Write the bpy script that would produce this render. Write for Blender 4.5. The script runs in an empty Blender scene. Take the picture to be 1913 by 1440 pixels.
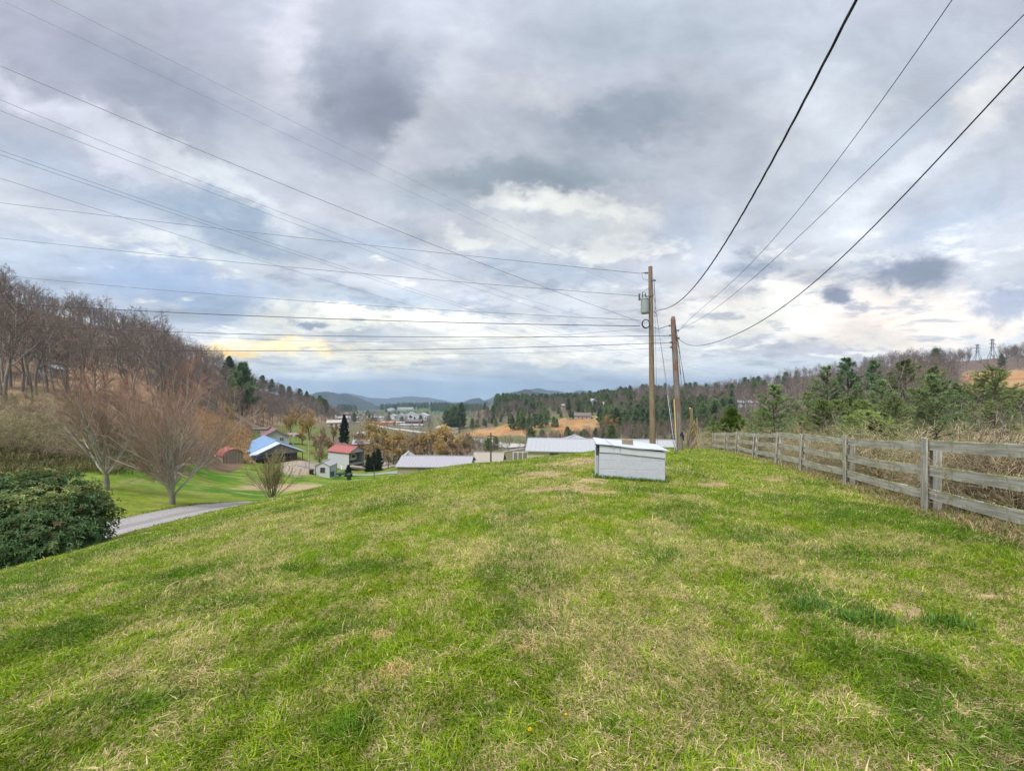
import bpy, math, random
import numpy as np
from mathutils import Vector, Matrix, Euler

S = bpy.context.scene
COL = S.collection
R = math.radians
F, CX, CY, EYE = 780.0, 956.5, 720.0, 1.6
random.seed(5)
RG = np.random.default_rng(11)


def lin(c):
    c = np.asarray(c, float) / 255.0
    return np.where(c <= 0.04045, c / 12.92, ((c + 0.055) / 1.055) ** 2.4)


def at(px, py, Y):
    return np.array([(px - CX) / F * Y, Y, EYE - (py - CY) / F * Y])


def sstep(a, b, x):
    t = np.clip((x - a) / (b - a), 0, 1)
    return t * t * (3 - 2 * t)


# ------------------------------------------------------------------ noise
def vnoise(x, y, seed=0):
    xi = np.floor(x).astype(np.int64)
    yi = np.floor(y).astype(np.int64)
    fx = x - xi
    fy = y - yi
    fx = fx * fx * (3 - 2 * fx)
    fy = fy * fy * (3 - 2 * fy)

    def h(a, b):
        n = (a * 374761393 + b * 668265263 + seed * 2147483647) & 0xFFFFFFFF
        n = ((n ^ (n >> 13)) * 1274126177) & 0xFFFFFFFF
        n = (n ^ (n >> 16)) & 0xFFFF
        return n / 65535.0
    return (h(xi, yi) * (1 - fx) + h(xi + 1, yi) * fx) * (1 - fy) + (h(xi, yi + 1) * (1 - fx) + h(xi + 1, yi + 1) * fx) * fy


def fbm(x, y, o=4, seed=0):
    s, a, t = 0.0, 1.0, 0.0
    c, sn = 0.8, 0.6
    for k in range(o):
        s = s + a * vnoise(x, y, seed + k * 17)
        t += a
        a *= 0.5
        x, y = (c * x - sn * y) * 2.03 + 3.1, (sn * x + c * y) * 2.03 + 7.7
    return s / t


# ------------------------------------------------------------------ scene bookkeeping
def tag(o, label=None, cat=None, group=None, kind=None):
    if label:
        o['label'] = label
    if cat:
        o['category'] = cat
    if group:
        o['group'] = group
    if kind:
        o['kind'] = kind
    return o


def empty(name, loc, rz=0.0):
    o = bpy.data.objects.new(name, None)
    o.empty_display_size = 0.2
    COL.objects.link(o)
    o.location = tuple(float(v) for v in loc)
    o.rotation_euler = (0, 0, rz)
    return o


def link(name, me, parent=None):
    o = bpy.data.objects.new(name, me)
    COL.objects.link(o)
    if parent is not None:
        o.parent = parent
    return o


def copy_tree(o, parent=None):
    c = o.copy()
    COL.objects.link(c)
    c.parent = parent
    for ch in list(o.children):
        copy_tree(ch, c)
    return c


def np_mesh(name, verts, quads=None, tris=None, mat=None, col=None, smooth=False):
    verts = np.asarray(verts, np.float32).reshape(-1, 3)
    me = bpy.data.meshes.new(name)
    me.vertices.add(len(verts))
    me.vertices.foreach_set('co', verts.ravel())
    parts, starts, pos = [], [], 0
    for arr, k in ((quads, 4), (tris, 3)):
        if arr is not None and len(arr):
            arr = np.asarray(arr, np.int32).reshape(-1, k)
            parts.append(arr.ravel())
            starts.append(pos + np.arange(len(arr), dtype=np.int32) * k)
            pos += arr.size
    idx = np.concatenate(parts)
    st = np.concatenate(starts).astype(np.int32)
    me.loops.add(len(idx))
    me.loops.foreach_set('vertex_index', idx)
    me.polygons.add(len(st))
    me.polygons.foreach_set('loop_start', st)
    if smooth:
        me.polygons.foreach_set('use_smooth', np.ones(len(st), bool))
    else:
        me.polygons.foreach_set('use_smooth', np.zeros(len(st), bool))
    me.update(calc_edges=True)
    if col is not None:
        a = me.color_attributes.new('col', 'FLOAT_COLOR', 'POINT')
        c4 = np.ones((len(verts), 4), np.float32)
        c4[:, :3] = col
        a.data.foreach_set('color', c4.ravel())
    if mat is not None:
        me.materials.append(mat)
    return me


class MB:
    """collects boxes, tubes and faces into one mesh"""

    def __init__(self):
        self.v, self.f = [], []

    def poly(self, vs, fs):
        b = len(self.v)
        self.v += [tuple(float(c) for c in p) for p in vs]
        self.f += [tuple(b + i for i in f) for f in fs]
        return self

    def box(self, x0, x1, y0, y1, z0, z1):
        vs = [(x0, y0, z0), (x1, y0, z0), (x1, y1, z0), (x0, y1, z0), (x0, y0, z1), (x1, y0, z1), (x1, y1, z1), (x0, y1, z1)]
        return self.poly(vs, [(0, 3, 2, 1), (4, 5, 6, 7), (0, 1, 5, 4), (1, 2, 6, 5), (2, 3, 7, 6), (3, 0, 4, 7)])

    def bar(self, p, q, w, h, up=(0, 0, 1)):
        p, q = Vector(p), Vector(q)
        d = (q - p).normalized()
        s = d.cross(Vector(up))
        if s.length < 1e-4:
            s = d.cross(Vector((1, 0, 0)))
        s.normalize()
        u = s.cross(d)
        vs = []
        for c in (p, q):
            for a, b in ((-1, -1), (1, -1), (1, 1), (-1, 1)):
                vs.append(c + s * (a * w / 2) + u * (b * h / 2))
        return self.poly(vs, [(0, 3, 2, 1), (4, 5, 6, 7), (0, 1, 5, 4), (1, 2, 6, 5), (2, 3, 7, 6), (3, 0, 4, 7)][:6])

    def tube(self, pts, r, n=8, caps=True):
        pts = [Vector(p) for p in pts]
        rs = r if isinstance(r, (list, tuple, np.ndarray)) else [r] * len(pts)
        b = len(self.v)
        prev = None
        for i, p in enumerate(pts):
            d = (pts[min(i + 1, len(pts) - 1)] - pts[max(i - 1, 0)]).normalized()
            a = prev - d * prev.dot(d) if prev is not None else d.cross(Vector((0, 0, 1)) if abs(d.z) < .9 else Vector((1, 0, 0)))
            a.normalize()
            prev = a
            c = d.cross(a)
            for k in range(n):
                t = 2 * math.pi * k / n
                self.v.append(tuple(p + (a * math.cos(t) + c * math.sin(t)) * rs[i]))
        for i in range(len(pts) - 1):
            for k in range(n):
                k2 = (k + 1) % n
                self.f.append((b + i * n + k, b + i * n + k2, b + (i + 1) * n + k2, b + (i + 1) * n + k))
        if caps:
            self.f.append(tuple(b + k for k in range(n))[::-1])
            self.f.append(tuple(b + (len(pts) - 1) * n + k for k in range(n)))
        return self

    def lathe(self, prof, c=(0, 0, 0), n=16):
        b = len(self.v)
        for r, z in prof:
            for k in range(n):
                t = 2 * math.pi * k / n
                self.v.append((c[0] + r * math.cos(t), c[1] + r * math.sin(t), c[2] + z))
        m = len(prof)
        for i in range(m - 1):
            for k in range(n):
                k2 = (k + 1) % n
                self.f.append((b + i * n + k, b + i * n + k2, b + (i + 1) * n + k2, b + (i + 1) * n + k))
        self.f.append(tuple(b + k for k in range(n))[::-1])
        self.f.append(tuple(b + (m - 1) * n + k for k in range(n)))
        return self

    def build(self, name, mat, parent=None, bevel=0.0, smooth=False):
        me = bpy.data.meshes.new(name)
        me.from_pydata(self.v, [], self.f)
        if mat:
            me.materials.append(mat)
        if smooth:
            me.polygons.foreach_set('use_smooth', [True] * len(me.polygons))
        me.update()
        o = link(name, me, parent)
        if bevel:
            m = o.modifiers.new('bevel', 'BEVEL')
            m.width = bevel
            m.segments = 2
            m.limit_method = 'ANGLE'
        return o


# ------------------------------------------------------------------ materials
def newmat(name):
    m = bpy.data.materials.new(name)
    m.use_nodes = True
    nt = m.node_tree
    nt.nodes.clear()
    out = nt.nodes.new('ShaderNodeOutputMaterial')
    b = nt.nodes.new('ShaderNodeBsdfPrincipled')
    nt.links.new(b.outputs[0], out.inputs[0])
    return m, nt, b, out


def mixc(nt, fac, a, b, mode='MIX'):
    n = nt.nodes.new('ShaderNodeMix')
    n.data_type = 'RGBA'
    n.blend_type = mode
    for sock, v in ((n.inputs[0], fac), (n.inputs[6], a), (n.inputs[7], b)):
        if isinstance(v, bpy.types.NodeSocket):
            nt.links.new(v, sock)
        elif isinstance(v, (int, float)):
            sock.default_value = v
        else:
            sock.default_value = (*v[:3], 1)
    return n.outputs[2]


def noise(nt, scale, detail=4, rough=.6, vec=None, stretch=None, coord='Object'):
    tc = nt.nodes.new('ShaderNodeTexCoord')
    src = vec or tc.outputs[coord]
    if stretch:
        mp = nt.nodes.new('ShaderNodeMapping')
        mp.inputs['Scale'].default_value = stretch
        nt.links.new(src, mp.inputs[0])
        src = mp.outputs[0]
    n = nt.nodes.new('ShaderNodeTexNoise')
    n.inputs['Scale'].default_value = scale
    n.inputs['Detail'].default_value = detail
    n.inputs['Roughness'].default_value = rough
    nt.links.new(src, n.inputs['Vector'])
    return n.outputs[0]


def ramp(nt, v, a, b, lo=0.0, hi=1.0):
    n = nt.nodes.new('ShaderNodeMapRange')
    n.inputs[1].default_value = a
    n.inputs[2].default_value = b
    n.inputs[3].default_value = lo
    n.inputs[4].default_value = hi
    nt.links.new(v, n.inputs[0])
    return n.outputs[0]


def bump(nt, b, h, strength=.3, dist=.01):
    n = nt.nodes.new('ShaderNodeBump')
    n.inputs['Strength'].default_value = strength
    n.inputs['Distance'].default_value = dist
    nt.links.new(h, n.inputs['Height'])
    nt.links.new(n.outputs[0], b.inputs['Normal'])


def mat(name, c1, c2=None, scale=4, rough=.7, stretch=None, lo=.35, hi=.65, c3=None, scale3=1.2, lo3=.55, hi3=.7, metal=0, bmp=0, bdist=.01, coord='Object'):
    m, nt, b, out = newmat(name)
    c2 = c2 or tuple(v * .75 for v in c1)
    f = noise(nt, scale, 6, .65, stretch=stretch, coord=coord)
    col = mixc(nt, ramp(nt, f, lo, hi), c1, c2)
    if c3:
        f3 = noise(nt, scale3, 5, .65, coord=coord)
        col = mixc(nt, ramp(nt, f3, lo3, hi3), col, c3)
    nt.links.new(col, b.inputs['Base Color'])
    b.inputs['Roughness'].default_value = rough
    b.inputs['Metallic'].default_value = metal
    b.inputs['Specular IOR Level'].default_value = .3
    if bmp:
        bump(nt, b, f, bmp, bdist)
    return m


def veg_mat(name, c1=None, c2=None, trans=.25, attr=False, rand=.25, rough=.6):
    """vegetation: colour per plant from Object Info random (or per vertex colour), some light passing through"""
    m, nt, b, out = newmat(name)
    if attr:
        a = nt.nodes.new('ShaderNodeAttribute')
        a.attribute_name = 'col'
        col = a.outputs[0]
    else:
        oi = nt.nodes.new('ShaderNodeObjectInfo')
        f = noise(nt, 1.3, 3, .6)
        col = mixc(nt, ramp(nt, f, .35, .65), c1, c2)
    if rand:
        oi = nt.nodes.new('ShaderNodeObjectInfo')
        hs = nt.nodes.new('ShaderNodeHueSaturation')
        nt.links.new(col, hs.inputs['Color'])
        nt.links.new(ramp(nt, oi.outputs['Random'], 0, 1, 1 - rand, 1 + rand), hs.inputs['Value'])
        col = hs.outputs[0]
    nt.links.new(col, b.inputs['Base Color'])
    b.inputs['Roughness'].default_value = rough
    b.inputs['Specular IOR Level'].default_value = .25
    if trans:
        t = nt.nodes.new('ShaderNodeBsdfTranslucent')
        nt.links.new(col, t.inputs[0])
        mx = nt.nodes.new('ShaderNodeMixShader')
        mx.inputs[0].default_value = trans
        nt.links.new(b.outputs[0], mx.inputs[1])
        nt.links.new(t.outputs[0], mx.inputs[2])
        nt.links.new(mx.outputs[0], out.inputs[0])
    return m


# ------------------------------------------------------------------ terrain: one height function through surveyed points
CT = []   # (x, y, z)


def cz(x, y, z):
    CT.append((x, y, z))


def cp(px, *yp):
    """profile along one line of sight: pairs (distance, picture row)"""
    for Y, py in yp:
        CT.append(tuple(at(px, py, Y)))


for p in ((0, 0, 0), (0, 2.5, -.03), (0, 5, -.17), (-3, 2, -.2), (-6, 4, -.75), (-9, 1, -1.0), (-5, 9, -1.05), (0, 9, -.5), (-13, 4, -2.2),
          (3, 2, .05), (4.74, 3.05, .1), (8, 1, .25), (0, -8, .2), (12, -8, .5), (-12, -8, -1.2), (1.9, 9.2, -.44), (3.3, 9.0, -.5), (3, 4.5, -.08),
          (5.98, 6.04, -.27), (7.2, 9.03, -.58), (8.0, 11.6, -.81), (8.7, 13.8, -1.02), (9.9, 17.2, -1.42), (10.7, 20, -1.68), (11.5, 22.6, -2.0), (12.1, 25.2, -2.27),
          (8.05, 20, -1.48), (-12.9, 14, -3.4), (-14.1, 23.6, -5.0), (-15.9, 17.3, -3.95), (-12.5, 9, -2.75), (-15.5, 9, -2.8), (-17, 13, -3.3),
          (-9.8, 8.5, -2.0), (-8.8, 10.5, -1.95), (-17.5, 21.5, -4.5), (-23.3, 24, -4.3), (-8.6, 22, -3.5), (-2.4, 22, -2.63), (1.4, 23, -2.4), (4.5, 22, -1.9),
          (0, 15, -1.3), (5, 14, -.95), (-7, 15, -2.2), (-2.4, 30, -5.0), (2.0, 32, -4.6), (7, 30, -3.0), (7.5, 40, -5.6), (-8.6, 30, -6.0),
          (9, 5, -.5), (11, 8, -1.3), (15, 12, -1.8), (17, 20, -2.4), (22, 15, -1.7), (14, 4, -.5)):
    cz(*p)
cp(-250, (26, 880), (38, 760), (60, 660), (110, 540), (160, 470), (260, 560), (700, 700))
cp(0, (28, 880), (38, 785), (45, 742), (62, 700), (110, 610), (155, 562), (260, 640), (700, 720), (1500, 745))
cp(110, (29, 885), (39, 795), (60, 725), (110, 635), (160, 590), (270, 660))
cp(210, (28, 893), (32, 865), (41, 805), (62, 745), (110, 660), (175, 618), (290, 690), (700, 735))
cp(310, (35, 893), (44, 840), (60, 790), (110, 700), (190, 652), (300, 710))
cp(410, (45, 895), (62, 877), (78, 855), (92, 800), (110, 780), (190, 715), (260, 687), (380, 735), (800, 750))
cp(450, (50, 893), (75, 868), (90, 836), (105, 795), (125, 785), (200, 735), (280, 712), (420, 750))
cp(500, (36, 930), (50, 906), (75, 878), (88, 864), (125, 820), (165, 795), (230, 762), (310, 733), (450, 762), (800, 760))
cp(560, (40, 915), (55, 908), (90, 860), (130, 825), (180, 800), (250, 778), (360, 752), (520, 770))
cp(600, (40, 914), (60, 905), (78, 889), (100, 862), (140, 830), (190, 803), (270, 786), (420, 776), (900, 770), (1500, 765))
cp(690, (40, 912), (65, 900), (92, 884), (115, 865), (165, 832), (240, 812), (330, 800), (470, 791), (900, 777), (1500, 766))
cp(800, (40, 900), (62, 890), (90, 868), (170, 832), (240, 818), (320, 806), (500, 791), (900, 777), (1450, 762))
cp(870, (40, 890), (65, 880), (100, 858), (170, 833), (230, 816), (290, 806), (400, 792), (600, 782), (900, 775), (1400, 765))
cp(930, (40, 880), (65, 872), (110, 848), (160, 838), (205, 822), (250, 812), (285, 798), (330, 786), (420, 768), (550, 752), (800, 765), (1500, 765))
cp(985, (38, 868), (50, 856), (95, 842), (140, 834), (165, 830), (205, 822), (250, 806), (300, 788), (370, 770), (510, 752), (800, 765))
cp(1080, (50, 856), (90, 838), (170, 826), (215, 814), (245, 800), (285, 782), (340, 768), (480, 750), (800, 762))
cp(1200, (36, 850), (50, 848), (90, 832), (160, 813), (190, 802), (260, 776), (380, 750), (500, 738), (800, 755), (1500, 760))
cp(1350, (34, 845), (60, 832), (120, 812), (180, 795), (240, 770), (420, 737), (490, 729), (800, 750))
cp(1500, (28, 834), (40, 826), (80, 808), (140, 788), (220, 758), (360, 722), (430, 705), (800, 745))
cp(1620, (24, 840), (40, 820), (80, 796), (150, 758), (270, 710), (380, 692), (800, 740))
cp(1720, (18, 862), (40, 812), (80, 785), (150, 742), (260, 698), (330, 680), (700, 735))
cp(1830, (18, 862), (40, 806), (75, 780), (140, 740), (190, 722), (280, 688), (400, 674), (700, 735))
cp(1920, (16, 872), (38, 802), (70, 776), (140, 734), (190, 714), (260, 690), (380, 664), (700, 735))
cp(2250, (30, 800), (90, 735), (280, 620), (500, 690))
CT = np.array(CT)


def _uv(x, y):
    w = np.maximum(y + 20.0, 2.0)
    return x / w * 3.0, np.log(w), w


def _tps_fit():
    u, v, w = _uv(CT[:, 0], CT[:, 1])
    val = (CT[:, 2] - EYE) / w
    n = len(u)
    r2 = (u[:, None] - u) ** 2 + (v[:, None] - v) ** 2
    K = np.where(r2 > 0, .5 * r2 * np.log(np.maximum(r2, 1e-12)), 0) + np.eye(n) * 2e-4
    P = np.stack([np.ones(n), u, v], 1)
    A = np.block([[K, P], [P.T, np.zeros((3, 3))]])
    return u, v, np.linalg.solve(A, np.concatenate([val, np.zeros(3)]))


_TU, _TV, _TC = _tps_fit()


def H0(x, y):
    x = np.asarray(x, float)
    y = np.asarray(y, float)
    shp = np.broadcast(x, y).shape
    x = np.broadcast_to(x, shp).ravel()
    y = np.broadcast_to(y, shp).ravel()
    out = np.empty(len(x))
    for i in range(0, len(x), 40000):
        u, v, w = _uv(x[i:i + 40000], y[i:i + 40000])
        r2 = (u[:, None] - _TU) ** 2 + (v[:, None] - _TV) ** 2
        k = .5 * r2 * np.log(np.maximum(r2, 1e-12))
        n = len(_TU)
        out[i:i + 40000] = (k @ _TC[:n] + _TC[n] + _TC[n + 1] * u + _TC[n + 2] * v) * w + EYE
    return out.reshape(shp)


def H(x, y):
    x = np.asarray(x, float)
    y = np.asarray(y, float)
    z = H0(x, y)
    d = np.hypot(x, y)
    z = z + (fbm(x * 1.2, y * 1.2, 3, 3) - .5) * .05 * sstep(60, 20, d) + (fbm(x * .12, y * .12, 3, 8) - .5) * .3 * sstep(15, 60, d)
    return z + (fbm(x * .035, y * .035, 4, 9) - .5) * 3.0 * sstep(70, 200, d)


def ground_at(px, py, ymin=1.2, ymax=1500):
    Y = np.exp(np.linspace(math.log(ymin), math.log(ymax), 1600))
    x = (px - CX) / F * Y
    p = CY - (H(x, Y) - EYE) / Y * F
    k = np.argmax(p <= py)
    return float(x[k]), float(Y[k])


def gpos(px, Y, dz=0.0):
    x = (px - CX) / F * Y
    return np.array([x, Y, float(H(x, Y)) + dz])

# ------------------------------------------------------------------ camera, light, sky
EXPO = 1.6
S.view_settings.view_transform = 'Standard'
S.view_settings.look = 'None'
S.view_settings.exposure = EXPO
S.view_settings.gamma = 1
S.cycles.max_bounces = 6
S.cycles.diffuse_bounces = 3
S.cycles.glossy_bounces = 2
S.cycles.transmission_bounces = 3
S.cycles.transparent_max_bounces = 12
S.cycles.volume_bounces = 0

cam = bpy.data.objects.new('camera', bpy.data.cameras.new('camera'))
COL.objects.link(cam)
cam.location = (0, 0, EYE)
cam.rotation_euler = (R(90), 0, 0)
cam.data.sensor_width = 36
cam.data.lens = F / 1913 * 36
cam.data.clip_start = .05
cam.data.clip_end = 30000
S.camera = cam

SUN_EL, SUN_AZ = 58, 215      # azimuth clockwise from +Y: behind the left shoulder
sd = Vector((math.sin(R(SUN_AZ)) * math.cos(R(SUN_EL)), math.cos(R(SUN_AZ)) * math.cos(R(SUN_EL)), math.sin(R(SUN_EL))))
sun = bpy.data.objects.new('sun', bpy.data.lights.new('sun', 'SUN'))
COL.objects.link(sun)
sun.data.energy = 1.5
sun.data.angle = R(24)
sun.data.color = (1, .965, .92)
sun.rotation_euler = sd.to_track_quat('Z', 'Y').to_euler()

W = bpy.data.worlds.new('World')
S.world = W
W.use_nodes = True
WT = W.node_tree
WT.nodes.clear()


class V:
    """tiny algebra over math nodes of the world tree"""
    def __init__(s, k): s.k = k

    @staticmethod
    def op(o, *a, clamp=False):
        n = WT.nodes.new('ShaderNodeMath')
        n.operation = o
        n.use_clamp = clamp
        for i, q in enumerate(a):
            if isinstance(q, V):
                WT.links.new(q.k, n.inputs[i])
            else:
                n.inputs[i].default_value = q
        return V(n.outputs[0])
    def __add__(s, o): return V.op('ADD', s, o)
    __radd__ = __add__
    def __sub__(s, o): return V.op('SUBTRACT', s, o)
    def __rsub__(s, o): return V.op('SUBTRACT', o, s)
    def __mul__(s, o): return V.op('MULTIPLY', s, o)
    __rmul__ = __mul__
    def __truediv__(s, o): return V.op('DIVIDE', s, o)
    def mx(s, o): return V.op('MAXIMUM', s, o)
    def sq(s): return V.op('SQRT', s)


def vmap(v, a, b, lo, hi, smooth=True):
    n = WT.nodes.new('ShaderNodeMapRange')
    n.interpolation_type = 'SMOOTHSTEP' if smooth else 'LINEAR'
    WT.links.new(v.k, n.inputs[0])
    for i, q in enumerate((a, b, lo, hi)):
        n.inputs[i + 1].default_value = q
    return V(n.outputs[0])


def vec3(x, y, z):
    n = WT.nodes.new('ShaderNodeCombineXYZ')
    for i, q in enumerate((x, y, z)):
        if isinstance(q, V):
            WT.links.new(q.k, n.inputs[i])
        else:
            n.inputs[i].default_value = q
    return n.outputs[0]


def vnz(vec, scale, detail=6, rough=.55, dist=0.0):
    n = WT.nodes.new('ShaderNodeTexNoise')
    n.inputs['Scale'].default_value = scale
    n.inputs['Detail'].default_value = detail
    n.inputs['Roughness'].default_value = rough
    n.inputs['Distortion'].default_value = dist
    WT.links.new(vec, n.inputs['Vector'])
    return V(n.outputs[0])


tc = WT.nodes.new('ShaderNodeTexCoord')
sp = WT.nodes.new('ShaderNodeSeparateXYZ')
WT.links.new(tc.outputs['Generated'], sp.inputs[0])
dx, dy, dz = (V(sp.outputs[i]) for i in range(3))
yy = dy.mx(.12)
# bearing / height of a direction over the valley, in thousandths
U = dx / yy * .78 + .9565
Vv = .72 - dz / yy * .78
up = dz.mx(0.0) + .16
qx, qy = dx / up, dy / up
# clouds lie in a layer: noise on the layer plane, rolled along the wind
ca, sa = math.cos(R(35)), math.sin(R(35))
wx, wy = qx * ca + qy * sa, qy * ca - qx * sa
n_big = vnz(vec3(wx * .55, wy * 1.0, 3.3), .8, 7, .55, .25)
n_mid = vnz(vec3(wx * .8, wy * 1.1, 9.1), 2.2, 8, .6, .3)
n_puff = vnz(vec3(qx, qy, 21.0), 2.6, 8, .62, .1)
n_fine = vnz(vec3(U, Vv * 1.7, 1.7), 8.0, 9, .62, .35)
w1 = vnz(vec3(U, Vv * 1.6, 4.0), 4.5, 6, .6, .1) - .5
w2 = vnz(vec3(U, Vv * 1.6, 14.0), 4.5, 6, .6, .1) - .5
w3 = vnz(vec3(U, Vv * 1.6, 24.0), 15, 7, .68, .1) - .5
w4 = vnz(vec3(U, Vv * 1.6, 34.0), 15, 7, .68, .1) - .5
Uw, Vw = U + w1 * .26 + w3 * .07, Vv + w2 * .16 + w4 * .06


def skymix(fac, a, c, mode='MIX'):
    n = WT.nodes.new('ShaderNodeMix')
    n.data_type = 'RGBA'
    n.blend_type = mode
    n.clamp_factor = True
    if isinstance(fac, V):
        WT.links.new(fac.k, n.inputs[0])
    else:
        n.inputs[0].default_value = fac
    for s_, q in ((n.inputs[6], a), (n.inputs[7], c)):
        if isinstance(q, bpy.types.NodeSocket):
            WT.links.new(q, s_)
        else:
            s_.default_value = (*[float(t) for t in q][:3], 1)
    return n.outputs[2]


# general tone by height above the horizon, then banks of light and dark cloud
sky = skymix(vmap(Vv, .05, .62, 0, 1), lin((184, 187, 200)), lin((206, 208, 218)))
sky = skymix(vmap(Vv, .62, .75, 0, .8), sky, lin((178, 193, 214)))
BANKS = [  # u, v, ru, rv, turn, colour, amount, inner radius
    (.06, .60, .42, .22, 0, (184, 196, 218), .8, .1), (.35, .54, .26, .06, 14, (160, 178, 209), .85, .2),
    (.10, .10, .30, .12, 20, (178, 179, 196), .8, .1), (.30, .17, .22, .07, 24, (164, 169, 186), .85, .2),
    (.02, .17, .16, .035, 35, (214, 213, 230), .9, .2), (.18, .255, .26, .045, 34, (217, 217, 231), .9, .2), (.42, .345, .26, .035, 34, (219, 222, 231), .85, .3),
    (.13, .33, .26, .05, 24, (184, 193, 213), .75, .2), (.42, .415, .25, .05, 22, (160, 174, 194), .95, .3), (.66, .47, .12, .04, 18, (172, 184, 202), .7, .2),
    (.43, .475, .17, .030, 16, (203, 211, 222), .7, .3), (.30, .47, .12, .03, 16, (178, 191, 214), .6, .2),
    (.36, .07, .12, .10, 30, (178, 179, 195), .6, .1), (.55, .07, .08, .16, 22, (208, 207, 220), .85, .2), (.68, .19, .12, .15, -12, (152, 157, 172), 1, .25),
    (.60, .27, .11, .05, 30, (166, 170, 187), .7, .2), (.77, .26, .05, .14, 26, (203, 206, 215), .8, .2), (.85, .13, .07, .10, 0, (200, 202, 212), .6, .1),
    (1.20, .06, .30, .09, 0, (172, 181, 193), .75, .1), (1.60, .10, .35, .10, 0, (186, 192, 204), .8, .1),
    (1.16, .235, .22, .07, -6, (154, 162, 175), .95, .3), (.98, .33, .26, .04, -4, (160, 169, 181), .9, .3), (.82, .38, .12, .03, 8, (176, 185, 197), .7, .2),
    (1.00, .18, .12, .05, 10, (203, 205, 213), .75, .2), (1.06, .385, .17, .030, 6, (236, 236, 235), 1, .35), (.98, .44, .10, .025, 8, (222, 225, 229), .7, .3),
    (.86, .452, .09, .022, 5, (235, 235, 236), .9, .3), (1.15, .43, .12, .03, 0, (224, 226, 229), .7, .2),
    (1.27, .43, .07, .05, 0, (182, 190, 206), .8, .2), (1.02, .50, .22, .035, 4, (184, 195, 212), .75, .2), (1.10, .545, .14, .02, 0, (214, 218, 224), .6, .2),
    (1.52, .20, .12, .10, -35, (214, 218, 227), .7, .2), (1.50, .30, .24, .05, -38, (208, 213, 222), .7, .2), (1.66, .27, .26, .04, -36, (190, 198, 211), .7, .2), (1.66, .36, .28, .04, -35, (213, 217, 226), .8, .2),
    (1.75, .43, .24, .05, -25, (182, 191, 210), .8, .2), (1.84, .34, .12, .03, -36, (196, 203, 216), .6, .2), (1.86, .18, .12, .05, -32, (221, 219, 221), .8, .2),
    (1.50, .58, .35, .07, 0, (246, 238, 236), .95, .2), (1.76, .60, .30, .065, 0, (245, 232, 226), 1, .2), (1.60, .48, .16, .025, -10, (226, 226, 231), .7, .2),
    (1.28 * .58 ** -.2, .585, .16, .045, -10, (248, 244, 240), .9, .2), (1.18, .66, .16, .05, 0, (214, 211, 213), .6, .1),
    (1.62, .655, .20, .018, 0, (188, 186, 202), .9, .3), (1.44, .645, .09, .02, -8, (190, 191, 204), .9, .3),
    (.70, .56, .22, .02, 3, (190, 201, 217), .7, .2), (.66, .60, .24, .035, 0, (236, 235, 231), .9, .2), (.735, .590, .11, .018, 2, (255, 252, 240), 1, .4), (.66, .582, .05, .012, 0, (255, 253, 246), .9, .3),
    (.53, .648, .17, .022, 0, (255, 236, 196), 1, .3), (.43, .660, .07, .016, 0, (255, 224, 160), 1, .25), (.86, .60, .10, .02, 0, (246, 244, 240), .7, .3),
    (.72, .672, .25, .020, 0, (230, 226, 218), .8, .2), (.93, .64, .18, .03, 0, (240, 237, 231), .8, .2), (.68, .628, .16, .012, 0, (207, 209, 214), .7, .3),
    (.45, .565, .18, .02, 6, (176, 190, 212), .7, .2), (.80, .722, .30, .024, 0, (168, 190, 216), .9, .2), (.62, .705, .10, .012, 0, (206, 213, 221), .6, .2), (1.08, .70, .18, .02, 0, (176, 191, 213), .8, .2), (1.06, .672, .10, .012, 0, (224, 222, 222), .7, .3),
]
for (u0, v0, ru, rv, turn, c, am, so) in BANKS:
    c_, s_ = math.cos(R(turn)), math.sin(R(turn))
    a = (Uw - u0)
    b = (Vw - v0)
    e1 = (a * c_ + b * s_) / ru
    e2 = (b * c_ - a * s_) / rv
    rr = (e1 * e1 + e2 * e2).sq()
    sky = skymix(vmap(rr, 1.2, so, 0, am), sky, lin(c))
# texture of the cloud layer itself
tex = vmap(n_big, .3, .72, .76, 1.17, False) * vmap(n_mid, .3, .7, .82, 1.12, False) * vmap(n_fine, .3, .7, .87, 1.08, False)
puff = vmap(n_puff, .54, .66, 0, 1) * vmap(Vv, .35, .5, 0, 1) * vmap(Vv, .70, .66, 0, 1)
sky = skymix(puff * .75, sky, lin((244, 243, 242)))
dim = vmap(n_puff, .47, .36, 0, 1) * vmap(Vv, .30, .5, 0, 1) * vmap(Vv, .72, .68, 0, 1)
sky = skymix(dim * .65, sky, lin((168, 177, 195)))
# small ragged dark clouds low on the right
Us, Vs = U + w1 * .06 + w3 * .05, Vv + w2 * .05 + w3 * .045
for (u0, v0, ru, rv, c, am) in ((1.695, .512, .125, .048, (140, 145, 163), .92), (1.565, .552, .034, .024, (146, 149, 170), .95), (1.39, .505, .10, .05, (150, 160, 182), .85),
                                (1.31, .50, .05, .02, (178, 186, 202), .6), (1.88, .565, .09, .05, (164, 171, 194), .85), (1.60, .572, .03, .008, (170, 172, 188), .7), (1.33, .593, .04, .012, (190, 192, 202), .7),
                                (1.22, .545, .06, .012, (186, 192, 206), .5), (.585, .607, .045, .010, (148, 162, 188), .85), (.69, .628, .05, .008, (186, 196, 210), .7)):
    a, b = (Us - u0) / ru, (Vs - v0) / rv
    sky = skymix(vmap((a * a + b * b).sq() + (n_fine - .5) * 2.3, 1.05, .3, 0, am), sky, lin(c))
gm = WT.nodes.new('ShaderNodeGamma')
gm.inputs[1].default_value = 1.2
WT.links.new(sky, gm.inputs[0])
sky = gm.outputs[0]
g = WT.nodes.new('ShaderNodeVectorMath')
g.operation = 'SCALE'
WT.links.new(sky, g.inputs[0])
BGS = .1
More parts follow.
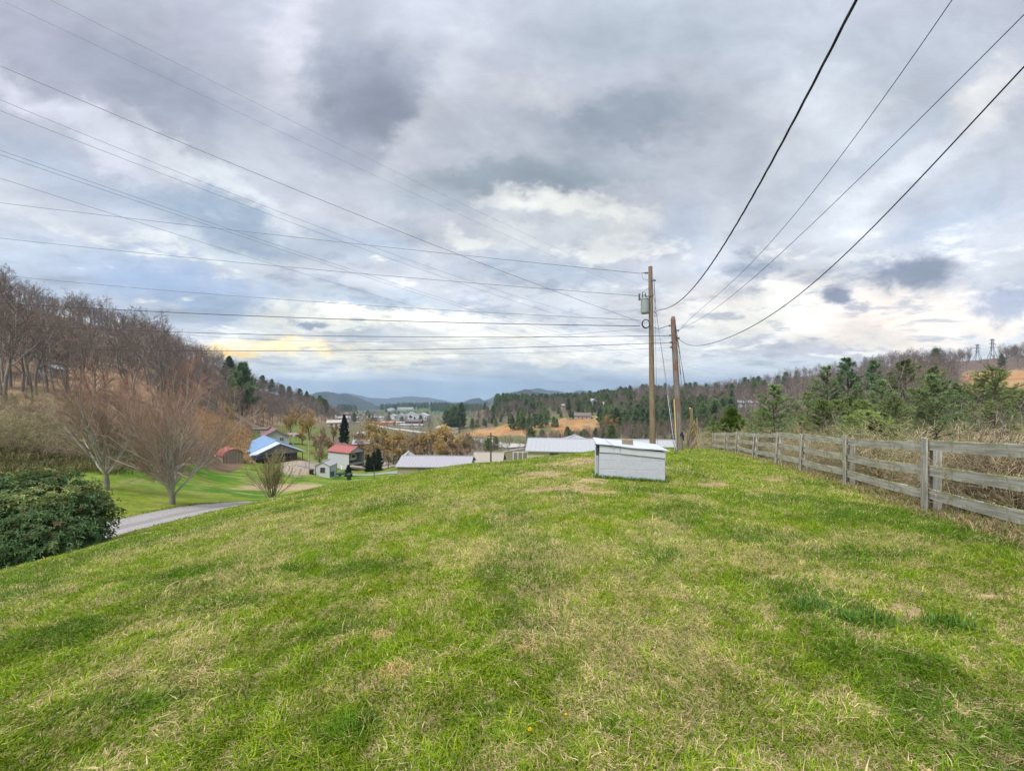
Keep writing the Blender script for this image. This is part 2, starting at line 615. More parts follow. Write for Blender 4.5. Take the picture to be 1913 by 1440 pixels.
lum = tex * vmap(dz, .50, .92, 1.0, 2.1) * (1.28 * .58 ** -.2 / BGS / 2 ** EXPO)  # overhead sky, out of frame, brightened to add light on the ground
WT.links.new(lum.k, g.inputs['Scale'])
nish = WT.nodes.new('ShaderNodeTexSky')
nish.sky_type = 'NISHITA'
nish.sun_disc = False
nish.sun_elevation = R(SUN_EL)
nish.sun_rotation = R(SUN_AZ)
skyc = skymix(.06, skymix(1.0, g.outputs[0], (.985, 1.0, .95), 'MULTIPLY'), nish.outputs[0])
# below the horizon: the dull land beyond the modelled ground
skyc = skymix(vmap(dz, -.03, -.06, 0, 1), skyc, (.8, .85, .85))
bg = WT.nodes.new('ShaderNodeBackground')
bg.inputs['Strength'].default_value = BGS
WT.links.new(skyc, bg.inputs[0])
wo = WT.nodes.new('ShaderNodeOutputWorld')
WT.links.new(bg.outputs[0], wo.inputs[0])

# ------------------------------------------------------------------ ground colour, shared by the soil sheet and the grass
def ell(px, py, rpx, rpy):
    x, y = ground_at(px, py)
    x1, y1 = ground_at(px, py + rpy)
    x0, y0 = ground_at(px, py - rpy)
    return (x, y, rpx / F * y, max(.5 * abs(y0 - y1), .08))


STRAW = [ell(*e) for e in ((1060, 868, 60, 8), (1025, 885, 50, 9), (1060, 910, 75, 10), (1120, 915, 50, 9), (1000, 915, 45, 6), (1340, 905, 55, 8), (1440, 900, 45, 7),
         (1262, 1112, 60, 26), (1330, 1110, 40, 20), (1450, 1075, 60, 18), (1530, 1090, 60, 18), (1620, 1105, 60, 22), (1690, 1140, 40, 20), (1825, 1115, 45, 22), (1660, 1170, 60, 20),
         (985, 1212, 26, 14), (745, 1250, 34, 22), (715, 1195, 30, 12), (325, 1232, 50, 26), (420, 1180, 70, 24), (120, 1270, 90, 40), (90, 1105, 80, 18), (330, 1098, 60, 16),
         (290, 1300, 70, 30), (600, 1300, 60, 40), (930, 1050, 120, 24), (830, 1110, 90, 22), (650, 950, 60, 5), (720, 925, 70, 4), (900, 1320, 60, 40), (1100, 1330, 80, 30), (1180, 1400, 90, 30),
         (1420, 1340, 80, 30), (1680, 1280, 40, 26), (1300, 1250, 60, 30), (480, 1120, 60, 15), (560, 1010, 50, 6), (960, 965, 50, 6), (1460, 870, 40, 4), (1700, 1060, 60, 10))]
LUSH = [ell(*e) for e in ((1510, 1138, 46, 16), (1590, 1163, 22, 10), (1635, 1165, 30, 14), (1770, 1172, 45, 16), (905, 1325, 30, 14), (1560, 965, 130, 16), (1750, 990, 110, 22), (1850, 1010, 100, 25), (1400, 1000, 90, 20),
        (1480, 935, 110, 14), (1240, 1040, 60, 14), (1600, 1040, 130, 18), (100, 1190, 130, 26), (430, 1130, 70, 14), (330, 1070, 110, 12), (260, 1320, 120, 26), (660, 1370, 50, 26), (690, 1060, 90, 16),
        (1180, 915, 60, 6), (1230, 915, 30, 6), (1300, 950, 90, 12), (1700, 1240, 70, 26), (1560, 1220, 60, 22), (640, 1180, 80, 16), (1150, 1360, 36, 14), (520, 1065, 80, 10), (180, 1035, 120, 10), (250, 1010, 80, 6))]

BARE = [ell(*e) for e in ((1062, 866, 62, 7), (1088, 858, 34, 5), (1018, 885, 56, 7), (1062, 911, 76, 8), (1098, 898, 34, 7), (995, 916, 46, 5), (1120, 920, 44, 6), (1340, 905, 40, 4), (1445, 897, 36, 3), (1690, 1140, 26, 9), (1610, 1104, 34, 7), (1825, 1118, 30, 12), (1262, 1112, 34, 9), (1440, 1078, 26, 6))]


def patchiness(x, y):
    s = sstep(.46, .66, fbm(x * 1.1 + 5, y * .9, 4, 21)) * .42 + .42 * sstep(.48, .68, fbm(x * 3.6, y * 3.4, 3, 5)) + .42 * sstep(.50, .66, fbm(x * 11, y * 11, 2, 6))
    s = s * (1.12 - .42 * sstep(4, 14, y))
    nx, ny = (fbm(x * 5, y * 5, 3, 31) - .5) * 1.5 + (fbm(x * 16, y * 16, 2, 33) - .5) * .9, 0
    for (a, b, ra, rb) in STRAW:
        e = np.sqrt(((x - a) / ra) ** 2 + ((y - b) / rb) ** 2) + nx
        s = np.maximum(s, .72 * sstep(1.35, .25, e) * (.55 + .45 * sstep(.38, .6, fbm(x * 7, y * 7, 2, 16))))
    lush = sstep(.55, .75, fbm(x * .9 + 50, y * .7, 3, 77)) * .7
    for (a, b, ra, rb) in LUSH:
        e = np.sqrt(((x - a) / ra) ** 2 + ((y - b) / rb) ** 2) + nx
        k = sstep(1.35, .2, e) * .75
        lush = np.maximum(lush, k)
        s = s * (1 - .85 * k)
    s = np.minimum(s, .9)
    for (a, b, ra, rb) in BARE:
        e = np.sqrt(((x - a) / ra) ** 2 + ((y - b) / rb) ** 2) + nx * 1.2
        s = np.maximum(s, 1.0 * sstep(1.15, .6, e))
        lush = lush * sstep(.6, 1.15, e)
    return np.clip(s, 0, 1), np.clip(lush, 0, 1)


G_MID = np.array((.134, .218, .008))
G_YEL = np.array((.23, .28, .017))
G_DRK = np.array((.060, .140, .010))
STRW = np.array((.40, .33, .14))
TAN = np.array((.36, .265, .15))


def mixa(a, b, t):
    return a + (b - a) * t[..., None]


def lawn_colour(x, y):
    s, l = patchiness(x, y)
    t = fbm(x * 2.2 + 9, y * 2.2, 3, 41)
    c = mixa(np.broadcast_to(G_MID, x.shape + (3,)), G_YEL, sstep(.42, .66, t) * .8)
    c = mixa(c, G_DRK, l * .5)
    c = c * (.78 + .44 * fbm(x * 14, y * 14, 2, 88))[..., None]
    return mixa(mixa(c, STRW, s * .62), TAN * (.72 + .75 * fbm(x * 9, y * 9, 3, 89))[..., None], sstep(.93, .99, s)), s, l


def ground_colour(x, y, z):
    yc = np.maximum(y, .3)
    px = CX + F * x / yc
    py = CY - (z - EYE) / yc * F
    n1 = fbm(x * .25, y * .25, 4, 61)
    n2 = fbm(x * .06, y * .06, 4, 62)
    c, s, l = lawn_colour(x, y)
    far = sstep(20, 34, y)
    n3 = fbm(x * .9, y * .5, 4, 66)
    lawn2 = mixa(np.broadcast_to(np.array((.085, .190, .014)), c.shape), np.array((.17, .235, .030)), sstep(.42, .62, n1))
    lawn2 = mixa(lawn2, np.array((.30, .30, .11)), sstep(.5, .72, n3) * .6) * (.75 + .5 * fbm(x * 2.2, y * 1.1, 3, 67))[:, None]
    c = mixa(c, lawn2, far)
    # valley floor beyond the last houses: winter fields
    field = mixa(np.broadcast_to(np.array((.17, .13, .095)), c.shape), np.array((.13, .155, .06)), sstep(.45, .6, n2))
    vb = np.interp(px, [300, 450, 560, 640, 760, 860, 1000, 1300, 1500], [500, 170, 150, 118, 84, 70, 60, 50, 40])
    c = mixa(c, field, sstep(0, 14, y - vb + (n1 - .5) * 12))
    fg = sstep(0, 60, y - 950) * sstep(640, 700, px) * sstep(900, 840, px) * sstep(.35, .5, n2)
    c = mixa(c, np.array((.09, .16, .05)), fg)
    # wooded hill on the left, leaf litter
    hb = np.interp(px, [-400, 0, 210, 310, 410, 450, 500, 600, 660], [24, 27, 29, 38, 52, 70, 150, 235, 420])
    litter = mixa(np.broadcast_to(np.array((.10, .074, .055)), c.shape), np.array((.20, .135, .088)), sstep(.4, .62, n1))
    hl = sstep(0, 3, y - hb + (n1 - .5) * 5) * sstep(680, 650, px)
    litter = mixa(litter, np.array((.36, .25, .15)), sstep(.52, .66, fbm(x * .09, y * .05, 3, 71)) * .8)
    c = mixa(c, litter, hl)
    bank = sstep(0, 3, y - hb + (n1 - .5) * 3) * sstep(13, 7, y - hb + (n1 - .5) * 9) * sstep(300, 180, px)
    c = mixa(c, mixa(np.broadcast_to(np.array((.085, .12, .025)), c.shape), np.array((.15, .13, .055)), sstep(.4, .6, fbm(x * .6, y * .6, 3, 4))), bank * .9)
    ob = sstep(330, 400, px) * sstep(480, 452, px) * sstep(0, 5, y - 76) * sstep(112, 104, y)
    c = mixa(c, np.array((.40, .22, .105)), ob * (.65 + .35 * sstep(.4, .6, n1)))
    ledge = sstep(420, 440, px) * sstep(640, 560, px) * sstep(0, 6, y - 104) * sstep(20, 0, y - hb)
    c = mixa(c, np.array((.15, .19, .045)), ledge * .8)
    # bare dirt strip and yard in the valley
    e = np.sqrt(((px - 545) / 130) ** 2 + ((py - 910) / 7) ** 2) + (n1 - .5) * .9
    c = mixa(c, np.array((.42, .32, .20)), sstep(1.1, .7, e) * sstep(30, 36, y) * sstep(80, 70, y))
    e = np.sqrt(((px - 560) / 40) ** 2 + ((py - 873) / 16) ** 2) + (n1 - .5) * .5
    c = mixa(c, np.array((.38, .31, .25)), sstep(1.1, .8, e) * sstep(60, 66, y) * sstep(115, 105, y))
    e = np.sqrt(((px - 690) / 50) ** 2 + ((py - 868) / 9) ** 2) + (n1 - .5) * .5
    c = mixa(c, np.array((.40, .33, .29)), sstep(1.1, .8, e) * sstep(70, 76, y) * sstep(130, 120, y))
    # everything past the fence on the right
    fx = np.interp(y, [-10, 3, 6, 9, 12, 17, 20, 25, 30, 40, 400], [1.5, 4.9, 6.15, 7.35, 8.2, 10.05, 10.9, 12.3, 13.5, 12.0, 220])
    rb = sstep(0.0, .5, x - fx + (fbm(x * 2, y * 2, 3, 51) - .5) * .9) * sstep(400, 300, y)
    rbc = mixa(np.broadcast_to(np.array((.19, .155, .095)), c.shape), np.array((.11, .125, .05)), sstep(.4, .6, fbm(x * .8, y * .8, 3, 54)))
    c = mixa(c, rbc, rb)
    sc = sstep(28, 36, y) * sstep(980, 1150, px) * sstep(240, 180, y)
    c = mixa(c, np.array((.15, .125, .075)), sc * .8)
    wood = sstep(150, 240, y) * sstep(1140, 1300, px)
    c = mixa(c, np.array((.15, .115, .095)), wood)
    # cut red-clay banks
    for (p0, p1, y0, y1, k) in ((865, 1000, 238, 292, 1), (1035, 1122, 222, 296, 1), (1000, 1060, 262, 292, .6), (1795, 2100, 166, 262, 1)):
        o = sstep(p0 - 12, p0 + 14, px + (n1 - .5) * 60) * sstep(p1 + 14, p1 - 12, px + (n1 - .5) * 60) * sstep(y0 - 6, y0 + 6, y + (n1 - .5) * 40) * sstep(y1 + 6, y1 - 6, y + (n1 - .5) * 40)
        oc = mixa(np.broadcast_to(np.array((.46, .22, .085)), c.shape), np.array((.42, .28, .14)), sstep(.4, .6, fbm(x * .1, y * .1, 3, 12)))
        c = mixa(c, oc, o * k * (.6 + .4 * sstep(.35, .6, fbm(x * .3, y * .06, 3, 14))))
    return c


s_cols = np.concatenate([np.arange(-1300, -120, 40), np.arange(-120, 2040, 5.0), np.arange(2040, 3300, 40)])
rows = np.exp(np.linspace(math.log(.3), math.log(1750), 720)) - 3.0
gs, gy = np.meshgrid((s_cols - CX) / F, rows)
gx = gs * (gy + np.sqrt(gy * gy + 4.0)) / 2
gz = H(gx, gy)
gz = np.where(gy > 1480, gz - (gy - 1480) * .9, gz)
nr, nc = gx.shape
ii = np.arange(nr * nc).reshape(nr, nc)
quads = np.stack([ii[:-1, :-1], ii[:-1, 1:], ii[1:, 1:], ii[1:, :-1]], -1).reshape(-1, 4)
gc = ground_colour(gx.ravel(), gy.ravel(), gz.ravel())
M_GROUND, nt, bs, _o = newmat('ground')
at_ = nt.nodes.new('ShaderNodeAttribute')
at_.attribute_name = 'col'
f1 = noise(nt, 22, 5, .7)
f2 = noise(nt, 1.6, 6, .7)
c_ = mixc(nt, 1.0, at_.outputs[0], mixc(nt, ramp(nt, f1, .25, .75), (.55, .55, .55), (1.25, 1.25, 1.25)), 'MULTIPLY')
c_ = mixc(nt, 1.0, c_, mixc(nt, ramp(nt, f2, .25, .75), (.72, .74, .72), (1.2, 1.18, 1.15)), 'MULTIPLY')
nt.links.new(c_, bs.inputs['Base Color'])
bs.inputs['Roughness'].default_value = .95
bs.inputs['Specular IOR Level'].default_value = .1
bump(nt, bs, f1, .6, .05)
tag(link('ground', np_mesh('ground', np.stack([gx, gy, gz], -1), quads, mat=M_GROUND, col=gc, smooth=True)), kind='structure',
    label='grassy hilltop lawn running down into the brown valley')

# plain out to the foot of the mountains, and the mountains themselves
def ridge(name, pts, Y, depth, drop, c1, c2, label):
    px = np.array([p[0] for p in pts], float)
    py = np.array([p[1] for p in pts], float)
    q = np.linspace(px[0], px[-1], 140)
    # shape-preserving smooth interpolation
    crest = np.interp(q, px, py)
    for _ in range(3):
        crest[1:-1] = .25 * crest[:-2] + .5 * crest[1:-1] + .25 * crest[2:]
    crest = crest + (fbm(q * .09, q * 0, 4, int(Y)) - .5) * 3.5
    xs = (q - CX) / F * Y
    zc = EYE - (crest - CY) / F * Y
    t = np.linspace(-1, 1, 26)
    yy_ = Y + depth * t
    X, T = np.meshgrid(xs, t)
    Yg = np.meshgrid(xs, yy_)[1] + (fbm(X * 4 / depth, T, 3, 5) - .5) * depth * .3
    prof = 1 - np.abs(T) ** 1.2
    Zb = -338.0
    Z = Zb + (np.meshgrid(zc, t)[0] - Zb) * prof
    Z += (fbm(X * 7 / depth, Yg * 7 / depth, 4, 7) - .5) * (np.meshgrid(zc, t)[0] - Zb) * .35 * np.minimum(np.abs(T) * 3, 1)
    n, m = X.shape
    k = np.arange(n * m).reshape(n, m)
    qd = np.stack([k[:-1, :-1], k[:-1, 1:], k[1:, 1:], k[1:, :-1]], -1).reshape(-1, 4)
    cc = mixa(np.broadcast_to(np.array(c1), (n * m, 3)), np.array(c2), sstep(.4, .6, fbm(X.ravel() * 10 / depth, Yg.ravel() * 10 / depth, 4, 3)))
    tag(link(name, np_mesh(name, np.stack([X, Yg, Z], -1), qd, mat=M_GROUND, col=cc, smooth=True)), label, kind='structure')


BLUE1, BLUE2 = (.030, .042, .040), (.055, .050, .045)
ridge('mountain', [(480, 772), (560, 748), (585, 735), (600, 732), (614, 730), (630, 734), (645, 735), (665, 742), (690, 752), (720, 764), (780, 780)], 2700, 600, 160, BLUE1, BLUE2, 'blue wooded mountain left of the valley mouth')
ridge('mountain', [(420, 760), (570, 736), (640, 734), (665, 736), (690, 743), (720, 744), (765, 740), (800, 742), (840, 750), (900, 760), (980, 770)], 5600, 1000, 260, BLUE1, BLUE2, 'faint blue mountain across the far end of the valley')
ridge('mountain', [(760, 780), (800, 762), (830, 756), (860, 751), (885, 743), (892, 741), (905, 748), (930, 746), (1000, 744), (1100, 748), (1200, 760)], 3300, 700, 190, BLUE1, BLUE2, 'low blue ridge in the middle of the valley')
ridge('mountain', [(850, 770), (910, 757), (935, 747), (955, 736), (972, 727), (986, 725), (1000, 730), (1030, 735), (1080, 738), (1200, 742), (1300, 760)], 2000, 420, 130, (.04, .05, .04), BLUE2, 'dark wooded peak rising behind the pine hill')
ridge('mountain', [(900, 748), (950, 733), (985, 726), (1005, 724), (1030, 729), (1060, 732), (1085, 728), (1120, 733), (1300, 735), (1500, 740)], 4300, 800, 230, BLUE1, BLUE2, 'pale blue mountain behind the dark peak')
ridge('mountain', [(-400, 700), (-100, 720), (100, 735), (300, 742), (450, 748), (600, 760), (700, 775)], 4300, 900, 230, BLUE1, BLUE2, 'blue mountain hidden behind the wooded hillside')
ridge('mountain', [(1250, 760), (1400, 735), (1600, 728), (1900, 715), (2300, 700)], 4300, 800, 230, BLUE1, BLUE2, 'blue mountain behind the right hand ridge')
fl = []
for X0 in np.linspace(-8800, 8800, 23):
    for Y0 in np.linspace(1690, 7000, 16):
        fl.append((X0, Y0, -320 - (fbm(np.array([X0 * .001]), np.array([Y0 * .001]))[0]) * 15))
k = np.arange(23 * 16).reshape(23, 16)
tag(link('terrain', np_mesh('terrain', fl, np.stack([k[:-1, :-1], k[1:, :-1], k[1:, 1:], k[:-1, 1:]], -1).reshape(-1, 4), mat=M_GROUND, col=np.broadcast_to(np.array((.06, .075, .045)), (368, 3)), smooth=True)),
    'flat far floor of the valley', kind='structure')

# the air: thin bluish haze over the whole valley
hz = MB().box(-9000, 9000, -60, 7200, -345, 68).build('haze', None)
m = bpy.data.materials.new('haze')
m.use_nodes = True
m.node_tree.nodes.clear()
pv = m.node_tree.nodes.new('ShaderNodeVolumePrincipled')
pv.inputs['Color'].default_value = (.56, .77, 1.0, 1)
pv.inputs['Density'].default_value = .00016
pv.inputs['Anisotropy'].default_value = .2
mo = m.node_tree.nodes.new('ShaderNodeOutputMaterial')
m.node_tree.links.new(pv.outputs[0], mo.inputs['Volume'])
hz.data.materials.append(m)
tag(hz, 'thin bluish haze filling the valley air', kind='stuff')


def ribbon(name, pts, width, m, lift, label, sub=24, wob=0):
    """road laid on the ground: pts are (x, y) of its centre line"""
    P = np.array(pts, float)
    t = np.arange(len(P))
    tt = np.linspace(0, len(P) - 1, (len(P) - 1) * sub + 1)
    X = np.interp(tt, t, P[:, 0])
    Y = np.interp(tt, t, P[:, 1])
    for _ in range(sub):
        X[1:-1] = .25 * X[:-2] + .5 * X[1:-1] + .25 * X[2:]
        Y[1:-1] = .25 * Y[:-2] + .5 * Y[1:-1] + .25 * Y[2:]
    dX, dY = np.gradient(X), np.gradient(Y)
    L = np.hypot(dX, dY)
    nx, ny = -dY / L, dX / L
    ks = np.linspace(-1, 1, 9)
    w = width / 2 * (1 + (fbm(X * 1.5, Y * 1.5, 3, 2) - .5) * wob)
    gx_ = X[:, None] + nx[:, None] * ks * w[:, None]
    gy_ = Y[:, None] + ny[:, None] * ks * w[:, None]
    gz_ = H(gx_, gy_) + lift
    n, mm = gx_.shape
    k = np.arange(n * mm).reshape(n, mm)
    q = np.stack([k[:-1, :-1], k[1:, :-1], k[1:, 1:], k[:-1, 1:]], -1).reshape(-1, 4)
    u = np.broadcast_to(np.abs(ks), gx_.shape).ravel()
    cc = np.stack([u, u, u], -1)
    o = link(name, np_mesh(name, np.stack([gx_, gy_, gz_], -1), q, mat=m, col=cc, smooth=True))
    return tag(o, label, kind='structure')


def road_mat(name, c1, c2, edge, ctr):
    m, nt, b, _ = newmat(name)
    a = nt.nodes.new('ShaderNodeAttribute')
    a.attribute_name = 'col'
    sx = nt.nodes.new('ShaderNodeSeparateColor')
    nt.links.new(a.outputs[0], sx.inputs[0])
    f = noise(nt, 9, 6, .7)
    f2 = noise(nt, .9, 4, .6)
    col = mixc(nt, ramp(nt, f, .3, .7), c1, c2)
    col = mixc(nt, ramp(nt, f2, .4, .65, 0, .5), col, tuple(v * .7 for v in c1))
    col = mixc(nt, ramp(nt, sx.outputs[0], .30, .12, 0, ctr), col, (.16, .155, .14))
    col = mixc(nt, ramp(nt, sx.outputs[0], .84, 1.0, 0, edge), col, (.17, .14, .09))
    nt.links.new(col, b.inputs['Base Color'])
    b.inputs['Roughness'].default_value = .95
    bump(nt, b, f, .4, .02)
    return m


M_GRAVEL = road_mat('gravel', (.39, .365, .355), (.20, .185, .18), .7, .55)
M_ASPH = road_mat('asphalt', (.46, .44, .40), (.36, .34, .31), .2, .0)
ribbon('driveway', [(-14.3, 0), (-14.3, 5), (-14.35, 10), (-14.5, 14), (-14.75, 18), (-15.2, 22), (-15.7, 25), (-16.3, 28)], 2.9, M_GRAVEL, .035, 'pale gravel driveway running down past the lawn and the bare trees', wob=.12)
PT = lambda px, Y: ((px - CX) / F * Y, Y)
ribbon('road', [PT(1080, 110), PT(1010, 132), PT(985, 142), PT(930, 178), PT(890, 210), PT(860, 236), PT(800, 290), PT(740, 350), PT(690, 440), PT(650, 560), PT(625, 720), PT(615, 900)], 8.5, M_ASPH, .25, 'pale two lane highway curving down the valley')
ribbon('road', [PT(985, 128), PT(950, 126), PT(915, 118), PT(880, 108), PT(850, 98)], 3.4, M_GRAVEL, .12, 'narrow side road dropping from the highway')
ribbon('path', [PT(560, 84), PT(600, 84.5), PT(640, 88), PT(690, 88), PT(735, 86), PT(760, 80)], 3.2, M_GRAVEL, .08, 'gravel lane in front of the small white shed')

# ------------------------------------------------------------------ plants
def nrm(a):
    return a / np.maximum(np.linalg.norm(a, axis=-1, keepdims=True), 1e-9)


def tubes(P0, P1, R0, R1, n):
    d = nrm(P1 - P0)
    ref = np.where(np.abs(d[:, 2:3]) < .9, np.array([[0, 0, 1.]]), np.array([[1., 0, 0]]))
    a = nrm(np.cross(d, ref))
    b = np.cross(d, a)
    t = np.arange(n) * 2 * math.pi / n
    ring = a[:, None] * np.cos(t)[None, :, None] + b[:, None] * np.sin(t)[None, :, None]
    v = np.stack([P0[:, None] + ring * R0[:, None, None], P1[:, None] + ring * R1[:, None, None]], 1)
    m = len(P0)
    base = np.arange(m)[:, None] * 2 * n
    k = np.arange(n)[None]
    k2 = (k + 1) % n
    q = np.stack([base + k, base + k2, base + n + k2, base + n + k], -1).reshape(-1, 4)
    return v.reshape(-1, 3), q


def grow(rng, P, D, L, Rr, levels):
    """levels: dict(nseg, jit, up, taper, [n, ratio, ang, tmin, rr]) -> list per level of (P0,P1,R0,R1)"""
    out = []
    for lv in levels:
        n, s = len(P), lv['nseg']
        p, d = P.copy(), D.copy()
        pts, dirs, rad = [p], [d], [Rr]
        for k in range(s):
            d = nrm(d + rng.normal(0, lv['jit'], (n, 3)) + np.array([0, 0, lv['up']]))
            p = p + d * (L / s)[:, None]
            pts.append(p)
            dirs.append(d)
            rad.append(Rr * (1 - (1 - lv['taper']) * (k + 1) / s))
        out.append((np.concatenate(pts[:-1]), np.concatenate(pts[1:]), np.concatenate(rad[:-1]), np.concatenate(rad[1:]), np.concatenate(dirs[1:])))
        if 'n' not in lv:
            break
        c = lv['n']
        par = np.repeat(np.arange(n), c)
        # children spread evenly along the parent
        t = lv['tmin'] + (1 - lv['tmin']) * ((np.tile(np.arange(c), n) + rng.random(n * c)) / c)
        kk = np.minimum((t * s).astype(int), s - 1)
        fr = (t * s - kk)[:, None]
        PT_, DT_, RT_ = np.stack(pts), np.stack(dirs), np.stack(rad)
        P2 = PT_[kk, par] * (1 - fr) + PT_[kk + 1, par] * fr
        Dp = DT_[np.minimum(kk + 1, s), par]
        R2 = (RT_[kk, par] * (1 - fr[:, 0]) + RT_[kk + 1, par] * fr[:, 0]) * lv['rr']
        ang = np.radians(lv['ang'] + rng.normal(0, lv['ang'] * .22, n * c))
        side = nrm(np.cross(Dp, rng.normal(0, 1, (n * c, 3))))
        D = nrm(Dp * np.cos(ang)[:, None] + side * np.sin(ang)[:, None])
        L = L[par] * lv['ratio'] * (1 - lv.get('fall', .45) * t) * rng.uniform(.7, 1.25, n * c)
        P, Rr = P2, R2
    return out


def wood_mesh(name, lvls, sides, mat_, cols, rmin):
    """cols: per level colour (base) and tip colour"""
    vs, qs, cs, off = [], [], [], 0
    for (P0, P1, R0, R1, _), n, c in zip(lvls, sides, cols):
        v, q = tubes(P0, P1, np.maximum(R0, rmin), np.maximum(R1, rmin * .8), n)
        vs.append(v)
        qs.append(q + off)
        off += len(v)
        cs.append(np.broadcast_to(np.array(c), (len(v), 3)) * RG.uniform(.8, 1.2, (len(P0), 1, 1)).repeat(2 * n, 1).reshape(-1, 1))
    return np_mesh(name, np.concatenate(vs), np.concatenate(qs), mat=mat_, col=np.concatenate(cs), smooth=True)


def cards(P, D, ln, wd, rng, bend=.25):
    """narrow leaf shapes (rhombus of two triangles) from P along D"""
    n = len(P)
    side = nrm(np.cross(D, rng.normal(0, 1, (n, 3))))
    nr_ = np.cross(side, D)
    tip = P + D * ln[:, None] + nr_ * (ln * bend * rng.uniform(-1, 1, n))[:, None]
    mid = P + D * (ln * .45)[:, None]
    v = np.stack([P, mid + side * (wd / 2)[:, None], tip, mid - side * (wd / 2)[:, None]], 1)
    return v.reshape(-1, 3), np.arange(4 * n).reshape(-1, 4)


M_BARK = veg_mat('bark', attr=True, trans=0, rand=.18, rough=.9)
M_TWIG = veg_mat('twigs', attr=True, trans=0, rand=.22, rough=.9)
M_LEAF = veg_mat('leaves', attr=True, trans=.3, rand=.15, rough=.5)
M_NEEDLE = veg_mat('needles', attr=True, trans=.25, rand=.22, rough=.6)


def tree_thing(name, trunk_me, crown_me, label, cat, group, loc=(0, 0, 0), rz=0, s=1.0):
    r = empty(name, loc, rz)
    r.scale = (s, s, s)
    tag(r, label, cat, group)
    link('trunk', trunk_me, r)
    link('crown', crown_me, r)
    return r


def copy_to(src, loc, rz, s, label, group=None, name=None):
    r = copy_tree(src)
    r.location = tuple(float(v) for v in loc)
    r.rotation_euler = (0, 0, rz)
    r.scale = s if isinstance(s, tuple) else (s, s, s)
    r['label'] = label
    if group:
        r['group'] = group
    return r


Z3 = np.array([[0, 0, 1.0]])
GREY, GREY2 = (.21, .185, .16), (.17, .132, .115)


def bare_template(seed, h=14.0, spread=1.0, twig=(.165, .118, .108), bark=GREY, rm=.022, n2=6, n3=6, fork=.32):
    rng = np.random.default_rng(seed)
    D = nrm(Z3 + rng.normal(0, .05, (1, 3)))
    lv = [dict(nseg=7, jit=.07, up=.06, taper=.25, n=11, ratio=.55 * spread, ang=42, tmin=fork, rr=.62),
          dict(nseg=5, jit=.14, up=.10, taper=.3, n=n2, ratio=.50, ang=40, tmin=.2, rr=.6),
          dict(nseg=3, jit=.18, up=.08, taper=.35, n=n3, ratio=.55, ang=38, tmin=.15, rr=.6),
          dict(nseg=2, jit=.2, up=.06, taper=.5)]
    g = grow(rng, np.zeros((1, 3)), D, np.array([h * .86]), np.array([h * .016]), lv)
    t = wood_mesh('trunk', g[:2], (7, 4), M_BARK, (bark, bark), .02)
    c = wood_mesh('crown', g[2:], (3, 3), M_TWIG, (GREY2, twig), rm)
    return t, c


def bud_template(seed, h, twig, tip, n2=9, n3=9, droop=0.0, rm=.02, ang=38, leaf=0, leafc=None, spread=1.0, bark=(.13, .105, .085), fork=.16):
    rng = np.random.default_rng(seed)
    D = nrm(Z3 + rng.normal(0, .04, (1, 3)))
    lv = [dict(nseg=5, jit=.06, up=.06, taper=.35, n=11, ratio=.72 * spread, ang=ang, tmin=fork, rr=.6, fall=.35),
          dict(nseg=5, jit=.12, up=.08, taper=.3, n=n2, ratio=.46, ang=40, tmin=.25, rr=.6),
          dict(nseg=4, jit=.12, up=.04 - droop * .5, taper=.35, n=n3, ratio=.62, ang=34, tmin=.2, rr=.6),
          dict(nseg=4 if droop else 2, jit=.12, up=.04 - droop, taper=.5)]
    g = grow(rng, np.zeros((1, 3)), D, np.array([h * .74]), np.array([h * .022]), lv)
    t = wood_mesh('trunk', g[:2], (7, 4), M_BARK, (bark, bark), .02)
    vs, qs, cs, off = [], [], [], 0
    for (P0, P1, R0, R1, Dd), c in zip(g[2:], (twig, tip)):
        v, q = tubes(P0, P1, np.maximum(R0, rm), np.maximum(R1, rm * .8), 3)
        vs.append(v); qs.append(q + off); off += len(v)
        cs.append(np.array(c) * rng.uniform(.75, 1.25, (len(P0), 1, 1)).repeat(6, 1).reshape(-1, 1))
    if leaf:
        P0, P1, R0, R1, Dd = g[3]
        k = rng.integers(0, len(P0), leaf)
        P = P0[k] + (P1[k] - P0[k]) * rng.random((leaf, 1))
        v, q = cards(P, nrm(Dd[k] + rng.normal(0, .7, (leaf, 3))), rng.uniform(.5, 1, leaf) * h * .022, np.full(leaf, h * .013), rng)
        vs.append(v); qs.append(q + off); off += len(v)
        cs.append(np.array(leafc) * rng.uniform(.6, 1.3, (leaf, 1, 1)).repeat(4, 1).reshape(-1, 1))
    c = np_mesh('crown', np.concatenate(vs), np.concatenate(qs), mat=M_TWIG, col=np.concatenate(cs))
    return t, c


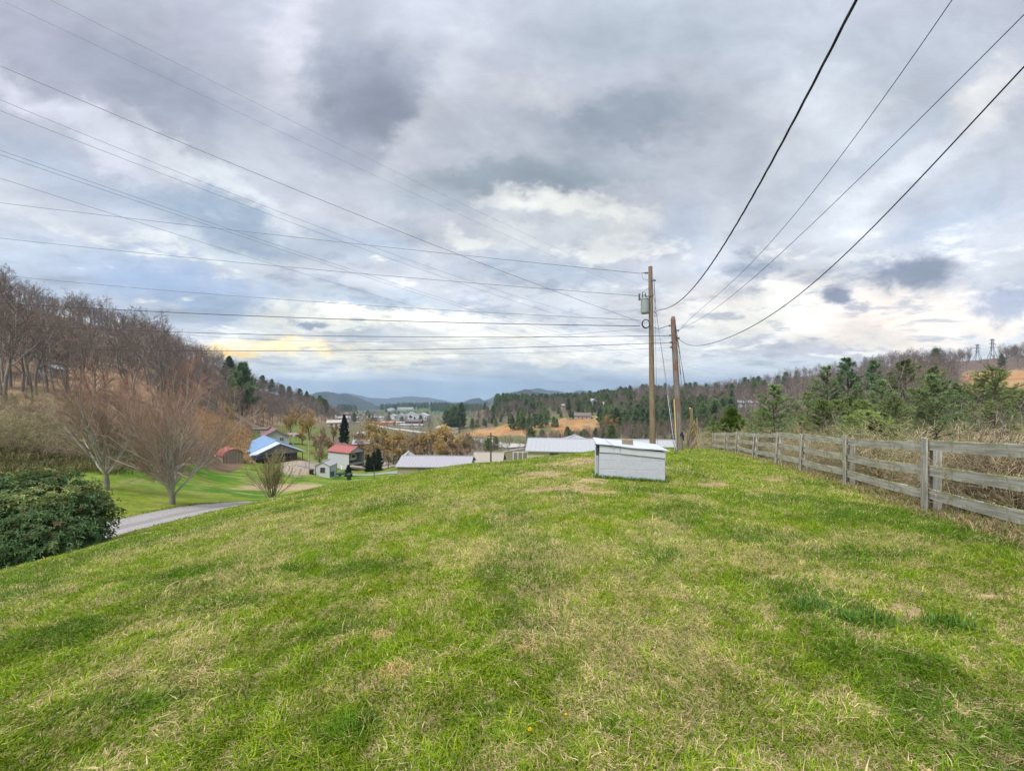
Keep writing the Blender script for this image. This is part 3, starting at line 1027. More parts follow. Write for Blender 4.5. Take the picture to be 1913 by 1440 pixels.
def pine_template(seed, h=12.0, w=.30, nw=17, nb=6, nt=12, green=(.045, .085, .035), low=.12, tl=.34, dens=6, sparse=0.0, droop=0.0, bark=(.12, .09, .075), rnd=.75):
    rng = np.random.default_rng(seed)
    tz = np.linspace(low, .97, nw)
    P, D, L, Rr = [], [], [], []
    for z in tz:
        q = (z - low) / (1 - low)
        prof = (1 - q) ** rnd * (.55 + .45 * min(1, q * 3.5 + .25))
        a0 = rng.random() * 6.28
        for k in range(nb):
            if rng.random() < sparse:
                continue
            a = a0 + 6.283 * k / nb + rng.normal(0, .3)
            P.append((0, 0, h * (z + rng.normal(0, .008))))
            e = .10 + .75 * q + rng.normal(0, .12) - droop
            D.append((math.cos(a) * math.cos(e), math.sin(a) * math.cos(e), math.sin(e)))
            L.append(max(h * w * prof * rng.uniform(.55, 1.25), h * .03))
            Rr.append(h * .0035 * (1 - q) + .012)
    P, D, L, Rr = map(np.array, (P, D, L, Rr))
    g = grow(rng, P, D, L, Rr, [dict(nseg=4, jit=.07, up=.05 - droop * .2, taper=.4, n=5, ratio=.42, ang=42, tmin=.3, rr=.6), dict(nseg=2, jit=.1, up=.04, taper=.5)])
    tp = np.stack([np.zeros(9), np.zeros(9), np.linspace(0, h, 9)], 1)
    tp[1:, :2] += np.cumsum(rng.normal(0, h * .003, (8, 2)), 0)
    tr = h * .014 * np.linspace(1, .06, 9)
    trunk = (tp[:-1], tp[1:], tr[:-1], tr[1:], np.tile(Z3, (8, 1)))
    t = wood_mesh('trunk', [trunk, g[0]], (7, 4), M_BARK, (bark, bark), .012)
    vs, qs, cs, off = [], [], [], 0
    P0, P1, _, _, Dd = [np.concatenate([g[0][i][len(L):], g[1][i]]) for i in range(5)]
    m = len(P0)
    k = np.repeat(np.arange(m), 3)
    P = P0[k] + (P1[k] - P0[k]) * rng.random((len(k), 1))
    tone = fbm(P[:, 0] * .9 + P[:, 2], P[:, 1] * .9 + P[:, 2] * .7, 3, seed)
    # every tuft a small burst of needle blades
    kk = np.repeat(np.arange(len(P)), dens)
    dd = nrm(Dd[k][kk] * .8 + rng.normal(0, .75, (len(kk), 3)) + np.array([0, 0, .25]))
    ln = rng.uniform(.6, 1.2, len(kk)) * tl
    v, q = cards(P[kk], dd, ln, ln * .16, rng)
    cc = np.array(green) * (.62 + .9 * tone[kk])[:, None] * rng.uniform(.75, 1.3, (len(kk), 1))
    cc = cc + np.array((.022, .014, 0)) * rng.random((len(kk), 1))
    c = np_mesh('crown', v, q, mat=M_NEEDLE, col=cc.repeat(4, 0))
    return t, c


def face_rand(n, lo, hi):
    return RG.uniform(lo, hi, n)


# ---- the far wood: numbered templates used again and again
T_BARE = [bare_template(100 + i, 14, (1.0, .85, 1.15, 1.0, .8, 1.1)[i], fork=(.3, .4, .3, .25, .45, .35)[i], twig=((.19, .145, .12), (.18, .148, .128), (.20, .14, .11), (.175, .145, .128), (.21, .15, .11), (.185, .145, .122))[i]) for i in range(6)]
T_PINE = [pine_template(200 + i, 14, (.32, .40, .28)[i], nw=15, nb=6, tl=.85, dens=4, low=(.14, .08, .2)[i], sparse=(.1, .05, .15)[i], rnd=(.5, .42, .55)[i], green=((.11, .175, .080), (.135, .20, .08), (.10, .15, .078))[i]) for i in range(3)]

left_src, right_src, pine_src = [], [], []


def hill_base(px):
    return np.interp(px, [-400, 0, 210, 310, 410, 450, 500, 600, 660], [34, 40, 40, 50, 108, 125, 158, 245, 425])


def scatter(n, pxr, yr, cond, seed, mind):
    """random spots between two lines of sight and two distances, kept apart"""
    rng = np.random.default_rng(seed)
    px = rng.uniform(*pxr, n)
    Y = np.sqrt(rng.uniform(yr[0] ** 2, yr[1] ** 2, n))
    x = (px - CX) / F * Y
    ok = cond(px, Y)
    x, Y, px = x[ok], Y[ok], px[ok]
    keep, cells = [], {}
    for i in range(len(x)):
        c = (int(x[i] // mind), int(Y[i] // mind))
        bad = False
        for a in (-1, 0, 1):
            for b in (-1, 0, 1):
                for j in cells.get((c[0] + a, c[1] + b), ()):
                    if (x[j] - x[i]) ** 2 + (Y[j] - Y[i]) ** 2 < mind * mind:
                        bad = True
        if not bad:
            keep.append(i)
            cells.setdefault(c, []).append(i)
    k = np.array(keep, int)
    return x[k], Y[k], px[k]


def woods(name, label, x, y, z, kinds, scl, seed, srcs):
    """one mass of trees too many to count: repeats of the tree shapes on scattered points"""
    rng = np.random.default_rng(seed)
    n = len(x)
    me = bpy.data.meshes.new(name)
    me.vertices.add(n)
    me.vertices.foreach_set('co', np.stack([x, y, z], -1).astype(np.float32).ravel())
    for nm, data, ty in (('tree_kind', kinds, 'INT'), ('tree_size', scl, 'FLOAT'), ('tree_turn', rng.uniform(0, 6.28, n), 'FLOAT')):
        a = me.attributes.new(nm, ty, 'POINT')
        a.data.foreach_set('value', np.asarray(data, np.int32 if ty == 'INT' else np.float32))
    o = link(name, me)
    tag(o, label, kind='stuff')
    ng = bpy.data.node_groups.new(name, 'GeometryNodeTree')
    ng.interface.new_socket('Geometry', in_out='INPUT', socket_type='NodeSocketGeometry')
    ng.interface.new_socket('Geometry', in_out='OUTPUT', socket_type='NodeSocketGeometry')
    gi, go = ng.nodes.new('NodeGroupInput'), ng.nodes.new('NodeGroupOutput')
    jn = ng.nodes.new('GeometryNodeJoinGeometry')

    def attr(nm, ty):
        a = ng.nodes.new('GeometryNodeInputNamedAttribute')
        a.data_type = ty
        a.inputs[0].default_value = nm
        return [s for s in a.outputs if s.enabled][0]
    kd, sz, tn = attr('tree_kind', 'INT'), attr('tree_size', 'FLOAT'), attr('tree_turn', 'FLOAT')
    cx_ = ng.nodes.new('ShaderNodeCombineXYZ')
    ng.links.new(tn, cx_.inputs[2])
    mp = ng.nodes.new('GeometryNodeMeshToPoints')
    ng.links.new(gi.outputs[0], mp.inputs[0])
    for i, src in enumerate(srcs):
        cmp_ = ng.nodes.new('FunctionNodeCompare')
        cmp_.data_type = 'INT'
        cmp_.operation = 'EQUAL'
        a, b = [s for s in cmp_.inputs if s.enabled][:2]
        ng.links.new(kd, a)
        b.default_value = i
        for part in src.children:
            oi = ng.nodes.new('GeometryNodeObjectInfo')
            oi.inputs[0].default_value = part
            oi.transform_space = 'ORIGINAL'
            ip = ng.nodes.new('GeometryNodeInstanceOnPoints')
            ng.links.new(mp.outputs[0], ip.inputs['Points'])
            ng.links.new([s for s in cmp_.outputs if s.enabled][0], ip.inputs['Selection'])
            ng.links.new(oi.outputs['Geometry'], ip.inputs['Instance'])
            ng.links.new(cx_.outputs[0], ip.inputs['Rotation'])
            ng.links.new(sz, ip.inputs['Scale'])
            ng.links.new(ip.outputs[0], jn.inputs[0])
    ng.links.new(jn.outputs[0], go.inputs[0])
    md = o.modifiers.new('woods', 'NODES')
    md.node_group = ng
    return o


# ---- left hillside: the nearest and the ridge-top trees one by one, the rest as a wood
HB = lambda px, Y: (Y > hill_base(px) + 2)
xs, ys, pxs = scatter(9000, (-260, 655), (36, 420), lambda p, Y: HB(p, Y) & (Y < np.interp(p, [-260, 0, 210, 410, 500, 600, 660], [165, 172, 185, 275, 330, 430, 450])), 1, 3.7)
order = np.argsort(ys)
crest = ys > np.interp(pxs, [-260, 0, 210, 410, 500, 600, 660], [150, 150, 165, 248, 300, 410, 440])
vis = (pxs > -60)
single = np.zeros(len(xs), bool)
single[np.where(vis & (ys < 76))[0]] = True
cr = np.where(crest & vis)[0]
single[cr[:90]] = True
cnt = np.where(single)[0]
single[cnt[280:]] = False
rng = np.random.default_rng(2)
T_OBJ = []
for i in np.where(single)[0]:
    k = int(rng.integers(0, 6))
    s = rng.uniform(.55, .95) if not crest[i] else rng.uniform(.34, .78)
    if ys[i] < 78:
        s *= .9
    loc = (xs[i], ys[i], float(H(xs[i], ys[i])) - .2)
    lab = 'bare grey tree against the sky on the crest of the left hill' if crest[i] else 'bare grey tree low on the wooded slope left of the blue roofed house'
    grp = 'bare trees along the left crest' if crest[i] else 'bare trees on the lower left slope'
    have = [t for t in T_OBJ if t[0] == k]
    if have:
        copy_to(have[0][1], loc, rng.uniform(0, 6.28), s, lab, grp)
    else:
        T_OBJ.append((k, tree_thing('bare_tree', *T_BARE[k], lab, 'tree', grp, loc, rng.uniform(0, 6.28), s)))
T_OBJ = [t[1] for t in sorted(T_OBJ, key=lambda q: q[0])]
rest = ~single
xu, yu, pu = scatter(9000, (-260, 655), (34, 330), lambda p, Y: (Y > hill_base(p) - 2) & (Y < np.interp(p, [-260, 0, 210, 410, 500, 600, 660], [150, 150, 165, 248, 300, 410, 440])), 3, 2.6)
woods('woods', 'low leafless undergrowth between the trees of the left hillside', xu, yu, H(xu, yu) - .2, rng.integers(0, len(T_OBJ), len(xu)), rng.uniform(.10, .24, len(xu)), 14, T_OBJ)
woods('woods', 'brown leafless wood covering the left hillside', xs[rest], ys[rest], H(xs[rest], ys[rest]) - .3, rng.integers(0, len(T_OBJ), rest.sum()), rng.uniform(.38, .80, rest.sum()), 4, T_OBJ)
# a few large crowns standing clear above the hill's edge
for (px, Y, s) in ((18, 150, .95), (2, 140, .95), (175, 128, .9), (205, 118, .92), (262, 100, 1.0), (300, 96, 1.12), (238, 120, .92), (330, 128, .75), (150, 150, .75)):
    copy_to(T_OBJ[int(rng.integers(0, 6))], gpos(px, Y, -.2), rng.uniform(0, 6.28), s, 'tall bare oak rising clear of the left hill against the clouds', 'large bare oaks on the left hill')

for (px, Y, s) in ((42, 50, .72), (60, 47, .62), (88, 54, .7), (104, 49, .6), (72, 60, .75), (125, 56, .66), (20, 52, .8), (150, 58, .7), (52, 56, .7), (84, 61, .7)):
    copy_to(T_OBJ[int(rng.integers(0, 6))], gpos(px, Y, -.2), rng.uniform(0, 6.28), s, 'slim grey trunked bare tree standing around the blue grey cabin on the left slope', 'bare trees round the cabin')

# conifers on the left hill and in the valley
PINE_T = []
for i, (px, Y, top, lab) in enumerate(((452, 150, 682, 'tall dark green pine standing at the left hill foot above the blue roof'), (440, 165, 700, 'dark pine half behind the tall pine at the left hill foot'),
                                      (428, 205, 668, 'small pine on the skyline left of the tall pine'))):
    p = gpos(px, Y, -.2)
    h = (EYE - (top - CY) / F * Y) - p[2]
    if i < 3:
        PINE_T.append(tree_thing('pine_tree', *T_PINE[i], lab, 'tree', None, p, i * 1.3, h / 14))
for px, Y, s in ((508, 312, .8), (526, 318, .7), (540, 330, .75), (560, 345, .8), (573, 355, .85), (590, 380, .8), (600, 390, .9), (612, 400, .95), (490, 305, .8), (583, 370, .8), (605, 330, .9), (598, 335, 1.0), (609, 345, .9)):
    copy_to(PINE_T[int(rng.integers(0, 3))], gpos(px, Y, -.3), rng.uniform(0, 6), s, 'dark pine on the falling end of the left hill', 'pines at the end of the left hill')

# ---- right: ridge of bare wood, dark pine wood in the middle, pine hill
ridgeY = lambda p: np.interp(p, [1150, 1350, 1500, 1620, 1720, 1830, 1920, 2250], [520, 500, 440, 390, 345, 410, 390, 320])
xs, ys, pxs = scatter(9000, (1150, 2150), (90, 520), lambda p, Y: (Y < ridgeY(p)) & (Y > np.interp(p, [1150, 1350, 1500, 1700, 2150], [205, 195, 130, 90, 85])) & ~((p > 1785) & (Y > 96) & (Y < 285)) & ~((p > 1812) & (p < 1868) & (Y > 240)), 5, 5.6)
k6 = rng.integers(0, 6, len(xs))
pm = (rng.random(len(xs)) < np.where((ys > 380) & (pxs < 1500), .16, .02))
kinds = np.where(pm, 6 + rng.integers(0, 3, len(xs)), k6)
cr = np.where((ys > ridgeY(pxs) - 14) & (pxs > 1240) & (pxs < 1960))[0][:120]
sg = np.zeros(len(xs), bool)
sg[cr] = True
for i in np.where(sg)[0]:
    src = (T_OBJ + PINE_T)[kinds[i]]
    lab = 'bare tree on the skyline of the right hand ridge' if kinds[i] < 6 else 'dark pine on the skyline of the right hand ridge'
    copy_to(src, (xs[i], ys[i], float(H(xs[i], ys[i])) - .2), rng.uniform(0, 6.28), rng.uniform(.55, .95), lab, 'bare trees along the right ridge' if kinds[i] < 6 else 'pines along the right ridge')
woods('woods', 'grey purple leafless wood covering the right hand ridge', xs[~sg], ys[~sg], H(xs[~sg], ys[~sg]) - .3, kinds[~sg], rng.uniform(.5, .95, (~sg).sum()), 6, T_OBJ + PINE_T)

xs, ys, pxs = scatter(8000, (925, 1370), (165, 560), lambda p, Y: ((p > 1120) & (Y > np.interp(p, [1120, 1150, 1200, 1350], [215, 186, 172, 165])) & (Y < 275)) | ((p < 1180) & (Y > np.interp(p, [925, 1000, 1180], [395, 345, 300])) & (Y < np.interp(p, [925, 1000, 1180], [560, 530, 510]))), 7, 4.0)
prob = np.where(ys < 262, .95, np.where(ys > 430, .9, np.where(pxs > 1060, .6, .18)))
kinds = np.where(rng.random(len(xs)) < prob, 6 + rng.integers(0, 3, len(xs)), rng.integers(0, 6, len(xs)))
near = np.where(ys < 225)[0][:90]
sg = np.zeros(len(xs), bool)
sg[near] = True
for i in near:
    copy_to((T_OBJ + PINE_T)[kinds[i]], (xs[i], ys[i], float(H(xs[i], ys[i])) - .2), rng.uniform(0, 6.28), rng.uniform(.55, .85),
            'dark green pine in the grove behind the two poles' if kinds[i] > 5 else 'bare tree among the dark pines behind the two poles', 'pines of the grove behind the poles' if kinds[i] > 5 else 'bare trees in the grove behind the poles')
woods('woods', 'mixed pine and bare wood on the hill behind the clay banks', xs[~sg], ys[~sg], H(xs[~sg], ys[~sg]) - .3, kinds[~sg], rng.uniform(.45, .8, (~sg).sum()), 8, T_OBJ + PINE_T)

# far woods: round the town and on the green hill, valley scrub
def far_wood(label, seed, n, pxr, yr, cond, pine, mind, sz):
    x_, y_, p_ = scatter(n, pxr, yr, cond, seed, mind)
    kd = np.where(rng.random(len(x_)) < pine, 6 + rng.integers(0, 3, len(x_)), rng.integers(0, 6, len(x_)))
    woods('woods', label, x_, y_, H(x_, y_) - .3, kd, rng.uniform(sz[0], sz[1], len(x_)), seed, T_OBJ + PINE_T)


far_wood('distant dark evergreen wood on the green hill beyond the town', 31, 3000, (620, 900), (1150, 1600), lambda p, Y: ((p > 630) & (p < 665) & (Y > 1150)) | ((p > 712) & (p < 800) & (Y > 1330)) | ((p > 805) & (Y > 1150)), .8, 11, (.9, 1.5))
far_wood('hazy brown wood round the far town', 32, 3000, (600, 960), (260, 1150), lambda p, Y: (fbm(p * .03, Y * .01, 3, 5) > .52) & ~((p > 690) & (p < 860) & (Y > 600) & (Y < 860)), .12, 9, (.4, .8))
far_wood('brown scrub wood on the valley floor below the highway', 33, 1500, (700, 1000), (100, 200), lambda p, Y: (Y < np.interp(p, [700, 860, 985], [240, 190, 118])) & (Y > np.interp(p, [700, 800, 880, 985], [110, 100, 115, 100])) & (fbm(p * .02, Y * .05, 3, 15) > .36), .04, 3.2, (.18, .42))
far_wood('tangled brown scrub in the hollow right of the clay bank', 34, 3600, (1010, 1500), (62, 215), lambda p, Y: (Y < np.interp(p, [1010, 1110, 1130, 1200, 1350, 1500], [150, 200, 200, 185, 170, 128])) & (Y > np.interp(p, [1010, 1500], [95, 62])), .1, 3.2, (.18, .42))
far_wood('mixed wood on the near flank of the pine hill', 36, 3000, (905, 1020), (292, 420), lambda p, Y: Y > np.interp(p, [905, 960, 1020], [330, 318, 300]), .3, 4.6, (.35, .6))
far_wood('dark pines and scrub on top of the clay banks', 35, 1400, (880, 1140), (285, 345), lambda p, Y: (Y > np.interp(p, [880, 960, 1000, 1060, 1140], [300, 292, 270, 292, 296])) & (fbm(p * .03, Y * .03, 3, 19) > .47), .55, 4.5, (.3, .5))
for px, Y, s, k in ((968, 262, .62, 1), (978, 258, .6, 0), (988, 254, .55, 1), (998, 264, .66, 0), (1010, 262, .6, 1), (1020, 270, .55, 0), (1034, 262, .45, 1), (1040, 258, .4, 0), (975, 272, .7, 1), (1004, 272, .6, 2)):
    copy_to(PINE_T[k], gpos(px, Y, -.3), rng.uniform(0, 6), s, 'dark bushy pine between the two orange clay banks', 'pines between the clay banks')
for px, Y, s, k in ((834, 330, 1.15, 0), (843, 335, 1.25, 1), (850, 330, 1.3, 0), (862, 325, 1.45, 2), (857, 340, 1.1, 1)):
    copy_to(PINE_T[k], gpos(px, Y, -.3), rng.uniform(0, 6), s, 'tall pine in the clump above the white farmhouse by the highway', 'tall pines by the highway')

# ---- yellow budding trees, willows and small valley trees
YEL = bud_template(301, 9, (.26, .18, .075), (.40, .27, .095), n2=11, n3=10, rm=.03, leaf=6000, leafc=(.42, .30, .10))
WIL = bud_template(302, 12, (.32, .19, .07), (.43, .30, .11), n2=11, n3=9, droop=.36, rm=.034, leaf=7000, leafc=(.45, .33, .12), ang=50)
BRN = bud_template(303, 8, (.25, .18, .12), (.34, .24, .15), n2=11, n3=10, rm=.028, leaf=2500, leafc=(.36, .26, .15))
OLV = bud_template(304, 7, (.24, .19, .075), (.34, .27, .09), n2=11, n3=10, rm=.026, leaf=7000, leafc=(.36, .30, .09), ang=36)


def fit(tpl, hh, name, px, base, top, Y, label, cat='tree', group=None, wide=1.0, rz=0.0):
    """a tree of the given template whose foot and top sit on these picture rows"""
    p = at(px, base, Y)
    p[2] = min(p[2], float(H(p[0], p[1]))) if abs(p[2] - float(H(p[0], p[1]))) < 3 else p[2]
    h = (EYE - (top - CY) / F * Y) - p[2]
    r = tree_thing(name, *tpl, label, cat, group, p, rz, h / hh)
    r.scale = (h / hh * wide, h / hh * wide, h / hh)
    return r


fit(OLV, 6.9, 'small_tree', 428, 798, 760, 108, 'round golden budding tree above the orange bank left of the blue roof', wide=1.25)
fit(YEL, 8.6, 'small_tree', 578, 822, 774, 112, 'round tan budding tree on the green slope right of the pink roof', wide=1.15)
fit(OLV, 6.9, 'small_tree', 623, 826, 795, 125, 'small olive budding tree left of the dark spruce', wide=1.1)
fit(BRN, 7.7, 'small_tree', 601, 842, 805, 108, 'small brown twiggy tree behind the garage with red roof', wide=1.0)
fit(YEL, 8.6, 'small_tree', 544, 800, 775, 150, 'pale yellow budding tree behind the pink roof', wide=1.0)
fit(BRN, 7.7, 'small_tree', 553, 800, 760, 190, 'tan budding tree at the hill foot above the pink roof', wide=1.0)
fit(WIL, 11.3, 'willow_tree', 703, 866, 786, 108, 'tall orange willow with a dark trunk right of the garage', wide=.95)
fit(WIL, 11.3, 'willow_tree', 735, 862, 806, 112, 'lower orange willow crowding the right side of the tall willow', wide=1.1, rz=2)
fit(BRN, 7.7, 'small_tree', 672, 840, 806, 118, 'small rust brown tree behind the garage with red roof, right side', wide=1.2)
fit(WIL, 11.3, 'willow_tree', 822, 866, 793, 98, 'broad golden willow standing behind the long grey roof', wide=1.15, rz=1)
fit(WIL, 11.3, 'willow_tree', 795, 868, 812, 92, 'grey gold willow left of the broad golden willow', wide=1.3, rz=4)
fit(BRN, 7.7, 'small_tree', 770, 866, 818, 90, 'tangled brown tree behind the left end of the long grey roof', wide=1.3)
fit(BRN, 7.7, 'small_tree', 845, 866, 815, 86, 'tangled brown tree behind the right end of the long grey roof', wide=1.15, rz=3)
fit(BRN, 7.7, 'small_tree', 870, 862, 815, 92, 'bare brown tree left of the tan roof', wide=1.0, rz=2)
fit(YEL, 8.6, 'small_tree', 1135, 826, 782, 150, 'yellow budding tree right of the orange clay bank', wide=1.3, rz=2)
fit(BRN, 7.7, 'small_tree', 598, 866, 838, 92, 'low dark red shrub left of the small white shed', wide=1.4)
_r = np.random.default_rng(55)
VT = [o for o in COL.objects if o.name.startswith(('willow_tree', 'small_tree')) and o.type == 'EMPTY']
for (px, Y, k, s) in ((688, 104, 0, .5), (716, 118, 1, .75), (752, 100, 0, .55), (782, 84, 2, .5), (806, 104, 1, .75), (835, 84, 2, .5), (852, 100, 1, .6), (778, 108, 1, .6), (862, 84, 2, .42), (816, 84, 0, .45), (725, 100, 2, .5), (700, 122, 2, .6), (680, 128, 2, .6), (660, 135, 2, .55), (590, 120, 2, .5), (612, 118, 0, .5), (565, 128, 0, .55), (740, 128, 1, .6), (800, 122, 2, .6), (830, 116, 2, .6)):
    src = next(o for o in VT if o['label'].startswith(('round tan', 'broad golden', 'tangled brown')[k]))
    p = gpos(px, Y, -.2)
    w = _r.uniform(.9, 1.2) * s
    copy_to(src, p, _r.uniform(0, 6), (w * 1.25, w * 1.25, w), ('tan budding tree filling the hollow among the valley houses', 'orange gold willow in the row beyond the long grey roof', 'leafless brown tree filling the hollow among the valley houses')[k],
            ('tan trees in the hollow', 'willows in the hollow', 'brown trees in the hollow')[k])
T_SPR = pine_template(401, 10, .22, nw=22, nb=7, tl=.42, dens=6, low=.04, green=(.018, .034, .028), droop=.25)
fit(T_SPR, 10, 'spruce_tree', 643, 826, 776, 122, 'dark blue green spruce in the valley behind the garage')
T_CED = pine_template(402, 4, .26, nw=14, nb=7, tl=.26, dens=6, low=.02, green=(.020, .045, .018))
for i, (px, top) in enumerate(((688, 850), (698, 846), (707, 840), (702, 852), (692, 856))):
    fit(T_CED, 4, 'cedar_tree', px, 871, top, 96, 'dark narrow cedar in the hedge right of the garage', group='cedars beside the garage', rz=i)
fit(T_CED, 4, 'cedar_tree', 752, 846, 818, 118, 'dark narrow cedar between the two willows', wide=.8)
fit(T_CED, 4, 'cedar_tree', 765, 842, 822, 120, 'small dark cedar behind the camper', wide=.9)
fit(T_CED, 4, 'shrub', 651, 880, 869, 84, 'small clipped round green shrub by the gravel lane', cat='shrub', wide=1.6)

# ---- the two spreading trees beyond the driveway
def fan_tree(seed, h, stems, fork, lean, twigc, tipc):
    rng = np.random.default_rng(seed)
    P = np.zeros((1, 3))
    base = grow(rng, P, Z3.copy(), np.array([fork]), np.array([.17]), [dict(nseg=3, jit=.03, up=.1, taper=.9)])
    top = base[0][1][-1]
    a = np.arange(stems) * 6.283 / stems + rng.uniform(-.25, .25, stems)
    e = np.radians(np.where(np.arange(stems) % 2 == 0, rng.uniform(38, 56, stems), rng.uniform(62, 86, stems)))
    D = np.stack([np.cos(a) * np.cos(e), np.sin(a) * np.cos(e), np.sin(e)], 1)
    L = h * .68 * rng.uniform(.85, 1.1, stems)
    PP = np.repeat(top[None], stems, 0) - np.array([0, 0, .1])
    lv = [dict(nseg=8, jit=.07, up=.06, taper=.22, n=13, ratio=.56, ang=32, tmin=.10, rr=.62, fall=.4),
          dict(nseg=5, jit=.09, up=.05, taper=.3, n=9, ratio=.52, ang=32, tmin=.12, rr=.62),
          dict(nseg=3, jit=.10, up=.06, taper=.4, n=6, ratio=.60, ang=28, tmin=.15, rr=.65),
          dict(nseg=2, jit=.10, up=.07, taper=.5)]
    g = grow(rng, PP, D, L, rng.uniform(.05, .085, stems), lv)
    bark = (.31, .29, .25)
    t = wood_mesh('trunk', [base[0], g[0]], (10, 7), M_BARK, ((.19, .165, .14), bark), .02)
    vs, qs, cs, off = [], [], [], 0
    for (P0, P1, R0, R1, _), n, rm, c in zip(g[1:], (5, 3, 3), (.011, .0065, .005), (bark, twigc, tipc)):
        v, q = tubes(P0, P1, np.maximum(R0, rm), np.maximum(R1, rm * .8), n)
        hh = np.clip((v[:, 2] / h - .45) / .5, 0, 1)[:, None]
        cc = np.array(c) * (1 - hh * .6) + np.array((.33, .12, .075)) * hh * .6
        if c is bark:
            cc = np.broadcast_to(np.array(bark), (len(v), 3))
        vs.append(v); qs.append(q + off); off += len(v); cs.append(cc * rng.uniform(.8, 1.2, (len(P0), 1, 1)).repeat(2 * n, 1).reshape(-1, 1))
    return t, np_mesh('crown', np.concatenate(vs), np.concatenate(qs), mat=M_TWIG, col=np.concatenate(cs))


def grounded(px, py):
    x, y = ground_at(px, py, 10, 60)
    return np.array([x, y, float(H(x, y)) - .08])


for seed, px, py, top, stems, lab in ((71, 322, 942, 672, 9, 'spreading bare tree with reddish twigs nearest the gravel driveway'), (72, 200, 913, 682, 8, 'spreading bare tree with reddish twigs behind the dark bush, left of its twin')):
    p = grounded(px, py)
    h = (EYE - (top - CY) / F * p[1]) - p[2]
    t, c = fan_tree(seed, 7.0, stems, .55 if seed == 71 else .9, 0, (.29, .24, .20), (.31, .205, .15))
    zz = max(v.co.z for v in c.vertices)
    r = tree_thing('bare_tree', t, c, lab, 'tree', None, p, seed * .7, h / zz)
    r.scale = (h / zz * .84, h / zz * .84, h / zz * 1.12)

# multi-stemmed shrub at the end of the drive
def stem_shrub(seed, h, n, leafc, nleaf, spread=26):
    rng = np.random.default_rng(seed)
    a = rng.uniform(0, 6.28, n)
    e = np.radians(90 - np.abs(rng.normal(0, spread, n)))
    D = np.stack([np.cos(a) * np.cos(e), np.sin(a) * np.cos(e), np.sin(e)], 1)
    P = np.stack([np.cos(a) * .14 * rng.random(n), np.sin(a) * .14 * rng.random(n), np.zeros(n)], 1) * h / 2.6
    g = grow(rng, P, D, h * rng.uniform(.6, 1.0, n), np.full(n, h * .0075), [dict(nseg=6, jit=.06, up=.03, taper=.3, n=9, ratio=.42, ang=28, tmin=.25, rr=.6), dict(nseg=4, jit=.1, up=.06, taper=.4, n=5, ratio=.5, ang=30, tmin=.1, rr=.6), dict(nseg=2, jit=.1, up=.05, taper=.5)])
    st = wood_mesh('stems', g[:1], (5,), M_BARK, ((.21, .17, .12),), .006)
    vs, qs, cs, off = [], [], [], 0
    for (P0, P1, R0, R1, _) in g[1:]:
        v, q = tubes(P0, P1, np.maximum(R0, .005), np.maximum(R1, .004), 3)
        vs.append(v); qs.append(q + off); off += len(v); cs.append(np.broadcast_to(np.array((.22, .18, .11)), (len(v), 3)))
    P0, P1, _, _, Dd = g[2]
    k = rng.integers(0, len(P0), nleaf)
    v, q = cards(P0[k] + (P1[k] - P0[k]) * rng.random((nleaf, 1)), nrm(Dd[k] + rng.normal(0, .6, (nleaf, 3))), rng.uniform(.03, .07, nleaf) * h / 2.6, np.full(nleaf, .022) * h / 2.6, rng)
    vs.append(v); qs.append(q + off); cs.append((np.array(leafc) * rng.uniform(.6, 1.3, (nleaf, 1, 1)).repeat(4, 1).reshape(-1, 1)))
    return st, np_mesh('twigs', np.concatenate(vs), np.concatenate(qs), mat=M_TWIG, col=np.concatenate(cs))


def shrub_thing(name, tpl, label, cat, group, loc, rz=0.0, s=1.0):
    r = empty(name, loc, rz)
    r.scale = (s, s, s)
    tag(r, label, cat, group)
    link('stems', tpl[0], r)
    link('twigs', tpl[1], r)
    return r


p = at(508, 940, 21.5)
p[2] = float(H(p[0], p[1])) - .05
shrub_thing('shrub', stem_shrub(81, 2.6, 26, (.20, .20, .05), 3500), 'upright olive shrub of many thin stems at the end of the driveway', 'shrub', None, p, 0, ((EYE - (843 - CY) / F * 21.5) - p[2]) / 2.55)

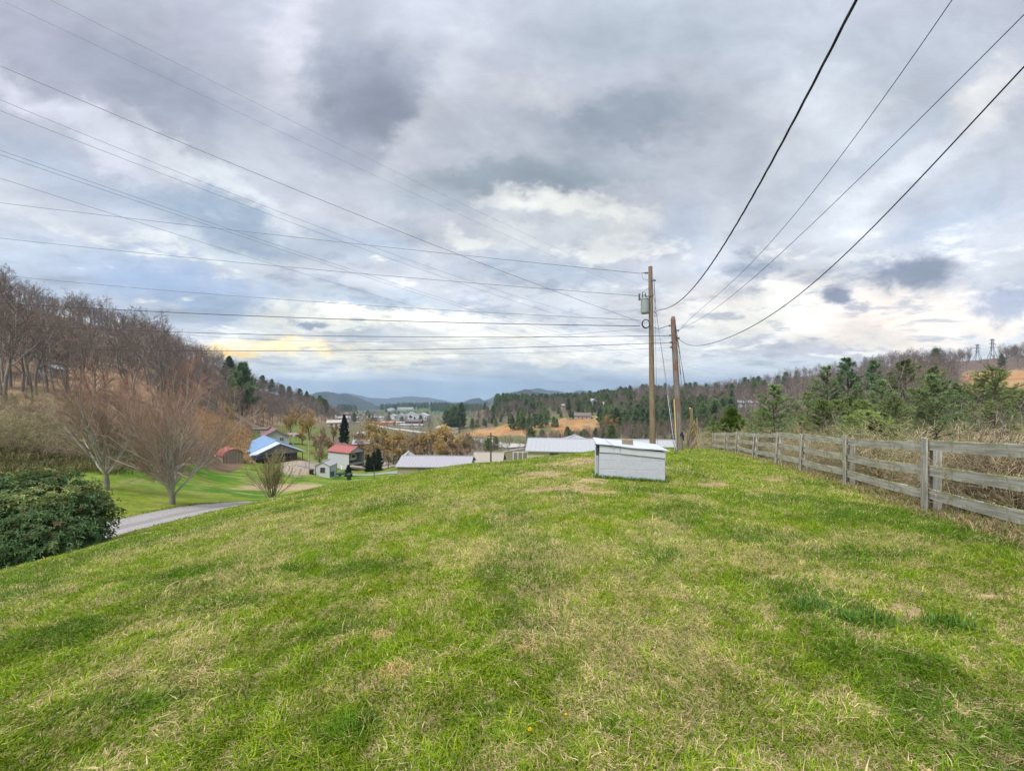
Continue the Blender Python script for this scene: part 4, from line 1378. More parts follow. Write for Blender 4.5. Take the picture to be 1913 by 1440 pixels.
# ---- dark evergreen bush at the left edge
def evergreen_bush():
    rng = np.random.default_rng(91)
    cx_, cy_, cz_ = 0, 0, .9
    lobes = [(-.9, -.1, .85, 1.25), (.1, .1, 1.0, 1.3), (1.0, .0, .75, 1.05), (-2.0, .1, .8, 1.2), (.5, -.6, .6, .95), (-.5, -.8, .55, .95), (1.45, -.2, .5, .75), (-1.5, -.7, .6, .9), (-.2, .5, 1.2, 1.0), (-1.3, .3, 1.25, .9), (.6, .3, 1.1, .85), (-2.8, .2, .8, 1.2)]
    P, N = [], []
    for (a, b, c, r) in lobes:
        n = int(1500 * r * r)
        d = nrm(rng.normal(0, 1, (n, 3)))
        rr = r * (1 - .32 * rng.random((n, 1)) ** 1.6)
        bumpy = np.where(rng.random((n, 1)) < .05, rng.uniform(1.05, 1.2, (n, 1)), 1.0) + .34 * (fbm(d[:, 0] * 3 + a * 5, d[:, 1] * 3 + d[:, 2] * 2.5, 3, 4) - .5)[:, None] * 2
        q = np.array([a, b, c]) + d * rr * bumpy * np.array([1, 1, .82])
        P.append(q)
        N.append(d)
    P, N = np.concatenate(P), np.concatenate(N)
    ins = np.zeros(len(P), bool)
    for (a, b, c, r) in lobes:
        ins |= (np.linalg.norm((P - np.array([a, b, c])) / np.array([1, 1, .82]), axis=1) < r * .62)
    ok = ~ins & (P[:, 2] > .05)
    P, N = P[ok], N[ok]
    # whorl of five to seven leaves at every shoot tip
    m = 6
    k = np.repeat(np.arange(len(P)), m)
    ax = nrm(N + np.array([0, 0, .5]) + rng.normal(0, .35, N.shape))
    u = nrm(np.cross(ax, rng.normal(0, 1, ax.shape)))
    w = np.cross(ax, u)
    th = np.tile(np.arange(m) * 6.283 / m, len(P)) + rng.normal(0, .25, len(k))
    D = nrm(u[k] * np.cos(th)[:, None] + w[k] * np.sin(th)[:, None] + ax[k] * rng.uniform(-.15, .6, (len(k), 1)))
    ln = rng.uniform(.07, .13, len(k))
    side = nrm(np.cross(D, ax[k]))
    nn = np.cross(side, D)
    b0 = P[k]
    b1 = b0 + D * (ln * .5)[:, None] + nn * .006
    b2 = b0 + D * ln[:, None] - np.array([0, 0, .02])
    wd = (ln * .17)[:, None]
    v = np.stack([b0, b1 + side * wd, b2, b1 - side * wd], 1).reshape(-1, 3)
    tone = fbm(P[:, 0] * 2 + 3, P[:, 2] * 2 + P[:, 1], 3, 6)[k]
    c = mixa(np.broadcast_to(np.array((.088, .162, .055)), (len(k), 3)), np.array((.36, .40, .13)), sstep(.40, .66, tone + .10 * (P[k][:, 2] - .9)) * (.4 + .6 * rng.random(len(k))))  # random yellow-green patches; light from above painted in as paler leaves higher up
    c *= rng.uniform(.7, 1.3, (len(k), 1))
    dead = rng.random(len(P))[k] < .06
    c[dead] = np.array((.20, .15, .07)) * rng.uniform(.7, 1.2, (dead.sum(), 1))
    lv = np_mesh('leaves', v, np.arange(len(v)).reshape(-1, 4), mat=M_LEAF, col=c.repeat(4, 0))
    n = 26
    a = rng.uniform(0, 6.28, n)
    st = grow(rng, np.stack([rng.uniform(-2.4, 1.1, n), rng.uniform(-.5, .4, n), np.zeros(n)], 1), nrm(np.stack([np.cos(a) * .6, np.sin(a) * .6, np.ones(n)], 1)), np.full(n, 1.5), np.full(n, .025),
              [dict(nseg=5, jit=.12, up=.03, taper=.4, n=7, ratio=.5, ang=45, tmin=.3, rr=.6), dict(nseg=3, jit=.15, up=.03, taper=.4)])
    return wood_mesh('stems', st, (5, 4), M_BARK, ((.20, .17, .13), (.22, .18, .14)), .007), lv


st, lv = evergreen_bush()
bx, by = -9.95, 8.5
r = empty('evergreen_bush', (bx, by, float(H(bx, by)) - .12), R(-8))
r.scale = (.83, .84, .93)
tag(r, 'large dark glossy evergreen bush on the lawn edge beside the driveway', 'bush')
link('stems', st, r)
link('leaves', lv, r)

# ------------------------------------------------------------------ lawn grass: blades by the hundred thousand
def grass():
    rng = np.random.default_rng(12)
    N = 820000
    px = rng.uniform(-160, 2080, N)
    Y = np.exp(rng.uniform(math.log(1.25), math.log(31), N))
    x = (px - CX) / F * Y
    # the lawn goes on to both sides and round the photographer's feet
    px2 = np.concatenate([rng.uniform(-900, -160, 80000), rng.uniform(2080, 2900, 60000)])
    Y2 = np.exp(rng.uniform(math.log(1.0), math.log(20), len(px2)))
    x = np.concatenate([x, (px2 - CX) / F * Y2, rng.uniform(-2.6, 2.6, 80000)])
    Y = np.concatenate([Y, Y2, rng.uniform(-.6, 1.3, 80000)])
    fx = np.interp(Y, [-10, 3, 6, 9, 12, 17, 20, 25, 30, 40], [1.5, 4.9, 6.15, 7.35, 8.2, 10.05, 10.9, 12.3, 13.5, 14])
    ex = np.interp(Y, [0, 10, 14, 18, 22, 28, 36], [-12.75, -12.8, -12.95, -13.2, -13.65, -14.6, -17])
    keep = (x < fx + .25 * (vnoise(x * 3, Y * 3, 4) - .2)) & (x > ex) & ~((x > 1.93) & (x < 3.32) & (Y > 9.25) & (Y < 10.4))
    x, Y = x[keep], Y[keep]
    n = len(x)
    c, s, l = lawn_colour(x, Y)
    keep = rng.random(n) > .92 * sstep(.93, .99, s)
    x, Y, s, l = x[keep], Y[keep], s[keep], l[keep]
    n = len(x)
    clump = fbm(x * 6, Y * 6, 2, 97)
    straw = rng.random(n) < (.09 + .70 * s)
    tone = rng.uniform(.7, 1.3, (n, 1)) * (.55 + .9 * clump[:, None])
    g = mixa(np.broadcast_to(np.array((.122, .232, .006)), (n, 3)), np.array((.33, .40, .021)), rng.random(n) ** 1.5 * (1 - .75 * l))
    g = mixa(g, np.array((.055, .150, .010)), l * .6)
    st = mixa(np.broadcast_to(np.array((.61, .505, .265)), (n, 3)), np.array((.44, .34, .17)), rng.random(n) ** 2)
    cc = np.where(straw[:, None], st, g) * tone
    orange = np.zeros(n, bool)
    for (a, b, ra, rb) in (ell(985, 1212, 24, 12), ell(742, 1255, 30, 14), ell(712, 1190, 22, 8)):
        orange |= (((x - a) / ra) ** 2 + ((Y - b) / rb) ** 2 < 1) & (rng.random(n) < .55)
    cc[orange] = np.array((.62, .45, .22)) * tone[orange]
    z = H(x, Y)
    far = np.maximum(1, Y / 5.0)
    h = rng.uniform(.018, .055, n) * (.6 + .8 * clump) * (1 + .5 * l) * np.where(straw, .75, 1) * far ** .25
    lush_long = rng.random(n) < .05
    h[lush_long] *= 1.7
    wd = rng.uniform(.0018, .0036, n) * far ** .8
    # blades lie over in loose swirls
    flow = fbm(x * 1.3, Y * 1.3, 3, 91) * 9 + rng.normal(0, 1.5, n)
    lean = np.abs(rng.normal(.75, .35, n)) + np.where(straw, .35, 0)
    dx_, dy_ = np.cos(flow), np.sin(flow)
    a = rng.uniform(0, 6.28, n)
    sx_, sy_ = np.cos(a) * wd, np.sin(a) * wd
    P = np.stack([x, Y, z - .004], 1)
    mid = P + np.stack([dx_ * h * lean * .35, dy_ * h * lean * .35, h * .62], 1)
    tip = P + np.stack([dx_ * h * lean * 1.25, dy_ * h * lean * 1.25, h * (1.05 - .28 * np.minimum(lean, 1.6))], 1)
    w = np.stack([sx_, sy_, np.zeros(n)], 1)
    v = np.stack([P - w, P + w, mid + w * .8, mid - w * .8, tip], 1).reshape(-1, 3)
    k = np.arange(n)[:, None] * 5
    q = k + np.array([[0, 1, 2, 3]])
    t = k + np.array([[3, 2, 4]])
    o = link('lawn_grass', np_mesh('lawn_grass', v, q, t, mat=M_GRASS, col=cc.repeat(5, 0)))
    tag(o, 'short patchy lawn grass, green with straw coloured blades', kind='stuff')


M_GRASS = veg_mat('grass', attr=True, trans=.35, rand=0, rough=.55)
grass()


def tufts(name, label, spots, seed, h0, h1, wd, colours, flop=.6):
    """coarse grass: blades with three joints; spots = array x, y, count"""
    rng = np.random.default_rng(seed)
    x = np.concatenate([np.full(int(c), a) + rng.normal(0, r, int(c)) for a, b, c, r in spots])
    y = np.concatenate([np.full(int(c), b) + rng.normal(0, r, int(c)) for a, b, c, r in spots])
    n = len(x)
    P = np.stack([x, y, H(x, y) - .01], 1)
    a = rng.uniform(0, 6.28, n)
    h = rng.uniform(h0, h1, n)
    ln = np.abs(rng.normal(0, flop, n))
    d = np.stack([np.cos(a), np.sin(a), np.zeros(n)], 1)
    s = np.stack([-np.sin(a), np.cos(a), np.zeros(n)], 1) * wd * rng.uniform(.6, 1.2, (n, 1))
    up = np.array([[0, 0, 1.0]])
    p1 = P + d * (h * ln * .18)[:, None] + up * (h * .45)[:, None]
    p2 = P + d * (h * ln * .55)[:, None] + up * (h * .82)[:, None]
    p3 = P + d * (h * ln * 1.15)[:, None] + up * (h * np.clip(1.05 - ln * .35, .3, 1))[:, None]
    v = np.stack([P - s, P + s, p1 + s, p1 - s, p2 + s * .7, p2 - s * .7, p3], 1).reshape(-1, 3)
    k = np.arange(n)[:, None] * 7
    q = np.concatenate([k + np.array([[0, 1, 2, 3]]), k + np.array([[3, 2, 4, 5]])])
    t = k + np.array([[5, 4, 6]])
    cs = np.array(colours)[rng.integers(0, len(colours), n)] * rng.uniform(.7, 1.25, (n, 1))
    return tag(link(name, np_mesh(name, v, q, t, mat=M_GRASS, col=cs.repeat(7, 0))), label, kind='stuff')


rng = np.random.default_rng(44)
# longer grass at the block box, under the fence and at the dark clumps of the lawn
sp_ = [(x_, 9.22 - (x_ - 1.92) * .132 - .05, 34, .045) for x_ in np.linspace(1.86, 3.36, 34)] + [(1.88 + .13 * t_, 9.2 + t_, 16, .05) for t_ in np.linspace(0, 1.2, 10)]
for (a, b, ra, rb) in LUSH[:4]:
    sp_ += [(a + rng.normal(0, ra * .4), b + rng.normal(0, rb * .4), 18, .05) for _ in range(7)]
tufts('long_grass', 'longer dark green grass tufts round the white box and in the lawn', sp_, 45, .04, .11, .004, ((.07, .17, .03), (.10, .22, .03), (.14, .26, .04)))
fl_y = np.array([1.0, 3.05, 6.04, 9.03, 11.6, 13.8, 17.2, 20, 22.6, 25.2])
fl_x = np.array([3.9, 4.74, 5.98, 7.2, 8.0, 8.7, 9.9, 10.7, 11.5, 12.1])
sp_ = []
for _ in range(520):
    yv = math.exp(rng.uniform(math.log(2.6), math.log(26)))
    sp_.append((float(np.interp(yv, fl_y, fl_x)) + abs(rng.normal(.12, .2)) - .05, yv, 20, .09))
tufts('dry_grass', 'flattened straw and green grass along the foot of the fence', sp_, 46, .05, .18, .004, ((.50, .38, .20), (.42, .30, .15), (.34, .26, .13), (.14, .21, .03), (.18, .25, .04), (.55, .46, .27)), 1.3)
sp_ = []
for _ in range(4200):
    yv = math.exp(rng.uniform(math.log(2.4), math.log(34)))
    off = rng.uniform(.4, 1) ** 1.4 * (2.5 + yv * .7)
    xx = float(np.interp(yv, [1, 25.2, 34], [3.9, 12.1, 13.5])) + off
    if vnoise(np.array([xx * .7]), np.array([yv * .7]), 9)[0] > .35:
        sp_.append((xx, yv, 24, .12 + yv * .006))
tufts('dry_grass', 'tall tan winter weeds in the rough beyond the fence', sp_, 47, .2, .68, .005, ((.38, .30, .16), (.30, .235, .12), (.46, .38, .21), (.22, .18, .10), (.18, .19, .06), (.14, .19, .045)), .6)
sp_ = []
for _ in range(1500):
    p_ = rng.uniform(-80, 330)
    yv = float(np.interp(p_, [-100, 0, 210, 330], [24, 27, 29, 38])) + rng.uniform(0, 11)
    sp_.append(((p_ - CX) / F * yv, yv, 16, .3))
tufts('undergrowth', 'low green and brown tangle on the bank behind the bare trees', sp_, 48, .15, .7, .018, ((.10, .14, .03), (.14, .16, .045), (.22, .17, .08), (.07, .10, .025), (.28, .19, .10)), .8)

sp_ = []
for _ in range(1100):
    p_, yv = rng.uniform(385, 470), rng.uniform(78, 108)
    sp_.append(((p_ - CX) / F * yv, yv, 14, .5))
tufts('dry_grass', 'orange brown dry grass on the bank above the red shed', sp_, 49, .3, .8, .03, ((.52, .33, .17), (.44, .27, .13), (.56, .42, .24), (.30, .22, .10)), .8)

sp_ = []
for _ in range(420):
    yv = rng.uniform(8, 34)
    side = rng.choice([-1, 1])
    xc = float(np.interp(yv, [0, 10, 14, 18, 22, 28, 36], [-14.3, -14.35, -14.5, -14.75, -15.2, -16.2, -18.5]))
    sp_.append((xc + side * (1.45 + abs(rng.normal(0, .12))), yv, 14, .12))
tufts('verge_grass', 'ragged green and straw grass along both edges of the driveway', sp_, 50, .04, .13, .008, ((.12, .20, .02), (.18, .24, .03), (.40, .32, .16), (.09, .15, .02)), .9)

# dandelions
M_DAND = mat('dandelion_yellow', (.75, .52, .02), (.62, .40, .01), 60, .6)
M_STEM = mat('dandelion_stem', (.14, .22, .04))
for i, (px, py) in enumerate(((988, 1377), (690, 1109), (1056, 1343))):
    x, y = ground_at(px, py)
    r = empty('dandelion', (x, y, float(H(x, y))))
    tag(r, ('single yellow dandelion in the near lawn, largest and brightest of the three', 'small yellow dandelion in the lawn farther off to the left', 'half open yellow dandelion just behind the brightest one')[i], 'flower', 'dandelions in the lawn')
    MB().tube([(0, 0, 0), (.004, 0, .03), (.006, -.004, .045)], .0016, 6).build('stem', M_STEM, r)
    f = MB()
    for ring, rr, zz in ((14, .017, .046), (11, .012, .050), (7, .007, .053)):
        for k in range(ring):
            a = 6.283 * k / ring + rr * 90
            w = 2.2 / ring * rr
            c_, s_ = math.cos(a), math.sin(a)
            f.poly([(.006, -.004, zz - .002), (.006 + c_ * rr * .6 - s_ * w, -.004 + s_ * rr * .6 + c_ * w, zz), (.006 + c_ * rr, -.004 + s_ * rr, zz + .002), (.006 + c_ * rr * .6 + s_ * w, -.004 + s_ * rr * .6 - c_ * w, zz)], [(0, 1, 2, 3)])
    f.build('flower_head', M_DAND, r)
    r.scale = ((.75,) * 3, (.7,) * 3, (.5,) * 3)[i]

# ------------------------------------------------------------------ rough growth beyond the fence
def bramble(seed, h, twig, n=26, leafn=0, leafc=(.3, .2, .1)):
    rng = np.random.default_rng(seed)
    a = rng.uniform(0, 6.28, n)
    e = np.radians(90 - np.abs(rng.normal(10, 26, n)))
    D = np.stack([np.cos(a) * np.cos(e), np.sin(a) * np.cos(e), np.sin(e)], 1)
    P = np.stack([rng.normal(0, h * .22, n), rng.normal(0, h * .22, n), np.zeros(n)], 1)
    g = grow(rng, P, D, h * rng.uniform(.6, 1.15, n), np.full(n, .0075), [dict(nseg=7, jit=.13, up=-.02, taper=.4, n=9, ratio=.42, ang=46, tmin=.15, rr=.6), dict(nseg=4, jit=.16, up=-.01, taper=.4, n=5, ratio=.5, ang=46, tmin=.1, rr=.6), dict(nseg=2, jit=.16, up=0, taper=.5)])
    st = wood_mesh('stems', g[:1], (4,), M_BARK, (tuple(v * .95 for v in twig),), .005)
    vs, qs, cs, off = [], [], [], 0
    for (P0, P1, R0, R1, _) in g[1:]:
        v, q = tubes(P0, P1, np.maximum(R0, .0034), np.maximum(R1, .003), 3)
        vs.append(v); qs.append(q + off); off += len(v); cs.append(np.array(twig) * rng.uniform(.7, 1.3, (len(P0), 1, 1)).repeat(6, 1).reshape(-1, 1))
    if leafn:
        P0, P1, _, _, Dd = g[2]
        k = rng.integers(0, len(P0), leafn)
        v, q = cards(P0[k], nrm(Dd[k] + rng.normal(0, .8, (leafn, 3))), rng.uniform(.025, .05, leafn), np.full(leafn, .022), rng)
        vs.append(v); qs.append(q + off); cs.append(np.array(leafc) * rng.uniform(.6, 1.3, (leafn, 1, 1)).repeat(4, 1).reshape(-1, 1))
    return st, np_mesh('twigs', np.concatenate(vs), np.concatenate(qs), mat=M_TWIG, col=np.concatenate(cs))


BR = [bramble(501, 1.3, (.33, .275, .175)), bramble(502, 1.5, (.31, .25, .155), 24, 400, (.36, .30, .15)), bramble(503, 1.2, (.42, .37, .24), 22, 300, (.25, .26, .08)), bramble(504, 1.7, (.29, .26, .14), 22, 900, (.20, .24, .07))]
BR_L = ('tangled grey brown bramble thicket growing beyond the board fence', 'rust brown bramble with dead leaves growing beyond the board fence', 'pale grey bramble of thin canes growing beyond the board fence', 'bramble with a few green leaves growing beyond the board fence')
BR_S = {}
rng = np.random.default_rng(77)
cnt = 0
for _ in range(2000):
    if cnt >= 150:
        break
    yv = math.exp(rng.uniform(math.log(4.5), math.log(36)))
    x0 = float(np.interp(yv, [1, 25.2, 36], [3.9, 12.1, 12.5]))
    xx = x0 + 1.3 + rng.random() ** 1.3 * (3 + yv * .75)
    if abs((xx / yv * F + CX) - 1650) > 380:
        continue
    k = int(rng.integers(0, 4))
    loc = (xx, yv, float(H(xx, yv)) - .05)
    s = rng.uniform(.5, .95) * (1 + yv * .012)
    if k in BR_S:
        copy_to(BR_S[k], loc, rng.uniform(0, 6.28), s, BR_L[k], 'brambles beyond the fence')
    else:
        BR_S[k] = shrub_thing('bramble', BR[k], BR_L[k], 'shrub', 'brambles beyond the fence', loc, 0, s)
    cnt += 1
for px, Y, s, k in ((1310, 27, .75, 2), (1322, 30, .9, 0), (1300, 31, .8, 2), (1345, 32, 1.0, 3), (1295, 25, .5, 2), (1352, 26, .8, 1)):
    copy_to(BR_S[k], gpos(px, Y, -.05), rng.uniform(0, 6), s, 'bramble tangle at the far end of the board fence', 'brambles at the fence end')
# scrub clothing the left bank
for _ in range(60):
    p_ = rng.uniform(-40, 330)
    yv = float(np.interp(p_, [-100, 0, 210, 330], [26, 29, 31, 40])) + rng.uniform(.5, 13)
    copy_to(BR_S[int(rng.choice([0, 1, 3]))], gpos(p_, yv, -.05), rng.uniform(0, 6), rng.uniform(.8, 1.7), 'wild scrub shrub on the bank behind the two bare trees', 'scrub on the left bank')

# young pines and bare saplings beyond the fence
WP = [pine_template(601, 7, .34, rnd=.55, nw=12, nb=6, tl=.17, dens=8, low=.14, sparse=.12, green=(.19, .26, .115)), pine_template(602, 7, .31, rnd=.6, nw=12, nb=5, tl=.17, dens=8, low=.18, sparse=.12, green=(.135, .235, .115)),
      pine_template(603, 5, .40, rnd=.45, nw=11, nb=7, tl=.19, dens=7, low=.08, sparse=.1, green=(.20, .265, .085)), pine_template(604, 7, .35, rnd=.5, nw=12, nb=6, tl=.2, dens=6, low=.1, sparse=.3, green=(.21, .25, .105))]
WP_S = {}


def wpine(k, px, base, top, Y, wide, label, group=None):
    p = at(px, base, Y)
    p[2] = float(H(p[0], p[1])) - .1
    h = (EYE - (top - CY) / F * Y) - p[2]
    s = h / (7, 7, 5, 7)[k]
    if k not in WP_S:
        WP_S[k] = tree_thing('pine_tree', *WP[k], label, 'tree', group, p, px * .37, s)
        WP_S[k].scale = (s * wide, s * wide, s)
        return
    copy_to(WP_S[k], p, px * .37, (s * wide, s * wide, s), label, group)


for a in ((0, 1545, 810, 690, 34, 1.15, 'pale green young pine, first pine right of the bare sapling'), (1, 1583, 812, 672, 38, 1.25, 'tall blue green pine with drooping top in the middle of the pine group'),
          (1, 1632, 812, 676, 42, 1.05, 'tall dark pine just right of the blue green pine'), (3, 1690, 815, 678, 33, 1.2, 'thin grey green pine with many bare twigs'), (3, 1742, 815, 690, 36, 1.1, 'thin olive pine leaning among bare branches'),
          (2, 1795, 815, 730, 44, 1.3, 'bushy green pine below the orange clearing'), (2, 1850, 818, 738, 38, 1.25, 'yellow green bushy pine near the right edge'), (2, 1885, 815, 728, 46, 1.3, 'dark green bushy pine highest at the right edge'),
          (2, 1700, 815, 730, 45, 1.5, 'wide green pine filling the gap behind the two thin pines'), (0, 1668, 815, 715, 50, 1.3, 'pale pine behind the tall dark pine'), (2, 1762, 815, 728, 48, 1.4, 'wide dull green pine behind the leaning olive pine'),
          (2, 1822, 812, 736, 52, 1.4, 'green pine crown just under the left tip of the orange clearing'), (0, 1868, 825, 748, 30, 1.2, 'olive green pine close to the right edge, in front'), (3, 1510, 812, 735, 38, 1.3, 'thin low pine at the left edge of the pine group'), (2, 1565, 820, 752, 32, 1.5, 'wide low pine at the feet of the first two pines'),
          (2, 1915, 835, 735, 30, 1.3, 'bright green pine cut by the right edge of the photo'), (0, 1820, 830, 752, 27, 1.2, 'low yellow green pine in front of the right hand pines'), (0, 1770, 820, 735, 40, 1.2, 'mid green pine behind the leaning olive pine'),
          (1, 2030, 830, 700, 36, 1.2, 'dark pine just beyond the right edge'), (0, 1600, 815, 725, 30, 1.0, 'small pale pine in front of the tall blue green pine'), (2, 1660, 822, 760, 28, 1.3, 'low round pine at the feet of the tall pines'),
          (3, 1725, 830, 745, 25, 1.2, 'sparse young pine with grey dead twigs nearest the fence'), (2, 1408, 808, 788, 60, 1.5, 'low green pine mound left of the bare sapling'), (2, 1440, 808, 786, 64, 1.6, 'low dark pine mound beside the bare sapling')):
    wpine(*a)
CEDB = pine_template(605, 3, .52, nw=16, nb=8, tl=.24, dens=7, low=.02, green=(.075, .135, .022))
p = gpos(1367, 31, -.1)
h = (EYE - (767 - CY) / F * 31) - p[2]
r = tree_thing('cedar_tree', *CEDB, 'bright yellow green bushy cedar at the far end of the board fence', 'tree', None, p, 0, h / 3)
r.scale = (h / 3 * 1.05, h / 3 * 1.05, h / 3)
rng = np.random.default_rng(93)
GS = None
for i in range(46):
    yv = float(np.exp(rng.uniform(math.log(11), math.log(40))))
    px = rng.uniform(1400, 1940)
    xx = (px - CX) / F * yv
    if xx < float(np.interp(yv, [1, 25.2, 40], [3.9, 12.1, 13])) + 2.5:
        continue
    k = int(rng.choice([2, 2, 3, 0]))
    src = WP_S[k]
    s = rng.uniform(.22, .5) * (1 + yv * .012)
    copy_to(src, (xx, yv, float(H(xx, yv)) - .1), rng.uniform(0, 6), (s * 1.35, s * 1.35, s), 'small young evergreen growing among the brambles beyond the fence', 'small evergreens beyond the fence')
SAP = [bare_template(701 + i, 6, .9, twig=(.20, .165, .145), bark=(.22, .19, .165), rm=.012, n2=5, n3=5, fork=.25) for i in range(3)]
SAP_S = []
for i, (k, px, top, Y, lab) in enumerate(((0, 1475, 712, 45, 'dark bare sapling standing alone left of the pines'), (1, 1680, 690, 31, 'pale grey bare sapling with forked branches among the pines'), (2, 1755, 735, 26, 'grey bare sapling with wide branches before the right pines'),
                                     (0, 1425, 735, 60, 'small dark bare tree above the fence left of the sapling'), (1, 1840, 740, 22, 'bare grey sapling before the yellow green pine'), (2, 1715, 715, 35, 'bare sapling between the two thin pines'),
                                     (0, 1625, 740, 28, 'bare brown sapling in front of the tall dark pine'), (1, 1880, 760, 17, 'bare sapling close behind the fence near the right edge'), (2, 1530, 765, 30, 'low bare sapling at the left foot of the pine group'), (0, 1790, 760, 20, 'bare branching sapling in front of the low yellow green pine'), (1, 1600, 745, 24, 'bare grey sapling before the small pale pine'), (2, 1900, 745, 24, 'tall bare sapling at the right edge of the photo'), (0, 1560, 770, 22, 'low bare bush like sapling nearest the fence'), (1, 1450, 770, 30, 'low pale sapling left of the pine group, above the fence'))):
    p = gpos(px, Y, -.1)
    h = (EYE - (top - CY) / F * Y) - p[2]
    if i < 3:
        SAP_S.append(tree_thing('bare_sapling', *SAP[k], lab, 'tree', None, p, i * 2.1, h / 6))
    else:
        copy_to(SAP_S[k], p, i * 1.7, h / 6, lab)

# ------------------------------------------------------------------ board fence
M_BOARD = mat('weathered_board', (.56, .535, .47), (.33, .30, .255), 5, .9, lo=.42, hi=.6, stretch=(.35, 5, 7), c3=(.30, .30, .17), scale3=7, lo3=.54, hi3=.66, bmp=.5, bdist=.006)
M_POST = mat('weathered_post', (.52, .50, .455), (.29, .27, .235), 6, .9, lo=.42, hi=.6, stretch=(6, 6, .4), c3=(.29, .27, .21), scale3=4, bmp=.5, bdist=.006)
M_MOSS = veg_mat('lichen', attr=True, trans=.2, rand=0)
posts = [(1.6, 3.9, .05, 0), (3.05, 4.74, .0, 0), (6.04, 5.98, 0, .0), (9.03, 7.2, .02, .01), (11.6, 8.0, .07, 0), (13.8, 8.7, .12, .0), (17.2, 9.9, .15, .03), (20.0, 10.7, .10, 0), (22.6, 11.5, .06, 0), (25.2, 12.1, .02, 0)]
fence = empty('board_fence', (5.98, 6.04, float(H(5.98, 6.04))))
tag(fence, 'weathered grey three rail board fence running away along the lawn', 'fence')
fo = Vector(fence.location)
rngf = random.Random(4)
tops = []
for (y, x, lean, l2) in posts:
    z = float(H(x, y))
    hp = 1.10 if y < 10 else 1.06
    a = Vector((math.sin(0) + lean * 1.0, l2, 1)).normalized()
    # along-fence and across-fence axes
    d = Vector((.38, .92, 0)).normalized()
    n = Vector((-.92, .38, 0)).normalized()
    base = Vector((x, y, z))
    tops.append((base, a, hp))
    q = (Matrix((n, d, a)).transposed()).to_4x4()
    o = MB().box(-.165, -.065, -.05, .05, -.25, hp - .10).build('post', M_POST, fence, bevel=.008)
    o.matrix_local = Matrix.Translation(base - fo) @ q
    o = MB().box(-.0, .024, -.072, .072, .02 if y > 7 else -.0, hp).build('batten', M_POST, fence, bevel=.004)
    o.matrix_local = Matrix.Translation(base - fo) @ q
for i in range(len(posts) - 1):
    (b0, a0, h0), (b1, a1, h1) = tops[i], tops[i + 1]
    for ht in (.985, .64, .30):
        ja, jb = rngf.uniform(-.015, .015), rngf.uniform(-.02, .02)
        n = Vector((-.92, .38, 0))
        p = b0 + a0 * (ht + ja) - n * .033
        q = b1 + a1 * (ht + jb) - n * .033
        L = (q - p).length
        hw = .07
        vs, fs = [], []
        m = 14
        for k in range(m + 1):
            t = k / m
            sag = -.02 * math.sin(math.pi * t) + rngf.uniform(-.003, .003)
            for (yy2, zz2) in ((-.014, -hw), (.014, -hw), (.014, hw + rngf.uniform(-.004, .004)), (-.014, hw + rngf.uniform(-.004, .004))):
                vs.append((L * t, yy2, zz2 + sag))
        for k in range(m):
            for c in range(4):
                fs.append((k * 4 + c, k * 4 + (c + 1) % 4, k * 4 + 4 + (c + 1) % 4, k * 4 + 4 + c))
        fs += [(3, 2, 1, 0), (m * 4, m * 4 + 1, m * 4 + 2, m * 4 + 3)]
        o = MB().poly(vs, fs).build('rail', M_BOARD, fence)
        d = (q - p).normalized()
        s = Vector((0, 0, 1)).cross(d).normalized()
        u = d.cross(s)
        o.matrix_local = Matrix.Translation(p - fo) @ Matrix((d, s, u)).transposed().to_4x4()
        # lichen fringe on the top edge
        if i in (1, 2, 3, 4):
            nn = int((900 if ht < .9 else 350) * L / 3)
            rg = np.random.default_rng(i * 7 + int(ht * 100))
            t = rg.random(nn)
            t = t[vnoise(t * 14, t * 0, i + int(ht * 10)) > (.32 if ht < .9 else .5)]
            nn = len(t)
            P = np.stack([t * L, rg.uniform(-.014, .014, nn), hw - .02 * np.sin(math.pi * t) - .003], 1)
            D = nrm(np.stack([rg.normal(0, .8, nn), rg.normal(0, .6, nn), np.ones(nn)], 1))
            v, qd = cards(P, D, rg.uniform(.008, .022, nn), np.full(nn, .012), rg)
            lo = link('lichen', np_mesh('lichen', v, qd, mat=M_MOSS, col=(np.array((.42, .42, .16)) * rg.uniform(.6, 1.2, (nn, 1))).repeat(4, 0)), o)

# ------------------------------------------------------------------ white block box on the crest
M_WHITE = mat('white_paint_block', (.48, .505, .565), (.42, .445, .50), 9, .75, c3=(.36, .37, .37), scale3=2.5, lo3=.62, hi3=.78, bmp=.35, bdist=.004)
M_LID = mat('white_lid', (.53, .56, .61), (.46, .49, .53), 5, .55, c3=(.50, .50, .49), scale3=3, lo3=.6, hi3=.75)
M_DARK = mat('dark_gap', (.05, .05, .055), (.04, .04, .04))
bz = -.50
box = empty('block_well_box', (1.917, 9.2, bz), R(-7.5))
tag(box, 'white painted concrete block box with an overhanging lid on the lawn crest', 'well house')
BW, BD = 1.407, 1.2
w = MB()
bh, g_ = .2, .007
for row in range(-1, 4):
    z0 = row * bh + .06
    z1 = min(z0 + bh - g_, .62)
    for (ax, ln) in (('f', BW), ('l', BD), ('r', BD), ('b', BW)):
        off = (.2 if row % 2 else .4)
        xs_ = [0.0]
        c = off if off < ln else ln
        while c < ln - .02:
            xs_.append(c)
            c += .4
        xs_.append(ln)
        for a, b in zip(xs_[:-1], xs_[1:]):
            a += g_ / 2
            b -= g_ / 2
            if ax == 'f':
                w.box(a, b, 0, .15, z0, z1)
            elif ax == 'b':
                w.box(a, b, BD - .15, BD, z0, z1)
            elif ax == 'l' and a < BD - .2:
                w.box(0, .15, max(a, .158), min(b, BD - .158), z0, z1)
            elif ax == 'r' and a < BD - .2:
                w.box(BW - .15, BW, max(a, .158), min(b, BD - .158), z0, z1)
